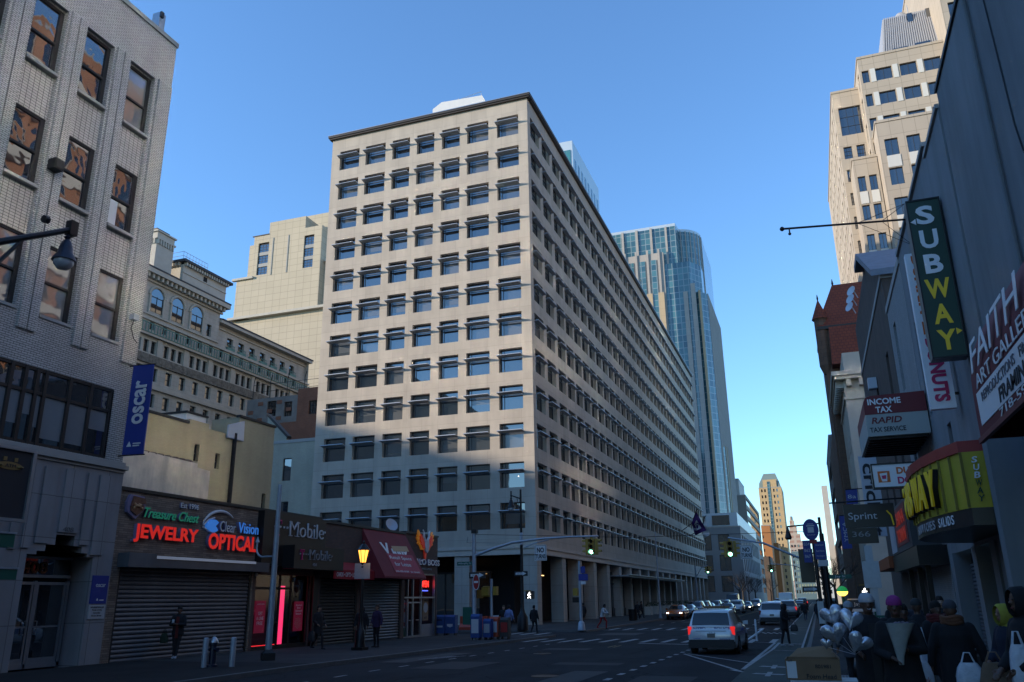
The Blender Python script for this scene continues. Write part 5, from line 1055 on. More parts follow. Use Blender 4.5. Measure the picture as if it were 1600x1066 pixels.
for i in range(14): mb.box(4.0, 87.2+i*1.0, 21.9, 4.75, 87.6+i*1.0, 22.6)
for i in range(10): mb.box(5.0+i*1.2, 86.3, 21.9, 5.45+i*1.2, 87, 22.6)
mb.build('cornice', M['white_stone'], wc)
for h in hW:
    if h[3] < 22: inst('window', win1(1.3, 3.2, 'sash', 'dark_frame', 'pane', .08)[1], wc, (5.0, (h[0]+h[2])/2, h[1]), RAD(-90))
M['red_tile'] = brick('red_roof_tiles', (.22,.05,.024), (.18,.042,.02), (.12,.03,.02), .5, .4, .05, .5, .85, .5, (.3,.2)); M['brown_stone'] = brick('brownstone', (.13,.075,.05), (.15,.09,.06), (.09,.06,.045), 1.2, .5, .02, .5, .85, .3, (.4,.2))
bt2 = thing('fire_tower', 'brownstone tower with a steep red tiled roof and corner turret', 'building', (8, 112, 0))
mb = MB(); mb.box(4.1, 101.2, -.3, 14, 138, 22.5); mb.box(3.9, 103, -.3, 12.5, 113, 33.0); mb.build('wall', M['brown_stone'], bt2)
mb = MB(); mb.loft([[(3.5, 102.6, 33.4), (12.9, 102.6, 33.4), (12.9, 113.4, 33.4), (3.5, 113.4, 33.4)], [(6.0, 105.6, 39.6), (10.4, 105.6, 39.6), (10.4, 110.4, 39.6), (6.0, 110.4, 39.6)]]); mb.loft([[(4.6, 100.8, 28), (12, 100.8, 28), (12, 102.9, 28), (4.6, 102.9, 28)], [(4.8, 102.6, 33.2), (12, 102.6, 33.2), (12, 102.8, 33.2), (4.8, 102.8, 33.2)]]); mb.build('tiled_roof', M['red_tile'], bt2)
MB().box(3.5, 102.6, 33.0, 12.9, 113.4, 33.4).build('eaves', M['dark_frame'], bt2)
tu = MB(); tu.lathe((4.0, 103.4, 27.5), [(.4, 0), (.75, 1), (.75, 6.8), (.95, 7)], 10); o = tu.build('turret', M['brown_stone'], bt2); MB().lathe((4.0, 103.4, 34.5), [(1.0, 0), (.03, 2.6)], 10).build('turret_roof', M['red_tile'], o); MB().lathe((4.0, 103.4, 37.0), [(.06, 0), (.12, .3), (.03, .8)], 6).build('finial', M['dark_frame'], o)
MB().lathe((6.1, 105.6, 39.5), [(.06, 0), (.14, .3), (.03, .9)], 6).build('finial', M['dark_frame'], bt2)
for y in (58.5, 60.2, 62.0): 
    sd = thing('satellite_dish', {58.5: 'pale satellite dish on the brown clad roof, nearest of three', 60.2: 'pale satellite dish in the middle of three on the brown clad roof', 62.0: 'pale satellite dish on the brown clad roof, farthest of three'}[y], 'satellite dish', (4.9, y, 21.6), 'satellite dishes on the brown roof')
    q = MB(); q.lathe((0, 0, 0), [(.02, 0), (.22, .03), (.38, .13), (.37, .14), (.2, .05), (.02, .02)], 14); o = sub('dish', q.mesh('dish', M['sign_dim'], 40), sd); o.location = (-.3, 0, .5); o.rotation_euler = (RAD(70), 0, RAD(-50)); MB().cyl((4.9, y, 21.6), (4.7, y, 22.1), .04, n=6).build('mast', M['galv'], sd)
block('grey_building', 'plain dark grey building beyond the brownstone tower', (4.3, 20, 138.5, 170), -.3, 26, 'grey_stone', {'W': [(140, 4+j*4.2, 168, 6.2+j*4.2) for j in range(5)]}, 'plain', 'white_rib', 'pane', .3)
block('brown_building', 'long brown building far down the right side', (5, 20, 171, 300), -.3, 13, 'brown_brick', {'W': [(172+i*8, 4+j*4, 176+i*8, 6.5+j*4) for i in range(15) for j in range(2)]}, 'plain', 'dark_frame', 'pane', .3)
block('pylon', 'tall cream slab pylon standing before the far grey building', (3.6, 4.95, 220, 225), -.2, 28, 'white_rib', {}, coping=False, cat='pylon'); 
# ---- beige office tower with set-backs
M['tower_beige'] = brick('warm_beige_panels', (.37,.315,.25), (.40,.34,.27), (.25,.215,.17), 1.5, 1.95, .03, 0, .8, .1, (.1,.06), (.3,.05)); M['white_rail'] = mat('white_panel', (.55,.54,.5), .6)
sbt = thing('setback_tower', 'beige panelled office tower with set-backs and a ribbed metal top', 'building', (20, 125, 0))
V = [(9.9, 15.5, 112, 148, 0, 71), (13.5, 24.6, 108, 150, 0, 73.2), (24.4, 40, 105.5, 150, 0, 95), (10.75, 13.8, 107, 112, 0, 57.3), (13.9, 25, 104, 108, 0, 60.5)]
HS = [[(10.5, 64.0, 13.4, 68.5)]+[(x, 60.3-j*3.6, x+1.1, 62.2-j*3.6) for j in range(0, 16) for x in (10.4, 12.1)],
      [(x, 69.3-j*3.75, x+w, 71.2-j*3.75) for j in range(3) for x, w in ((13.8, .9), (15.5, 2.1), (18.6, 2.1), (21.6, 2.1))]+[(x, 69.3-3*3.75, x+w, 71.2-3*3.75) for x, w in ((13.8, .9), (15.5, 2.1), (18.6, 2.1))],
      [(25.2, 71-j*4.3+12, 27.6, 74-j*4.3+12) for j in range(6)],
      [(x, 52.6-j*4.2, x+.95, 54.8-j*4.2) for j in range(13) for x in (11.1, 12.5)],
      [(x, 55.6-j*4.2, x+1.6, 58-j*4.2) for j in range(13) for x in (14.6, 17.2, 19.8, 22.2)]]
for k, (v, hs) in enumerate(zip(V, HS)):
    mb = MB(); b = v[:4]
    hw = [] if k not in (0, 1, 3) else [(b[2]+1.2+i*3.2, v[5]-4-j*4, b[2]+2.6+i*3.2, v[5]-1.4-j*4) for i in range(int((b[3]-b[2]-2)/3.2)) for j in range(14) if k == 0 or j < 4 or k == 3]
    volume(mb, b, v[4], v[5], {'S': hs, 'W': hw}, .3); mb.build('wall', [M['tower_beige'], M['roofing']], sbt)
    c = MB(); c.box(b[0]-.1, b[2]-.1, v[5], b[1]+.1, b[2]+.25, v[5]+.35); c.box(b[0]-.1, b[2]+.25, v[5], b[0]+.25, b[3], v[5]+.35); c.build('coping', M['tower_beige'], sbt)
    put_windows(sbt, b, {'S': hs}, 'grid' if k == 0 else 'double', 'win_frame', 'pane', .3, .08)
    rest = [h for h in hw]
    if rest: put_windows(sbt, b, {'W': rest[::3]+rest[1::5]}, 'plain', 'white_rail', 'mirror_glass', .3, .06, cap=0); put_windows(sbt, b, {'W': [h for i, h in enumerate(rest) if i % 3 and i % 5 != 1]}, 'plain', 'white_rail', 'pane', .3, .1, cap=0)  # part of the west panes mirrored to bounce sun onto the office side
wp = [(x, 107.93, 69.2-j*3.75, x+.65, 107.99, 71.3-j*3.75) for j in range(4) for x in (14.85, 17.7, 20.8)]+[(x, 103.93, 53.9-j*4.2, x+1.6, 103.99, 55.55-j*4.2) for j in range(0, 12, 2) for x in (14.6, 17.2, 19.8, 22.2)]+[(x, 106.93, 50.8-j*4.2, x+.95, 106.99, 52.5-j*4.2) for j in range(0, 12, 2) for x in (11.1, 12.5)]
for q in wp: MB().box(*q).build('white_panel', M['white_rail'], sbt)
M['ribbed_metal'] = mat('ribbed_grey_metal', (.40,.40,.41), .5, .3)
mb = MB()
n_ = 27
for i in range(n_):
    f = i/n_; xb, xt = 17.1+f*8.3, 18.4+f*7.0; w_ = .17
    mb.loft([[(xb, 110.0, 73.2), (xb+w_, 110.0, 73.2), (xb+w_, 110.35, 73.2), (xb, 110.35, 73.2)], [(xt, 112.6, 82.2), (xt+w_, 112.6, 82.2), (xt+w_, 112.95, 82.2), (xt, 112.95, 82.2)]])
mb.loft([[(17, 110.3, 73.2), (26, 110.3, 73.2), (26, 130, 73.2), (17, 130, 73.2)], [(18.3, 112.9, 82.2), (26, 112.9, 82.2), (26, 128, 82.2), (18.3, 128, 82.2)]]); mb.build('ribbed_top', M['ribbed_metal'], sbt)
for x, z, m_ in ((18.6, 74.2, 'pane'), (21.4, 74.4, 'pane'), (21.4, 80.3, 'pane'), (23.9, 80.5, 'pane')):
    w_ = 2 if z < 76 else .7; MB().box(x, 110.0+(z-73.2)*.29, z, x+w_, 110.3+(z-73.2)*.29+.3, z+1.1 if z < 76 else z+1.5).build('louvre', M[m_], sbt)
MB().ball((21.3, 116, 83.6), (1.0, 1.0, 1.3), 16, 10).build('radome', M['ribbed_metal'], sbt, 40); MB().cyl((22.4, 116, 82), (22.4, 116, 86), .05, n=6).build('antenna', M['galv'], sbt)

# ================================================================ SIGNS ON THE EAST SIDE
M['sub_green'] = mat('dark_green_sign', (.010,.045,.028), .4); M['sub_yellow'] = mat('sign_yellow', (.52,.43,.02), .5, emis=(.6,.5,.02), estr=.04); M['sign_bright'] = mat('sign_bright_white', (.75,.76,.78), .4)
yS = 26.0
sv = thing('blade_sign', 'tall dark green vertical sign with white and yellow letters', 'sign', (XE, yS, 8.4))
P0 = [ony(x, y, yS) for x, y in ((1423, 325), (1470, 313), (1507, 553), (1450, 558))]; x0, x1 = 3.98, 4.86; z0, z1 = 8.5, 13.55
MB().box(x0, yS, z0, x1, yS+.45, z1).build('box', M['sub_green'], sv); mb = MB()
for a in ((x0-.04, yS-.03, z0, x0, yS+.48, z1), (x1, yS-.03, z0, x1+.04, yS+.48, z1), (x0-.04, yS-.03, z0-.05, x1+.04, yS+.48, z0), (x0-.04, yS-.03, z1, x1+.04, yS+.48, z1+.05)): mb.box(*a)
mb.build('trim', M['black_sign'], sv)
for i, (s_, m_) in enumerate((('S', 'sign_bright'), ('U', 'sign_bright'), ('B', 'sign_bright'), ('W', 'sub_yellow'), ('A', 'sub_yellow'), ('Y', 'sub_yellow'))): text('letter', s_, 1, M[m_], ((x0+x1)/2+(.0 if s_ != 'W' else 0), yS-.005, z1-.5-i*.81), 'S', sv, width=.5 if s_ != 'W' else .68, height=.62, depth=.03, bold=.03)
mb = MB(); mb.prism([(-.13, 0), (.02, .1), (.02, -.1)], lambda u, v, d: ((x0+x1)/2-.3+u, d, z1-.69+v), yS-.02, yS-.001); mb.build('arrow', M['sign_bright'], sv)
mb = MB(); mb.prism([(.13, 0), (-.02, .1), (-.02, -.1)], lambda u, v, d: ((x0+x1)/2+.3+u, d, z1-4.32+v), yS-.02, yS-.001); mb.build('arrow', M['sub_yellow'], sv)
for z in (9.2, 12.8): MB().box(x1+.04, yS+.15, z, XE, yS+.3, z+.1).build('bracket', M['black_metal'], sv)
yD = 29.0; dv = thing('blade_sign', 'tall white vertical sign with rounded orange and pink letters', 'sign', (XE, yD, 7.6))
MB().box(4.1, yD, 7.55, 4.86, yD+.3, 13.0).build('box', M['sign_bright'], dv)
M['dd_orange'] = mat('warm_orange_letter', (.60,.13,.015), .5); M['dd_pink'] = mat('hot_pink_letter', (.48,.02,.10), .5)
text('lettering', 'DONUTS', 1, M['dd_pink'], (4.49, yD-.006, 8.85), None, dv, width=2.15, height=.46, u=(0, 0, -1), n=(0, -1, 0), up=(1, 0, 0), bold=.045); text('lettering', 'DUNKIN', 1, M['dd_orange'], (4.49, yD-.006, 11.85), None, dv, width=2.1, height=.46, u=(0, 0, -1), n=(0, -1, 0), up=(1, 0, 0), bold=.045)
def cup(root, x, y, z, s):
    mb = MB(); mb.prism([(-.5*s, .5*s), (.5*s, .5*s), (.5*s, -.5*s), (-.5*s, -.5*s)], lambda u, v, d: (x+u, d, z+v), y-.006, y-.001); mb.build('logo_square', M['dd_orange'], root)
    mb = MB(); mb.prism([(-.34*s, .3*s), (.3*s, .36*s), (.22*s, -.42*s), (-.2*s, -.42*s)], lambda u, v, d: (x+u, d, z+v), y-.012, y-.006)
    for i in range(3): mb.box(x-.22*s+i*.18*s, y-.012, z+.55*s, x-.16*s+i*.18*s, y-.006, z+.7*s)
    mb.build('logo_cup', M['sign_bright'], root)
    mb = MB(); mb.prism([(-.2*s, .1*s), (.2*s, .14*s), (.16*s, -.2*s), (-.16*s, -.2*s)], lambda u, v, d: (x+u, d, z+v), y-.016, y-.0125); mb.build('logo_mark', M['dd_pink'], root)
cup(dv, 4.49, yD, 10.3, .45)
for z in (8, 12.5): MB().box(4.86, yD+.1, z, XE, yD+.2, z+.08).build('bracket', M['black_metal'], dv)
yH = 34.0; dh = thing('projecting_sign', 'white horizontal sign with a cup emblem and orange pink lettering', 'sign', (4, yH, 5.7))
MB().box(2.45, yH, 5.72, 4.7, yH+.3, 6.55).build('box', M['sign_bright'], dh); mb = MB(); mb.box(2.4, yH-.02, 5.66, 4.75, yH+.32, 5.72); mb.box(2.4, yH-.02, 6.55, 4.75, yH+.32, 6.61); mb.box(2.4, yH-.02, 5.72, 2.45, yH+.32, 6.55); mb.build('frame', M['black_sign'], dh)
cup(dh, 2.82, yH, 6.1, .42); text('lettering', 'DUNKIN\'', 1, M['dd_orange'], (3.95, yH-.006, 6.31), 'S', dh, width=1.35, height=.27, bold=.04, depth=.01); text('lettering', 'DONUTS', 1, M['dd_pink'], (3.95, yH-.006, 5.94), 'S', dh, width=1.35, height=.27, bold=.04, depth=.01)
MB().box(4.75, yH+.1, 6, XE, yH+.2, 6.1).build('bracket', M['black_metal'], dh)
yT = 36.0; tx = thing('projecting_sign', 'boxy tax service sign with maroon top and grey lower half', 'sign', (4, yT, 8))
M['tax_grey'] = mat('tax_sign_grey', (.34,.36,.34), .6); M['tax_maroon'] = mat('tax_sign_maroon', (.16,.016,.02), .6)
MB().box(2.62, yT, 8.0, 4.95, yT+5.6, 8.9).build('lower_box', M['tax_grey'], tx)
mb = MB(); mb.prism([(2.62, 8.9), (2.62, 9.45), (2.72, 9.62), (2.9, 9.68), (4.95, 9.72), (4.95, 8.9)], lambda u, v, d: (u, d, v), yT-.01, yT+5.6); mb.build('upper_box', M['tax_maroon'], tx)
text('lettering', 'INCOME', 1, M['sign_bright'], (3.4, yT-.02, 9.42), 'S', tx, width=1.25, height=.25, bold=.025, depth=.01); text('lettering', 'TAX', 1, M['sign_bright'], (3.35, yT-.02, 9.08), 'S', tx, width=.62, height=.25, bold=.025, depth=.01)
text('lettering', 'RAPID', 1, M['tax_maroon'], (3.4, yT-.008, 8.64), 'S', tx, width=1.15, height=.26, bold=.025, shear=.2, depth=.01); text('lettering', 'TAX SERVICE', 1, M['ink'], (3.4, yT-.008, 8.26), 'S', tx, width=1.35, height=.2, bold=.015, depth=.01)
mb = MB()
for i in range(9): mb.box(2.7, yT+.2+i*.6, 7.9, 4.9, yT+.28+i*.6, 8.0)
mb.build('soffit_frame', M['black_metal'], tx)
yP = 38.0; sp = thing('projecting_sign', 'black square sign with pale lettering on a bracket arm', 'sign', (3, yP, 3.9))
MB().box(1.38, yP, 4.55, 3.35, yP+.22, 5.5).build('upper_box', M['black_sign'], sp); MB().box(1.42, yP+.02, 3.9, 2.6, yP+.2, 4.53).build('lower_box', M['black_sign'], sp)
text('lettering', 'Sprint', 1, M['sign_dim'], (2.1, yP-.006, 4.98), 'S', sp, width=1.12, height=.38, depth=.01); text('lettering', '366', 1, M['sign_faint'], (1.95, yP+.012, 4.28), 'S', sp, width=.7, height=.22, depth=.01)
MB().tube([(.85, yP+.1, 5.62), (XE, yP+.1, 5.72)], .035, 6).build('bracket', M['black_metal'], sp)
mb = MB(); mb.tube([(3.05, yP-.04, 5.2), (3.2, yP-.04, 5.0), (3.25, yP-.04, 4.6)], .03, 5); mb.build('yellow_mark', M['sub_yellow'], sp)
ck = thing('blade_sign', 'white vertical sign reading cricket in dark letters', 'sign', (4.5, 46, 7)); c0 = ony(1341, 716, 46); c1 = ony(1368, 800, 46)
MB().box(c0.x, 46, c1.z-1.2, c0.x+.85, 46.25, c0.z+.1).build('box', M['sign_dim'], ck); text('lettering', 'cricket', 1, M['ink'], (c0.x+.43, 45.99, (c0.z+c1.z)/2-.75), None, ck, width=c0.z-c1.z+.9, height=.62, u=(0, 0, -1), n=(0, -1, 0), up=(1, 0, 0), bold=.02)
MB().box(c0.x+.85, 46.05, c0.z-.5, XE, 46.15, c0.z-.4).build('bracket', M['black_metal'], ck)
def banner_px(label, name, px, Y, m, txt, cat='banner'):
    r_ = thing(name, label, cat, ony(*px[3], Y)); q = [ony(a, b, Y) for a, b in px]; mb = MB(); mb.loft([q, [p+Vector((0, .04, 0)) for p in q]]); mb.build('cloth', M[m], r_); c = sum(q, Vector())/4
    mb = MB(); mb.tube([q[0], q[1], Vector((XE, Y, q[1].z))], .03, 5); mb.build('bracket', M['black_metal'], r_)
    if txt: text('lettering', txt, .3, M['sign_dim'], c+Vector((0, -.012, 0)), 'S' if len(txt) < 3 else None, r_, width=.7*((q[1]-q[0]).length) if len(txt) < 3 else (q[0]-q[3]).length*.6, u=None if len(txt) < 3 else (0, 0, 1), n=None if len(txt) < 3 else (0, -1, 0), up=None if len(txt) < 3 else (-1, 0, 0), depth=.01)
banner_px('short blue banner with a white emblem beside the cricket sign', 'banner', ((1321, 765), (1339, 764), (1341, 787), (1323, 788)), 50, 'blue_sign', '8a')
banner_px('tall blue banner with vertical white lettering below the black square sign', 'banner', ((1311, 806), (1323, 805), (1332, 857), (1317, 858)), 56, 'blue_sign', 'YMCA')
# red lettered board and orange box lower down
rbd = thing('fascia_sign', 'grey board with faded red lettering and white side panel', 'sign', (3.95, 44, 3.8))
MB().box(3.9, 38.6, 3.75, XE, 48.6, 5.85).build('board', mat('board_slate', (.05,.055,.065), .5), rbd); MB().box(3.88, 45.6, 3.85, 3.9, 48.4, 5.6).build('white_panel', M['sign_dim'], rbd); MB().box(3.88, 39.6, 4.0, 3.9, 45.0, 5.7).build('red_panel', mat('faded_red_panel', (.22,.04,.035), .6), rbd)
text('lettering', 'CHINA', 1, M['flame_red'], (3.87, 42.3, 5.2), 'W', rbd, width=4.4, height=.6, bold=.02); text('lettering', 'TOWN', 1, M['flame_red'], (3.87, 42.3, 4.45), 'W', rbd, width=4.0, height=.6, bold=.02)
ob = thing('fascia_sign', 'small orange box sign below the red lettered board', 'sign', (3.9, 53, 3.2)); MB().box(3.7, 49.2, 3.2, XE, 57, 3.8).build('box', mat('orange_box', (.30,.075,.02), .6), ob); MB().box(3.7, 57, 3.2, XE, 58.4, 3.8).build('white_end', M['sign_dim'], ob)
cb = thing('fascia_sign', 'dark canopy fascia over the closed shop fronts', 'sign', (4.2, 42, 2.9)); MB().box(3.9, 37.3, 2.95, XE, 49, 3.72).build('fascia', M['black_sign'], cb)
for y in (38.2, 41.2, 45): MB().box(4.2, y, -.2, 4.4, y+.2, 2.95).build('post', M['black_metal'], cb)
# yellow bowed canopy
ylw = thing('canopy_sign', 'bowed yellow canopy sign with red top band and black base band', 'sign', (4.2, 27, 3.4))
M['sub_cloth'] = mat('yellow_canopy_panel', (.40,.33,.015), .55, noise=(.8,.08)); M['red_band'] = mat('red_band', (.30,.022,.018), .5)
arcp = [(XE, 23.0), (3.78, 23.1), (3.42, 24.3), (3.18, 25.6), (3.05, 27.0), (3.08, 28.6), (3.4, 30.0), (4.0, 31.0), (XE, 31.4)]
def bow(z0, z1, grow, m_, name):
    mb = MB(); pl = [(x-grow if x < XE else x, y) for x, y in arcp]
    mb.loft([[(x, y, z0) for x, y in pl], [(x, y, z1) for x, y in pl]]); return mb.build(name, M[m_], ylw)
bow(3.44, 3.86, .0, 'black_sign', 'base_band'); bow(3.86, 5.24, .02, 'sub_cloth', 'yellow_panel'); bow(5.24, 5.52, .07, 'red_band', 'top_band')
M['dark_seam'] = mat('dark_seam', (.16,.13,.01), .6)
for (xa, ya), (xb, yb) in zip(arcp[1:-2], arcp[2:-1]):
    for f in (0, .5): x, y = xa+(xb-xa)*f-.04, ya+(yb-ya)*f; MB().box(x-.03, y-.035, 3.88, x+.03, y+.035, 5.23).build('seam', M['dark_seam'], ylw)
MB().box(4.22, 22.3, 0, XE-.003, 22.85, 5.6).build('corner_pillar', M['stucco_light'], gs)
MB().tube([(XE-.07, 19.2, 7.6), (XE-.07, 19.2, 15.9)], .05, 6).build('drain_pipe', M['stucco'], gs)
def onarc(t):  # distance along the bow from its near corner
    for (xa, ya), (xb, yb) in zip(arcp[1:], arcp[2:]):
        L = math.hypot(xb-xa, yb-ya)
        if t <= L: f = t/L; u = Vector((xa-xb, ya-yb, 0)).normalized(); return Vector((xa+(xb-xa)*f, ya+(yb-ya)*f, 0)), u
        t -= L
def arcletters(root, s, t0, dt, z, h, m_, out, depth, bold=.03, w=None, name='letter'):
    for i, ch in enumerate(s):
        if ch == ' ': continue
        p, u = onarc(t0-i*dt); n = Vector((0, 0, 1)).cross(u)*-1
        n = u.cross(Vector((0, 0, 1))); text(name, ch, 1, M[m_], p+n*(out+depth/2)+Vector((0, 0, z)), None, root, u=u, n=n, width=(w or dt*.82)*(.35 if ch == 'I' else 1), height=h, depth=depth, bold=bold)
arcletters(ylw, 'SUBWAY', 5.6, .78, 4.55, .95, 'sub_yellow', .17, .05); arcletters(ylw, 'SUBWAY', 5.6, .78, 4.53, .99, 'black_sign', .03, .14, name='letter_return')
arcletters(ylw, 'SANDWICHES', 4.9, .27, 3.65, .24, 'sign_dim', .012, .01, .01, .2); arcletters(ylw, 'SALADS', 2.0, .19, 3.66, .24, 'sign_bright', .012, .01, .01, .15)
for i, ch in enumerate('SUBWAY'): text('side_letter', ch, 1, M['sign_bright'] if i < 3 else M['sub_green'], (4.02+(i % 2)*.02, 23.04-.025, 5.03-i*.19), 'S', ylw, width=.14, height=.155, depth=.02, bold=.02, shear=.15)
# maroon gallery awning
fa = thing('awning', 'rounded maroon awning with white gallery lettering at the right edge', 'awning', (4.2, 14, 4.7))
M['gallery_red'] = mat('gallery_maroon', (.150,.016,.022), .75, noise=(1.5,.12))
prof = [(XE, 7.55), (4.55, 7.5), (4.1, 7.28), (3.72, 6.95), (3.5, 6.5), (3.42, 6.0), (3.40, 5.35), (3.40, 4.78)]
mb = MB(); mb.loft([[(x, y, z) for x, z in prof] for y in (18.4, 8.0)], 0, False, False, closed=False); mb.poly([(x, 18.4, z) for x, z in prof]+[(XE, 18.4, 4.78)]); mb.poly([(x, 8.0, z) for x, z in prof]+[(XE, 8.0, 4.78)]); mb.build('cloth', M['gallery_red'], fa, 50)
MB().box(3.36, 8, 4.7, 3.44, 18.44, 4.8).build('hem_bar', M['tax_maroon'], fa)
mb = MB(); mb.box(3.388, 8.0, 4.98, 3.396, 18.0, 5.62); mb.build('white_panel', M['sign_bright'], fa)
text('lettering', 'FAITH', 1, M['sign_bright'], (3.40, 15.85, 6.33), None, fa, width=4.2, height=.62, u=(0, -1, 0), n=(-1, 0, .12), up=(.08, 0, 1), bold=.0, depth=.012)
text('lettering', 'ART GALLERY', 1, M['sign_bright'], (3.385, 15.3, 5.80), 'W', fa, width=5.0, height=.26, depth=.012)
text('lettering', 'REPRODUCTIONS   FINE PRINTS', 1, mat('print_grey', (.12,.12,.14), .6), (3.38, 14.9, 5.45), 'W', fa, width=5.2, height=.17, depth=.01); text('lettering', 'FRAMING', 1, M['ink'], (3.38, 14.9, 5.16), 'W', fa, width=2.4, height=.26, depth=.01, bold=.015, shear=.15)
text('lettering', '718-596-4657', 1, M['sign_bright'], (3.385, 14.2, 4.885), 'W', fa, width=4.2, height=.15, depth=.01)
fp = thing('flagpole', 'thin dark pole reaching out over the street with wire stays', 'pole', (XE, 33, 13)); a, b = ony(1222, 358, 30), ony(1415, 343, 32.5)
mb = MB(); mb.tube([a, b, Vector((XE, 33, b.z+.15))], .04, 6); mb.ball(a, .09, 8, 6); mb.build('pole', M['black_metal'], fp); mb = MB(); mb.tube([a+Vector((.25, .05, 0)), a+Vector((.25, .05, -.2))], .03, 5); mb.ball(a+Vector((.25, .05, -.22)), .06, 6, 5); mb.build('hook', M['black_metal'], fp)
mb = MB(); c = ony(1395, 345, 32)
for dz in (-.9, .9): mb.tube([a+(b-a)*.6, Vector((XE, 33, b.z+dz))], .012, 4); mb.tube([a+(b-a)*.8, Vector((XE, 33, b.z+dz))], .012, 4)
mb.build('wire_stays', M['black_metal'], fp)
# ================================================================ STREET FURNITURE
M['blue_black'] = mat('blue_black_paint', (.012,.016,.035), .4); M['signal_yellow'] = mat('signal_yellow_paint', (.33,.20,.02), .5, noise=(5,.15))
M['green_lamp'] = glow('green_signal', (.25, 1, .75), 9.0, (.2,.6,.4)); M['walk_lamp'] = glow('walk_symbol', (1, .98, .92), 3.0); M['lantern_lamp'] = glow('amber_lantern_glass', (1, .42, .06), 1.5)
M['sign_black_w'] = mat('one_way_black', (.02,.02,.022), .5); M['dne_red'] = mat('do_not_enter_red', (.30,.012,.012), .5); M['street_green'] = mat('street_name_green', (.01,.10,.07), .5)
M['lamp_glass'] = mat('lamp_globe', (.45,.47,.5), .15, spec=.8)
for (x, y), lb_ in (((-17.94, 22.02), 'galvanised steel bollard left of the fire hydrant'), ((-17.2, 22.39), 'galvanised steel bollard right of the fire hydrant')):
    o = MB().lathe((0, 0, 0), [(.085, 0), (.085, .8), (.075, .84), (.05, .855)], 16).mesh('bollard', M['galv'], 40); o = sub('bollard', o, None); o.location = (x, y, 0); tag(o, lb_, 'bollard', 'bollards guarding the hydrant')
hy = thing('fire_hydrant', 'black fire hydrant with a silver bonnet on the left pavement', 'hydrant', (-17.85, 22.28, 0))
mb = MB(); mb.lathe((-17.85, 22.28, 0), [(.17, 0), (.17, .06), (.11, .08), (.105, .62), (.13, .64), (.13, .7)], 16); mb.build('barrel', M['blue_black'], hy, 40)
mb = MB(); mb.lathe((-17.85, 22.28, .7), [(.14, 0), (.13, .06), (.08, .14), (.03, .17), (.03, .22)], 14); mb.build('bonnet', M['alu'], hy, 40)
mb = MB(); mb.cyl((-17.85, 22.28, .5), (-17.62, 22.2, .5), .06, n=10); mb.build('nozzle', M['blue_black'], hy, 40); mb = MB(); mb.cyl((-17.85, 22.28, .5), (-18.05, 22.36, .5), .05, n=10); mb.build('nozzle', M['blue_black'], hy, 40)
gp = thing('street_pole', 'tall plain grey pole with a small scroll hook on the left pavement', 'pole', (-17.98, 25.3, -.02))
MB().lathe((-17.98, 25.3, .3), [(.115, 0), (.1, 2.5), (.07, 5.64)], 14).build('shaft', M['galv'], gp, 40)
MB().lathe((-17.98, 25.3, -.02), [(.3, 0), (.3, .24), (.2, .3), (.14, .36)], 4).build('base_block', M['dark_frame'], gp)
mb = MB(); mb.tube([(-17.98, 25.3, 3.42)]+[(-17.98-.48+.3*math.cos(t)*.9-.05, 25.3, 3.72+.3*math.sin(t)) for t in [-.5*math.pi-i*.5*math.pi/6 for i in range(7)]]+[(-18.77, 25.3, 3.95)], .035, 6); mb.lathe((-18.77, 25.3, 3.93), [(.075, 0), (.01, .2)], 8); mb.build('scroll_hook', M['galv'], gp)
lx, ly = -18.28, 32.05; lp = thing('street_lantern', 'black lantern post with a lit amber lamp before the maroon awning', 'street lamp', (lx, ly, gz(ly)))
b0 = gz(ly)
mb = MB(); mb.box(lx-.26, ly-.26, b0, lx+.26, ly+.26, b0+.12); mb.lathe((lx, ly, b0+.1), [(.24, 0), (.2, .25), (.2, .65), (.12, .75), (.09, 1.0)], 12); mb.build('base', M['black_metal'], lp, 40)
MB().lathe((lx, ly, b0+1.0), [(.085, 0), (.055, 2.3), (.09, 2.34), (.05, 2.4), (.12, 2.52)], 12).build('shaft', M['black_metal'], lp, 40)
q = MB(); q.lathe((lx, ly, 3.46), [(.13, 0), (.24, .5)], 8); q.build('lamp_glass', M['lantern_lamp'], lp)
mb = MB(); mb.lathe((lx, ly, 3.96), [(.29, 0), (.27, .05), (.13, .22), (.05, .28), (.06, .34), (.01, .44)], 8)
for i in range(8):
    t = i*math.pi/4; mb.tube([(lx+.13*math.cos(t), ly+.13*math.sin(t), 3.45), (lx+.25*math.cos(t), ly+.25*math.sin(t), 3.97)], .014, 4)
mb.build('lantern_cage', M['black_metal'], lp)
MB().box(lx-.37, ly-.06, 2.78, lx+.37, ly-.04, 3.42).build('sign_plate', M['galv'], lp)
sp_ = bpy.data.lights.new('lantern_light', 'POINT'); sp_.energy = 6; sp_.color = (1, .5, .15); sp_.shadow_soft_size = .2; so_ = bpy.data.objects.new('lantern_light', sp_); COL.objects.link(so_); so_.parent = lp; so_.location = Vector((lx+.5, ly-.5, 3.7))-lp.location

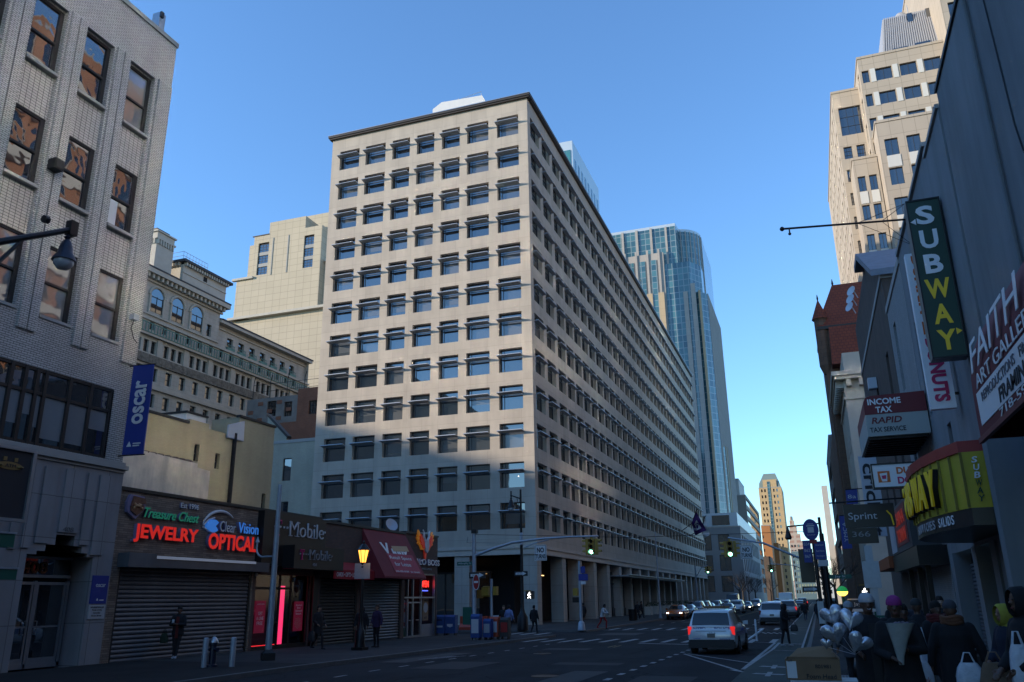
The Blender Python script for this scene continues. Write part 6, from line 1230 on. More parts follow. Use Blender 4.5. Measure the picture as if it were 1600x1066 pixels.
def bell(root, p, s=1.0, m='blue_black'):
    mb = MB(); mb.lathe(p, [(.04*s, 0), (.05*s, -.1*s), (.09*s, -.14*s), (.05*s, -.2*s), (.12*s, -.28*s), (.17*s, -.45*s), (.19*s, -.6*s), (.3*s, -.78*s), (.31*s, -.83*s), (.27*s, -.83*s)], 20); mb.build('lamp_shade', M[m], root, 50)
    mb = MB(); mb.lathe(p, [(.255*s, -.83*s), (.25*s, -.93*s), (.16*s, -1.05*s), (.03*s, -1.08*s)], 16); mb.build('globe', M['lamp_glass'], root, 60)
X_ = -14.2; tl = thing('street_lamp', 'ornate dark blue bell street lamp on a long arm at the upper left', 'street lamp', (-14.6, 8.4, 0))
pt = onx(112, 362, X_); pa = onx(0, 378, X_); a0 = pa+(pa-pt)*1.15
mb = MB(); mb.tube([a0, pa, pt+Vector((0, -.08, 0))], [.075, .07, .06], 8); mb.box(pt.x-.08, pt.y-.1, pt.z-.1, pt.x+.08, pt.y+.08, pt.z+.22); pb = onx(35, 375, X_); pc_ = onx(-5, 412, X_); mb.tube([pb, pc_, pc_+(pc_-pb)*1.3], .04, 6); mb.tube([pt+Vector((0, -.7, -.02)), pt+Vector((0, -.6, 0))], .085, 8); mb.build('arm', M['black_metal'], tl)
MB().tube([(a0.x, a0.y, 0), (a0.x, a0.y, a0.z+.6)], [.14, .08], 10).build('post', M['black_metal'], tl)
bell(tl, onx(107, 364, X_), .78)
gx = thing('street_sign', 'dark green rounded sign boxes on a post cut by the left edge', 'sign', (-15.5, 12.3, 0))
for (u0, v0, u1, v1) in ((-30, 828, 18, 856), (-30, 885, 22, 906)):
    a, b = onx(u0, v0, -15.5), onx(u1, v1, -15.5); mb = MB(); mb.box(-15.6, a.y, b.z, -15.45, b.y, a.z); mb.box(-15.62, a.y, a.z-.04, -15.43, b.y+.02, a.z, 1); mb.build('panel', [M['street_green'], M['galv']], gx)
MB().cyl((-15.55, 12.2, 0), (-15.55, 12.2, 3.8), .05).build('post', M['black_metal'], gx)

def signal(name, label, p, lit='green_lamp', s=1.0, rz=0):
    """a hanging cluster: one three-light head towards the camera, one on each side"""
    r_ = thing(name, label, 'traffic light', p, 'traffic lights along the street'); r_.rotation_euler.z = rz
    mb = MB(); w, h = .30*s, .88*s
    mb.box(-w/2, -.1*s, -h, w/2, .16*s, 0)
    for sx in (-1, 1): mb.box(sx*(w/2+.04*s), -.05*s, -h, sx*(w/2+.2*s), .2*s, 0)
    mb.box(-.05*s, 0, 0, .05*s, .1*s, .12*s); sub('housing', mb.mesh('housing', M['signal_yellow']), r_)
    for i in range(3):
        z = -h*(i+.5)/3; q = MB()
        q.loft([[(.125*s*math.cos(t), y, z+.125*s*math.sin(t)) for t in [math.pi*(-.12+1.24*k/12) for k in range(13)]] for y in (-.1*s, -.34*s)], 0, False, False, closed=False); sub('visor', q.mesh('visor', M['signal_yellow']), r_)
        for sx in (-1, 1):
            q = MB(); x0 = sx*(w/2+.2*s); q.loft([[(x, .07*s+.12*s*math.cos(t), z+.12*s*math.sin(t)) for t in [math.pi*k/10 for k in range(11)]] for x in (x0, x0+sx*.2*s)], 0, False, False, closed=False); sub('side_visor', q.mesh('side_visor', M['signal_yellow']), r_)
        q = MB(); q.ball((0, -.1*s, z), (.1*s, .03*s, .1*s), 12, 6); sub('lens', q.mesh('lens', M[lit] if i == 2 else M['dark']), r_)
    return r_
def noturns(p, w, label, h=.81):
    r_ = thing('sign', label, 'sign', p); x, y, z = p
    MB().box(x-w/2, y-.02, z-h/2, x+w/2, y+.02, z+h/2).build('plate', M['sign_white'], r_)
    mb = MB(); t = .018
    for a in ((x-w/2+.03, z-h/2+.03, x+w/2-.03, z-h/2+.03+t), (x-w/2+.03, z+h/2-.03-t, x+w/2-.03, z+h/2-.03), (x-w/2+.03, z-h/2+.03+t, x-w/2+.03+t, z+h/2-.03-t), (x+w/2-.03-t, z-h/2+.03+t, x+w/2-.03, z+h/2-.03-t)): mb.box(a[0], y-.026, a[1], a[2], y-.02, a[3])
    mb.build('border', M['ink'], r_)
    text('lettering', 'NO', 1, M['ink'], (x, y-.025, z+h*.17), 'S', r_, width=w*.6, height=h*.33, depth=.008, bold=.035); text('lettering', 'TURNS', 1, M['ink'], (x, y-.025, z-h*.23), 'S', r_, width=w*.82, height=h*.28, depth=.008, bold=.03)
    return r_
def oneway(p, w, label, group='one way signs'):
    r_ = thing('one_way_sign', label, 'sign', p, group); x, y, z = p; h = w*.34
    MB().box(x-w/2, y-.015, z-h/2, x+w/2, y+.015, z+h/2).build('plate', M['sign_black_w'], r_)
    mb = MB(); mb.prism([(-.4*w, .07*w), (.12*w, .07*w), (.12*w, .13*w), (.4*w, 0), (.12*w, -.13*w), (.12*w, -.07*w), (-.4*w, -.07*w)], lambda u, v, d: (x+u, d, z+v), y-.022, y-.015); mb.build('arrow', M['sign_white'], r_)
    text('lettering', 'ONE WAY', 1, M['ink'], (x-.1*w, y-.026, z), 'S', r_, width=w*.44, height=w*.085, depth=.006)
my = 42.7; mx_ = -17.5; mz = gz(my)
ms1 = thing('signal_mast', 'grey signal mast with a long curved arm at the near left corner', 'signal mast', (mx_, my, mz))
MB().lathe((mx_, my, mz), [(.16, 0), (.12, .2), (.11, 5.6), (.02, 5.66)], 12).build('shaft', M['galv'], ms1, 40)
MB().tube([(mx_, my, 4.15), (-16.4, my, 4.5), (-15.3, my, 4.78), (-13.6, my, 4.93), (-12, my, 4.97), (-10.5, my, 4.95)], [.08, .075, .07, .06, .05, .045], 8).build('arm', M['galv'], ms1, 40)
MB().tube([(-14.6, my, 4.5), (-14.0, my, 4.72), (-13.2, my, 4.86)], .03, 6).build('brace', M['galv'], ms1)
MB().box(mx_-.12, my-.15, 5.35, mx_+.2, my+.1, 5.55).build('detector', M['dark_frame'], ms1)
MB().box(mx_-.62, my-.1, .6, mx_-.14, my+.25, 1.5).build('control_box', M['street_green'], ms1)
signal('traffic_light', 'yellow traffic light showing green on the near left mast arm', (-10.88, my, 4.83), s=.92)
noturns((-13.66, my-.08, 4.2), .66, 'white NO TURNS sign hanging under the near left mast arm')
oneway((-17.25, my-.16, 3.13), .95, 'one way arrow sign on the near left signal mast')
sn = thing('street_name_sign', 'small green street name sign on the near left signal mast', 'sign', (-18.1, my, 3.75)); MB().box(-18.5, my-.02, 3.66, -17.62, my+.02, 3.86).build('plate', M['street_green'], sn); text('lettering', 'Willoughby St', 1, M['sign_white'], (-18.06, my-.025, 3.76), 'S', sn, width=.75, height=.11, depth=.006)
dn = thing('do_not_enter_sign', 'red and white oval no entry sign facing sideways on the mast', 'sign', (-17.3, my, 2.8)); o_ = MB(); o_.prism([(.19*math.cos(t), .42*math.sin(t)) for t in [i*math.pi/12 for i in range(24)]], lambda u, v, d: (-17.3+u, d, 2.78+v), my-.21, my-.19); o_.build('white_rim', M['sign_white'], dn)
o_ = MB(); o_.prism([(.165*math.cos(t), .38*math.sin(t)) for t in [i*math.pi/12 for i in range(24)]], lambda u, v, d: (-17.3+u, d, 2.78+v), my-.216, my-.21); o_.build('red_disc', M['dne_red'], dn); MB().box(-17.42, my-.222, 2.73, -17.18, my-.216, 2.83).build('white_bar', M['sign_white'], dn)
ps = thing('pedestrian_signal', 'yellow pedestrian signal boxes on a short grey post', 'pedestrian signal', (-17.19, 44.5, gz(44.5)))
MB().lathe((-17.19, 44.5, gz(44.5)), [(.12, 0), (.08, .15), (.075, 3.15)], 10).build('shaft', M['galv'], ps, 40); MB().box(-17.75, 44.4, 2.08, -17.35, 44.65, 2.52).build('signal_box', M['signal_yellow'], ps); MB().box(-17.05, 44.35, 2.1, -16.85, 44.7, 2.56).build('signal_box', M['signal_yellow'], ps)
mb = MB(); mb.tube([(-17.7, 44.5, 2.56), (-17.19, 44.5, 2.56)], .025, 5); mb.tube([(-17.7, 44.5, 2.04), (-17.19, 44.5, 2.04)], .025, 5); mb.build('bracket', M['signal_yellow'], ps)
# bell lamp on the far corner
cx_, cy_ = -19.96, 57.75; cl = thing('street_lamp', 'tall black bell street lamp at the office block corner', 'street lamp', (cx_, cy_, gz(cy_)))
mb = MB(); mb.lathe((cx_, cy_, gz(cy_)), [(.42, 0), (.38, .9), (.2, 1.2), (.13, 1.5), (.11, 5), (.075, 9.85)], 12); mb.build('shaft', M['black_metal'], cl, 40)
mb = MB(); mb.tube([(cx_, cy_, 8.95), (cx_-.8, cy_, 9.25)], .05, 6); mb.tube([(cx_-.75, cy_, 9.1), (cx_-.75, cy_, 9.55)], .06, 6); mb.tube([(cx_, cy_, 8.0), (cx_-.12, cy_, 8.4), (cx_-.3, cy_, 9.05)], .03, 5); mb.build('arm', M['black_metal'], cl); bell(cl, Vector((cx_-.75, cy_, 9.15)), 1.0, 'black_metal')
MB().lathe((cx_+.02, cy_, 5.6), [(.1, 0), (.14, .05), (.14, .85), (.1, .9)], 10).build('band', M['galv'], cl)
oneway((-19.95, cy_-.2, 3.62), 1.0, 'one way arrow sign on the bell lamp post at the corner')
def walkman(root, x, y, z, s):
    mb = MB(); mb.ball((x+.02*s, y, z+.12*s), .028*s, 8, 6); mb.tube([(x, y, z+.08*s), (x-.01*s, y, z-.02*s)], .03*s, 6)
    for pts in (((0, -.02), (.05, -.09), (.07, -.17)), ((0, -.02), (-.03, -.1), (-.08, -.16)), ((.0, .07), (.06, .02), (.09, .04)), ((0, .07), (-.06, .03), (-.06, -.03))): mb.tube([(x+a*s, y, z+b*s) for a, b in pts], .016*s, 5)
    mb.build('walking_figure', M['walk_lamp'], root)
pw = thing('pedestrian_signal', 'pedestrian signal with a white walking figure at the office block corner', 'pedestrian signal', (-19.4, cy_, 2.1)); MB().box(-19.68, cy_-.1, 1.88, -19.1, cy_+.2, 2.42).build('housing', M['dark_frame'], pw); MB().box(-19.9, cy_, 2.42, -19.3, cy_+.05, 2.47).build('bracket', M['signal_yellow'], pw); walkman(pw, -19.4, cy_-.115, 2.15, 1.35)
# pole with blue bus signs on the office block corner
qx, qy = -15.62, 57.56; bp = thing('sign_pole', 'pale pole with small blue bus signs at the office block corner', 'sign pole', (qx, qy, gz(qy)))
MB().lathe((qx, qy, gz(qy)), [(.28, 0), (.22, .5), (.12, .6), (.09, 4.6)], 10).build('shaft', M['galv'], bp, 40); MB().box(qx+.1, qy-.06, 3.55, qx+.42, qy-.03, 4.0).build('blue_plate', M['blue_sign'], bp); MB().box(qx-.05, qy-.12, 3.05, qx+.62, qy-.09, 3.5).build('blue_plate', M['blue_sign'], bp); MB().box(qx+.1, qy-.12, 2.8, qx+.45, qy-.09, 3.0).build('white_plate', M['sign_white'], bp)
MB().box(qx-.5, qy-.1, 2.05, qx-.18, qy+.25, 2.55).build('signal_box', M['signal_yellow'], bp); MB().box(qx-.55, qy-.1, 1.6, qx-.1, qy-.06, 1.95).build('black_plate', M['black_sign'], bp)
tp = thing('light_pole', 'thin grey light pole along the office block pavement', 'pole', (-16.2, 92, -.22)); MB().lathe((-16.2, 92, -.22), [(.2, 0), (.12, .6), (.06, 9)], 8).build('shaft', M['galv'], tp)
# right hand signal mast
ry, rx = 45.0, .45; ms2 = thing('signal_mast', 'dark signal mast with a long arm beside the blue bus signs', 'signal mast', (rx, ry, gz(ry)))
MB().lathe((rx, ry, gz(ry)), [(.2, 0), (.14, .3), (.11, 5)], 10).build('shaft', M['black_metal'], ms2, 40); MB().tube([(rx, ry, 3.1), (-.9, ry, 3.75), (-2.4, ry, 4.45), (-4.15, ry, 4.78)], [.07, .06, .05, .045], 8).build('arm', M['galv'], ms2, 40)
signal('traffic_light', 'yellow traffic light showing green on the right mast arm', (-4.08, ry, 4.6), s=.9); noturns((-3.28, ry-.06, 4.03), .6, 'white NO TURNS sign hanging under the right mast arm', .7)
MB().box(-3.9, ry-.03, 4.5, -2.9, ry+.0, 4.56).build('hanger', M['galv'], ms2)
for (x, y, z, sx, lb_) in ((-13.9, 118, 5.6, -15.6, 'traffic light showing green on a far left mast down the street'), (-5.6, 118, 5.6, 0, 'traffic light showing green on a far right mast down the street')):
    q = thing('signal_mast', 'curved signal mast down the street on the '+('office block' if sx < -1 else 'shop')+' side', 'signal mast', (sx, y, gz(y))); mb = MB(); mb.lathe((sx, y, gz(y)), [(.16, 0), (.1, 6.2)], 8); mb.build('shaft', M['galv'], q)
    MB().tube([(sx, y, 4.4), (sx+(x-sx)*.5, y, 5.7), (x, y, 5.95)], .06, 6).build('arm', M['galv'], q); signal('traffic_light', lb_, (x, y, 5.8), s=1.0)
# bus stop
bxx, byy = .02, 30.75; bsn = thing('bus_stop_sign', 'bus stop pole with a round blue sign and blue route plates', 'bus stop', (bxx, byy, gz(byy)))
MB().lathe((bxx, byy, gz(byy)), [(.07, 0), (.055, 4.0)], 10).build('pole', M['black_metal'], bsn)
mb = MB(); mb.prism([(.26*math.cos(t), .36*math.sin(t)) for t in [i*math.pi/16 for i in range(32)]], lambda u, v, d: (-.02+u, d, 4.02+v), byy-.1, byy-.06); mb.build('round_sign', M['blue_sign'], bsn)
mb = MB(); mb.box(-.12, byy-.108, 3.92, .08, byy-.1, 4.1); mb.box(-.15, byy-.108, 4.13, .11, byy-.1, 4.17); mb.box(-.12, byy-.108, 4.2, .08, byy-.1, 4.22); mb.build('bus_symbol', M['sign_dim'], bsn); text('lettering', 'BUS STOP', 1, M['sign_dim'], (-.02, byy-.105, 3.84), 'S', bsn, width=.26, height=.04, depth=.006)
MB().box(-.1, byy-.1, 3.55, .14, byy-.06, 3.68).build('red_tip', M['dne_red'], bsn)
MB().box(-.34, byy-.09, 2.93, -.08, byy-.06, 3.66).build('route_plate', M['blue_sign'], bsn); MB().box(.03, byy-.09, 3.02, .40, byy-.06, 3.62).build('route_plate', M['blue_sign'], bsn); MB().box(.1, byy-.09, 2.8, .42, byy-.06, 3.0).build('white_plate', M['sign_dim'], bsn)
for s_, z in (('B54', 3.54), ('B62', 3.33), ('B67', 3.13)): text('lettering', s_, 1, M['sign_dim'], (-.21, byy-.095, z), 'S', bsn, width=.18, height=.1, depth=.006)
for s_, z in (('Downtown', 3.5), ('Red Hook', 3.3), ('Kensington', 3.13)): text('lettering', s_, 1, M['sign_dim'], (.21, byy-.095, z), 'S', bsn, width=.26, height=.06, depth=.006)
MB().box(-.1, byy-.12, .95, .1, byy-.02, 1.66).build('timetable_case', M['galv'], bsn)
dk = thing('sign', 'dark square sign hanging left of the blue route plates', 'sign', (-.4, 33, 2.6)); MB().box(-.55, 33, 2.3, -.05, 33.04, 3.5).build('plate', M['black_sign'], dk); MB().cyl((.2, 33.05, gz(33)), (.2, 33.05, 3.4), .05).build('post', M['black_metal'], dk); MB().box(-.05, 33, 3.3, .2, 33.05, 3.36).build('bracket', M['black_metal'], dk)
fl = thing('street_lamp', 'small dark street lamp hanging from an arm near the round blue sign', 'street lamp', (.4, 52, 0)); a, b = ony(1230, 823, 52), ony(1262, 820, 52); MB().tube([a, b, Vector((.5, 52, b.z+.05))], .05, 6).build('arm', M['black_metal'], fl); MB().lathe(a+Vector((0, 0, -.75)), [(.14, 0), (.2, .1), (.12, .4), (.05, .75)], 10).build('lamp_shade', M['black_metal'], fl); MB().cyl((.5, 52, -.22), (.5, 52, b.z+.4), .08).build('post', M['black_metal'], fl)
# newspaper boxes, mail boxes, barriers
M['news_blue'] = mat('news_box_blue', (.012,.05,.20), .45, noise=(4,.15)); M['mail_blue'] = mat('mail_box_blue', (.02,.06,.20), .45, noise=(3,.12)); M['news_orange'] = mat('news_box_orange', (.38,.055,.02), .5, noise=(4,.15)); M['barrier_orange'] = mat('barrier_orange', (.42,.055,.025), .5, noise=(2,.2)); M['news_black'] = mat('news_box_black', (.03,.028,.03), .5)
def newsbox(x, y, m, label, w=.48, h=1.2, panel='sign_dim', name='news_box', cat='news box', group='newspaper boxes at the corner'):
    z = gz(y); r_ = thing(name, label, cat, (x, y, z), group)
    mb = MB(); mb.prism([(-.22, .12), (-.22, h-.12), (-.12, h), (.22, h), (.22, .12)], lambda u, v, d: (x+d, y+u, z+v), -w/2, w/2); mb.build('case', M[m], r_)
    MB().box(x-w/2+.05, y-.235, z+.35, x+w/2-.05, y-.222, z+h-.25).build('front_panel', M[panel], r_)
    f = MB()
    for sx in (-1, 1): f.box(x+sx*(w/2-.06)-.03, y-.15, z, x+sx*(w/2-.06)+.03, y+.15, z+.12)
    f.build('foot', M['dark_frame'], r_); return r_
newsbox(-17.32, 42.6, 'news_blue', 'tall blue newspaper box with a white front at the corner', .5, 1.3)
newsbox(-16.85, 43.1, 'news_blue', 'smaller blue newspaper box between the tall blue and orange ones', .42, 1.05, 'galv')
newsbox(-16.75, 43.9, 'news_orange', 'orange newspaper box beside the blue boxes', .46, 1.15)
newsbox(-16.2, 44.0, 'news_black', 'dark newspaper box with a red and white front', .48, 1.1, 'dne_red')
r_ = newsbox(-22.62, 49.7, 'mail_blue', 'blue mail box nearer the corner shop wall', .68, 1.2, 'mail_blue', 'mail_box', 'mail box', 'blue mail boxes by the corner shop'); MB().box(-22.85, 49.46, .25, -22.4, 49.47, .35).build('stripe', M['sign_dim'], r_); MB().box(-22.8, 49.46, .65, -22.45, 49.47, .72).build('slot', M['dark'], r_)
r_ = newsbox(-21.9, 49.7, 'mail_blue', 'blue mail box with a white eagle mark farther from the shop wall', .68, 1.2, 'mail_blue', 'mail_box', 'mail box', 'blue mail boxes by the corner shop'); mb = MB(); mb.prism([(-.2, .1), (.2, .1), (.15, .02), (.22, -.02), (.0, -.1), (-.2, -.02)], lambda u, v, d: (-21.9+u, d, .35+v), 49.46, 49.475); mb.build('emblem', M['sign_dim'], r_)
def barrier(x0, x1, y, m, label, h=.95, group='plastic barriers by the columns'):
    z = gz(y); r_ = thing('barrier', label, 'barrier', ((x0+x1)/2, y, z), group); mb = MB(); mb.prism([(-.28, 0), (-.28, .2), (-.1, .45), (-.1, h), (.1, h), (.1, .45), (.28, .2), (.28, 0)], lambda u, v, d: (d, y+u, z+v), x0, x1); mb.build('body', M[m], r_)
    mb = MB()
    for i in range(4): xx = x0+.2+(x1-x0-.4)*i/3; mb.box(xx-.05, y-.13, z+.5, xx+.05, y-.1, z+h-.08)
    mb.build('rib', M[m], r_)
barrier(-25.1, -23.0, 58.6, 'barrier_orange', 'orange plastic barrier near the corner shop side'); barrier(-22.95, -21.4, 58.9, 'barrier_orange', 'orange plastic barrier next to the white one'); barrier(-22.3, -21.0, 57.9, 'sign_dim', 'white plastic barrier beside the orange barriers', 1.0)
tb = thing('litter_bin', 'dark litter bin on the office block pavement', 'litter bin', (-17, 81.5, -.22)); MB().lathe((-17, 81.5, -.22), [(.38, 0), (.42, 1.0), (.45, 1.05)], 12).build('bin', M['black_metal'], tb)
for i in range(9):
    pl_ = thing('planter', 'low concrete planter before the glazed shop front', 'planter', (-20.5, 108+i*4.6, -.22), 'planters before the glazed shop front'); MB().box(-20.9, 107.4+i*4.6, -.22, -20.1, 109+i*4.6, .75).build('tub', M['limestone_trim'], pl_)
    q = MB()
    for k in range(60): a = random.uniform(0, 6.28); x, y, z = -20.5+random.uniform(-.35, .35), 108.2+i*4.6+random.uniform(-.7, .7), .75+random.uniform(0, .5); q.poly([(x, y, z), (x+.1*math.cos(a), y+.1*math.sin(a), z+.1), (x+.05, y+.05, z+.16)])
    q.build('foliage', mat('dry_leaf', (.03,.045,.02), .8) if i == 0 else bpy.data.materials['dry_leaf'], pl_)
M['purple'] = mat('purple_flag_cloth', (.045,.01,.115), .8)
def flag(label, Y, px, m, torch):
    """cloth hung square to the street from a slanting pole; px are its corners in the survey photo"""
    A, B, C, D = [ony(a, b, Y) for a, b in px]; r_ = thing('flag', label, 'flag', (OX1, Y, A.z-4)); MB().tube([(OX1, Y, A.z-3.4), (B.x, Y, B.z), (A.x, Y, A.z), (A.x+.3, Y, A.z+.4)], .07, 6).build('pole', M['black_metal'], r_)
    n = 10; rows = [[(A*(1-j/n)+D*(j/n))*(1-k/n)+(B*(1-j/n)+C*(j/n))*(k/n)+Vector((0, .35*math.sin(j*.9+k*.5), -.12*math.sin(j*.6)*k/n)) for j in range(n+1)] for k in range(n+1)]
    mb = MB(); mb.loft(rows, 0, False, False, closed=False); mb.build('cloth', M[m], r_, 60)
    if torch:
        f_ = lambda a, b: rows[a][b]+Vector((0, -.5, 0)); q = MB(); q.loft([[f_(k, j) for j in range(3, 9)] for k in range(3, 8)], 0, False, False, closed=False); q.build('torch_panel', M['sign_dim'], r_)
        c = (f_(5, 5)+f_(5, 6))/2; q = MB(); q.tube([c+Vector((-.1, -.15, -.75)), c+Vector((0, -.15, .1))], [.12, .2], 6); q.tube([c+Vector((-.45, -.15, .25)), c+Vector((0, -.15, .55)), c+Vector((.45, -.15, .2))], [.1, .3, .1], 6); q.build('torch', M['purple'], r_)
        text('lettering', 'NYU', 1, M['sign_dim'], rows[9][6]+Vector((0, -.55, 0)), 'S', r_, width=1.1, height=.42, depth=.01, bold=.02)
flag('purple flag with a white torch panel on the office block', 158, ((1087.5, 799), (1081, 818), (1086, 837), (1104, 829)), 'purple', True); flag('plain white flag behind the purple one on the office block', 167, ((1101, 809), (1097, 826), (1099, 842), (1109, 836)), 'sign_white', False)
for (x, y, ang, lb_) in ((-3.16, 44.75, 0, 'upright white flexible post beside the police car'), (-3.75, 45.4, 1.0, 'leaning white flexible post touching the police car side')):
    r_ = thing('flexible_post', lb_, 'post', (x, y, gz(y)+RD)); r_.rotation_euler.y = ang; sub('post', MB().lathe((0, 0, .02), [(.05, 0), (.05, 1.0), (.02, 1.05)], 10).mesh('post', M['sign_white'], 40), r_); sub('reflective_band', MB().lathe((0, 0, .75), [(.052, 0), (.052, .1)], 10).mesh('reflective_band', M['sign_bright']), r_); sub('foot', MB().lathe((0, 0, 0), [(.12, 0), (.12, .03)], 10).mesh('foot', M['black_metal']), r_)
# near kerb: boxes, bag, post, subway lamp
M['cardboard'] = mat('cardboard', (.20,.125,.07), .85, noise=(4,.12)); M['cardboard_in'] = mat('cardboard_inside', (.25,.165,.10), .85)
yB = 12.0
def carton(label, x0, x1, y0, y1, z0, z1, flaps, m='cardboard'):
    r_ = thing('cardboard_box', label, 'cardboard box', ((x0+x1)/2, (y0+y1)/2, z0), 'cardboard boxes stacked at the kerb'); mb = MB(); t = .012
    mb.box(x0, y0, z0, x1, y0+t, z1); mb.box(x0, y1-t, z0, x1, y1, z1); mb.box(x0, y0+t, z0, x0+t, y1-t, z1); mb.box(x1-t, y0+t, z0, x1, y1-t, z1); mb.box(x0+t, y0+t, z0, x1-t, y1-t, z0+t)
    if not flaps: mb.box(x0+t, y0+t, z1-t, x1-t, y1-t, z1-.001)
    mb.build('carton', M[m], r_)
    if flaps:
        mb = MB(); mb.loft([[(x0+.04, y1, z1), (x1-.04, y1, z1), (x1-.08, y1+.08, z1+.14), (x0+.16, y1+.08, z1+.10)], [(x0+.04, y1-.01, z1), (x1-.04, y1-.01, z1), (x1-.08, y1+.07, z1+.145), (x0+.16, y1+.07, z1+.105)]]); mb.build('flap', M['cardboard_in'], r_)
        mb = MB(); mb.loft([[(x1, y0+.03, z1), (x1, y1-.03, z1), (x1-.08, y1-.05, z1+.08), (x1-.08, y0+.05, z1+.08)], [(x1+.01, y0+.03, z1), (x1+.01, y1-.03, z1), (x1-.07, y1-.05, z1+.085), (x1-.07, y0+.05, z1+.085)]]); mb.build('flap', M['cardboard_in'], r_)
    return r_
c2 = carton('lower cardboard box with a pale printed top', -.48, .34, yB-.02, yB+.5, .5, .805, False, 'sign_dim'); carton('cardboard box at the bottom of the kerb stack', -.5, .3, yB+.02, yB+.55, 0, .495, False)
text('lettering', '31 lbs', 1, M['ink'], (-.2, yB-.026, .72), 'S', c2, width=.25, height=.06, depth=.004)
c1 = carton('open cardboard box with a white label on top of the kerb stack', -.52, .15, yB, yB+.48, .81, 1.06, True); MB().box(-.505, yB-.006, .83, -.385, yB-.001, 1.035).build('white_label', M['sign_white'], c1)
text('lettering', '801981', 1, M['ink'], (-.06, yB-.004, .975), 'S', c1, width=.19, height=.045, depth=.004, bold=.01); text('lettering', 'Foam Head', 1, M['ink'], (-.09, yB-.004, .855), 'S', c1, width=.36, height=.055, depth=.004, bold=.01); text('lettering', 'all', 1, M['ink'], (-.46, yB-.012, 1.045), 'S', c1, width=.05, height=.03, depth=.004)
bg_ = thing('rubbish_bag', 'black rubbish bag on the pavement behind the balloons', 'rubbish bag', (.8, 20.5, 0)); mb = MB(); mb.ball((.8, 20.5, .28), (.42, .36, .3), 14, 9); mb.lathe((.8, 20.5, .5), [(.15, 0), (.05, .08), (.12, .2)], 8); mb.build('bag', mat('black_polythene', (.006,.006,.007), .3, bump=(9,.6,.03)), bg_, 60)
gpx = 2.02; gpo = thing('street_post', 'pale blue grey steel post with a box panel by the white hatted man', 'post', (gpx, 36, 0)); MB().box(gpx-.14, 35.9, -.1, gpx+.14, 36.15, 3.7).build('post', M['galv'], gpo); MB().box(gpx-.3, 35.85, 2.1, gpx+.3, 36.2, 3.1).build('panel', M['galv'], gpo)
gl_ = thing('subway_globe_lamp', 'subway entrance lamp with green top and amber lower half', 'street lamp', (.85, 35, gz(35))); q = MB(); q.loft([[(.85+.2*math.cos(t)*math.sin(p), 35+.2*math.sin(t)*math.sin(p), 1.98+.2*math.cos(p)) for t in [k*math.pi/6 for k in range(12)]] for p in (.05, .4, .8, 1.2, 1.57)]); q.build('green_dome', glow('green_dome', (.02,.35,.08), .35, (.02,.15,.05)), gl_, 60)
q = MB(); q.loft([[(.85+.2*math.cos(t)*math.sin(p), 35+.2*math.sin(t)*math.sin(p), 1.98+.17*math.cos(p)) for t in [k*math.pi/6 for k in range(12)]] for p in (1.58, 2.0, 2.4, 2.8, 3.1)]); q.build('amber_bowl', glow('amber_bowl', (1, .55, .08), 2.2), gl_, 60); MB().cyl((.85, 35, gz(35)), (.85, 35, 1.82), .05).build('post', M['street_green'], gl_)
se = thing('subway_entrance', 'subway stair railing with a dark name board behind the balloons', 'subway entrance', (1.5, 37, 0)); mb = MB()
for i in range(12): mb.box(1.0+i*.13, 35.4, -.1, 1.03+i*.13, 35.43, 1.05)
mb.box(.98, 35.38, 1.02, 2.6, 35.46, 1.1); mb.build('railing', M['street_green'], se); MB().box(1.0, 35.3, 1.35, 1.95, 35.36, 1.66).build('name_board', M['blue_black'], se); MB().box(1.0, 35.29, 1.24, 1.95, 35.36, 1.34).build('white_band', M['sign_white'], se); MB().box(1.0, 35.29, 1.67, 1.95, 35.36, 1.71).build('white_edge', M['sign_white'], se)
text('lettering', 'Jay St', 1, M['sign_white'], (1.45, 35.28, 1.5), 'S', se, width=.5, height=.16, depth=.006)
for x in (1.0, 1.93): MB().box(x-.03, 35.36, -.1, x+.03, 35.42, 1.7).build('post', M['street_green'], se)
pw = thing('pedestrian_signal', 'pedestrian signal with a white walking figure above the white hat', 'pedestrian signal', (1.84, 40, 1.7)); MB().box(1.6, 40, 1.68, 2.1, 40.25, 2.2).build('housing', M['dark_frame'], pw); MB().cyl((2.15, 40.1, -.2), (2.15, 40.1, 2.6), .06).build('post', M['galv'], pw); walkman(pw, 1.86, 39.985, 1.95, 1.2); MB().box(1.7, 40.05, 2.24, 2.15, 40.1, 2.28).build('bracket', M['signal_yellow'], pw)
sg2 = thing('street_name_sign', 'green street name sign on the pole behind the blue bus signs', 'sign', (1.0, 44.9, 2.4)); MB().box(.55, 44.88, 2.62, 1.6, 44.9, 2.82).build('plate', M['street_green'], sg2); text('lettering', 'Jay St', 1, M['sign_white'], (1.08, 44.87, 2.72), 'S', sg2, width=.5, height=.12, depth=.006)
r_ = oneway((-.35, 44.8, 2.15), .8, 'dark one way sign on the right signal mast')
# overhead wires over the crossing
wr_ = thing('overhead_wire', 'thin wire strung across the crossing from mast to mast', 'wire'); mb = MB(); mb.tube([(-18, 43, 5.2), (-21, 50, 5.4), (-24, 69, 6.5)], .012, 4); mb.tube([(-17.5, 42.7, 5.3), (-9, 43.8, 4.9), (.45, 45, 4.95)], .012, 4); mb.build('cable', M['black_metal'], wr_)
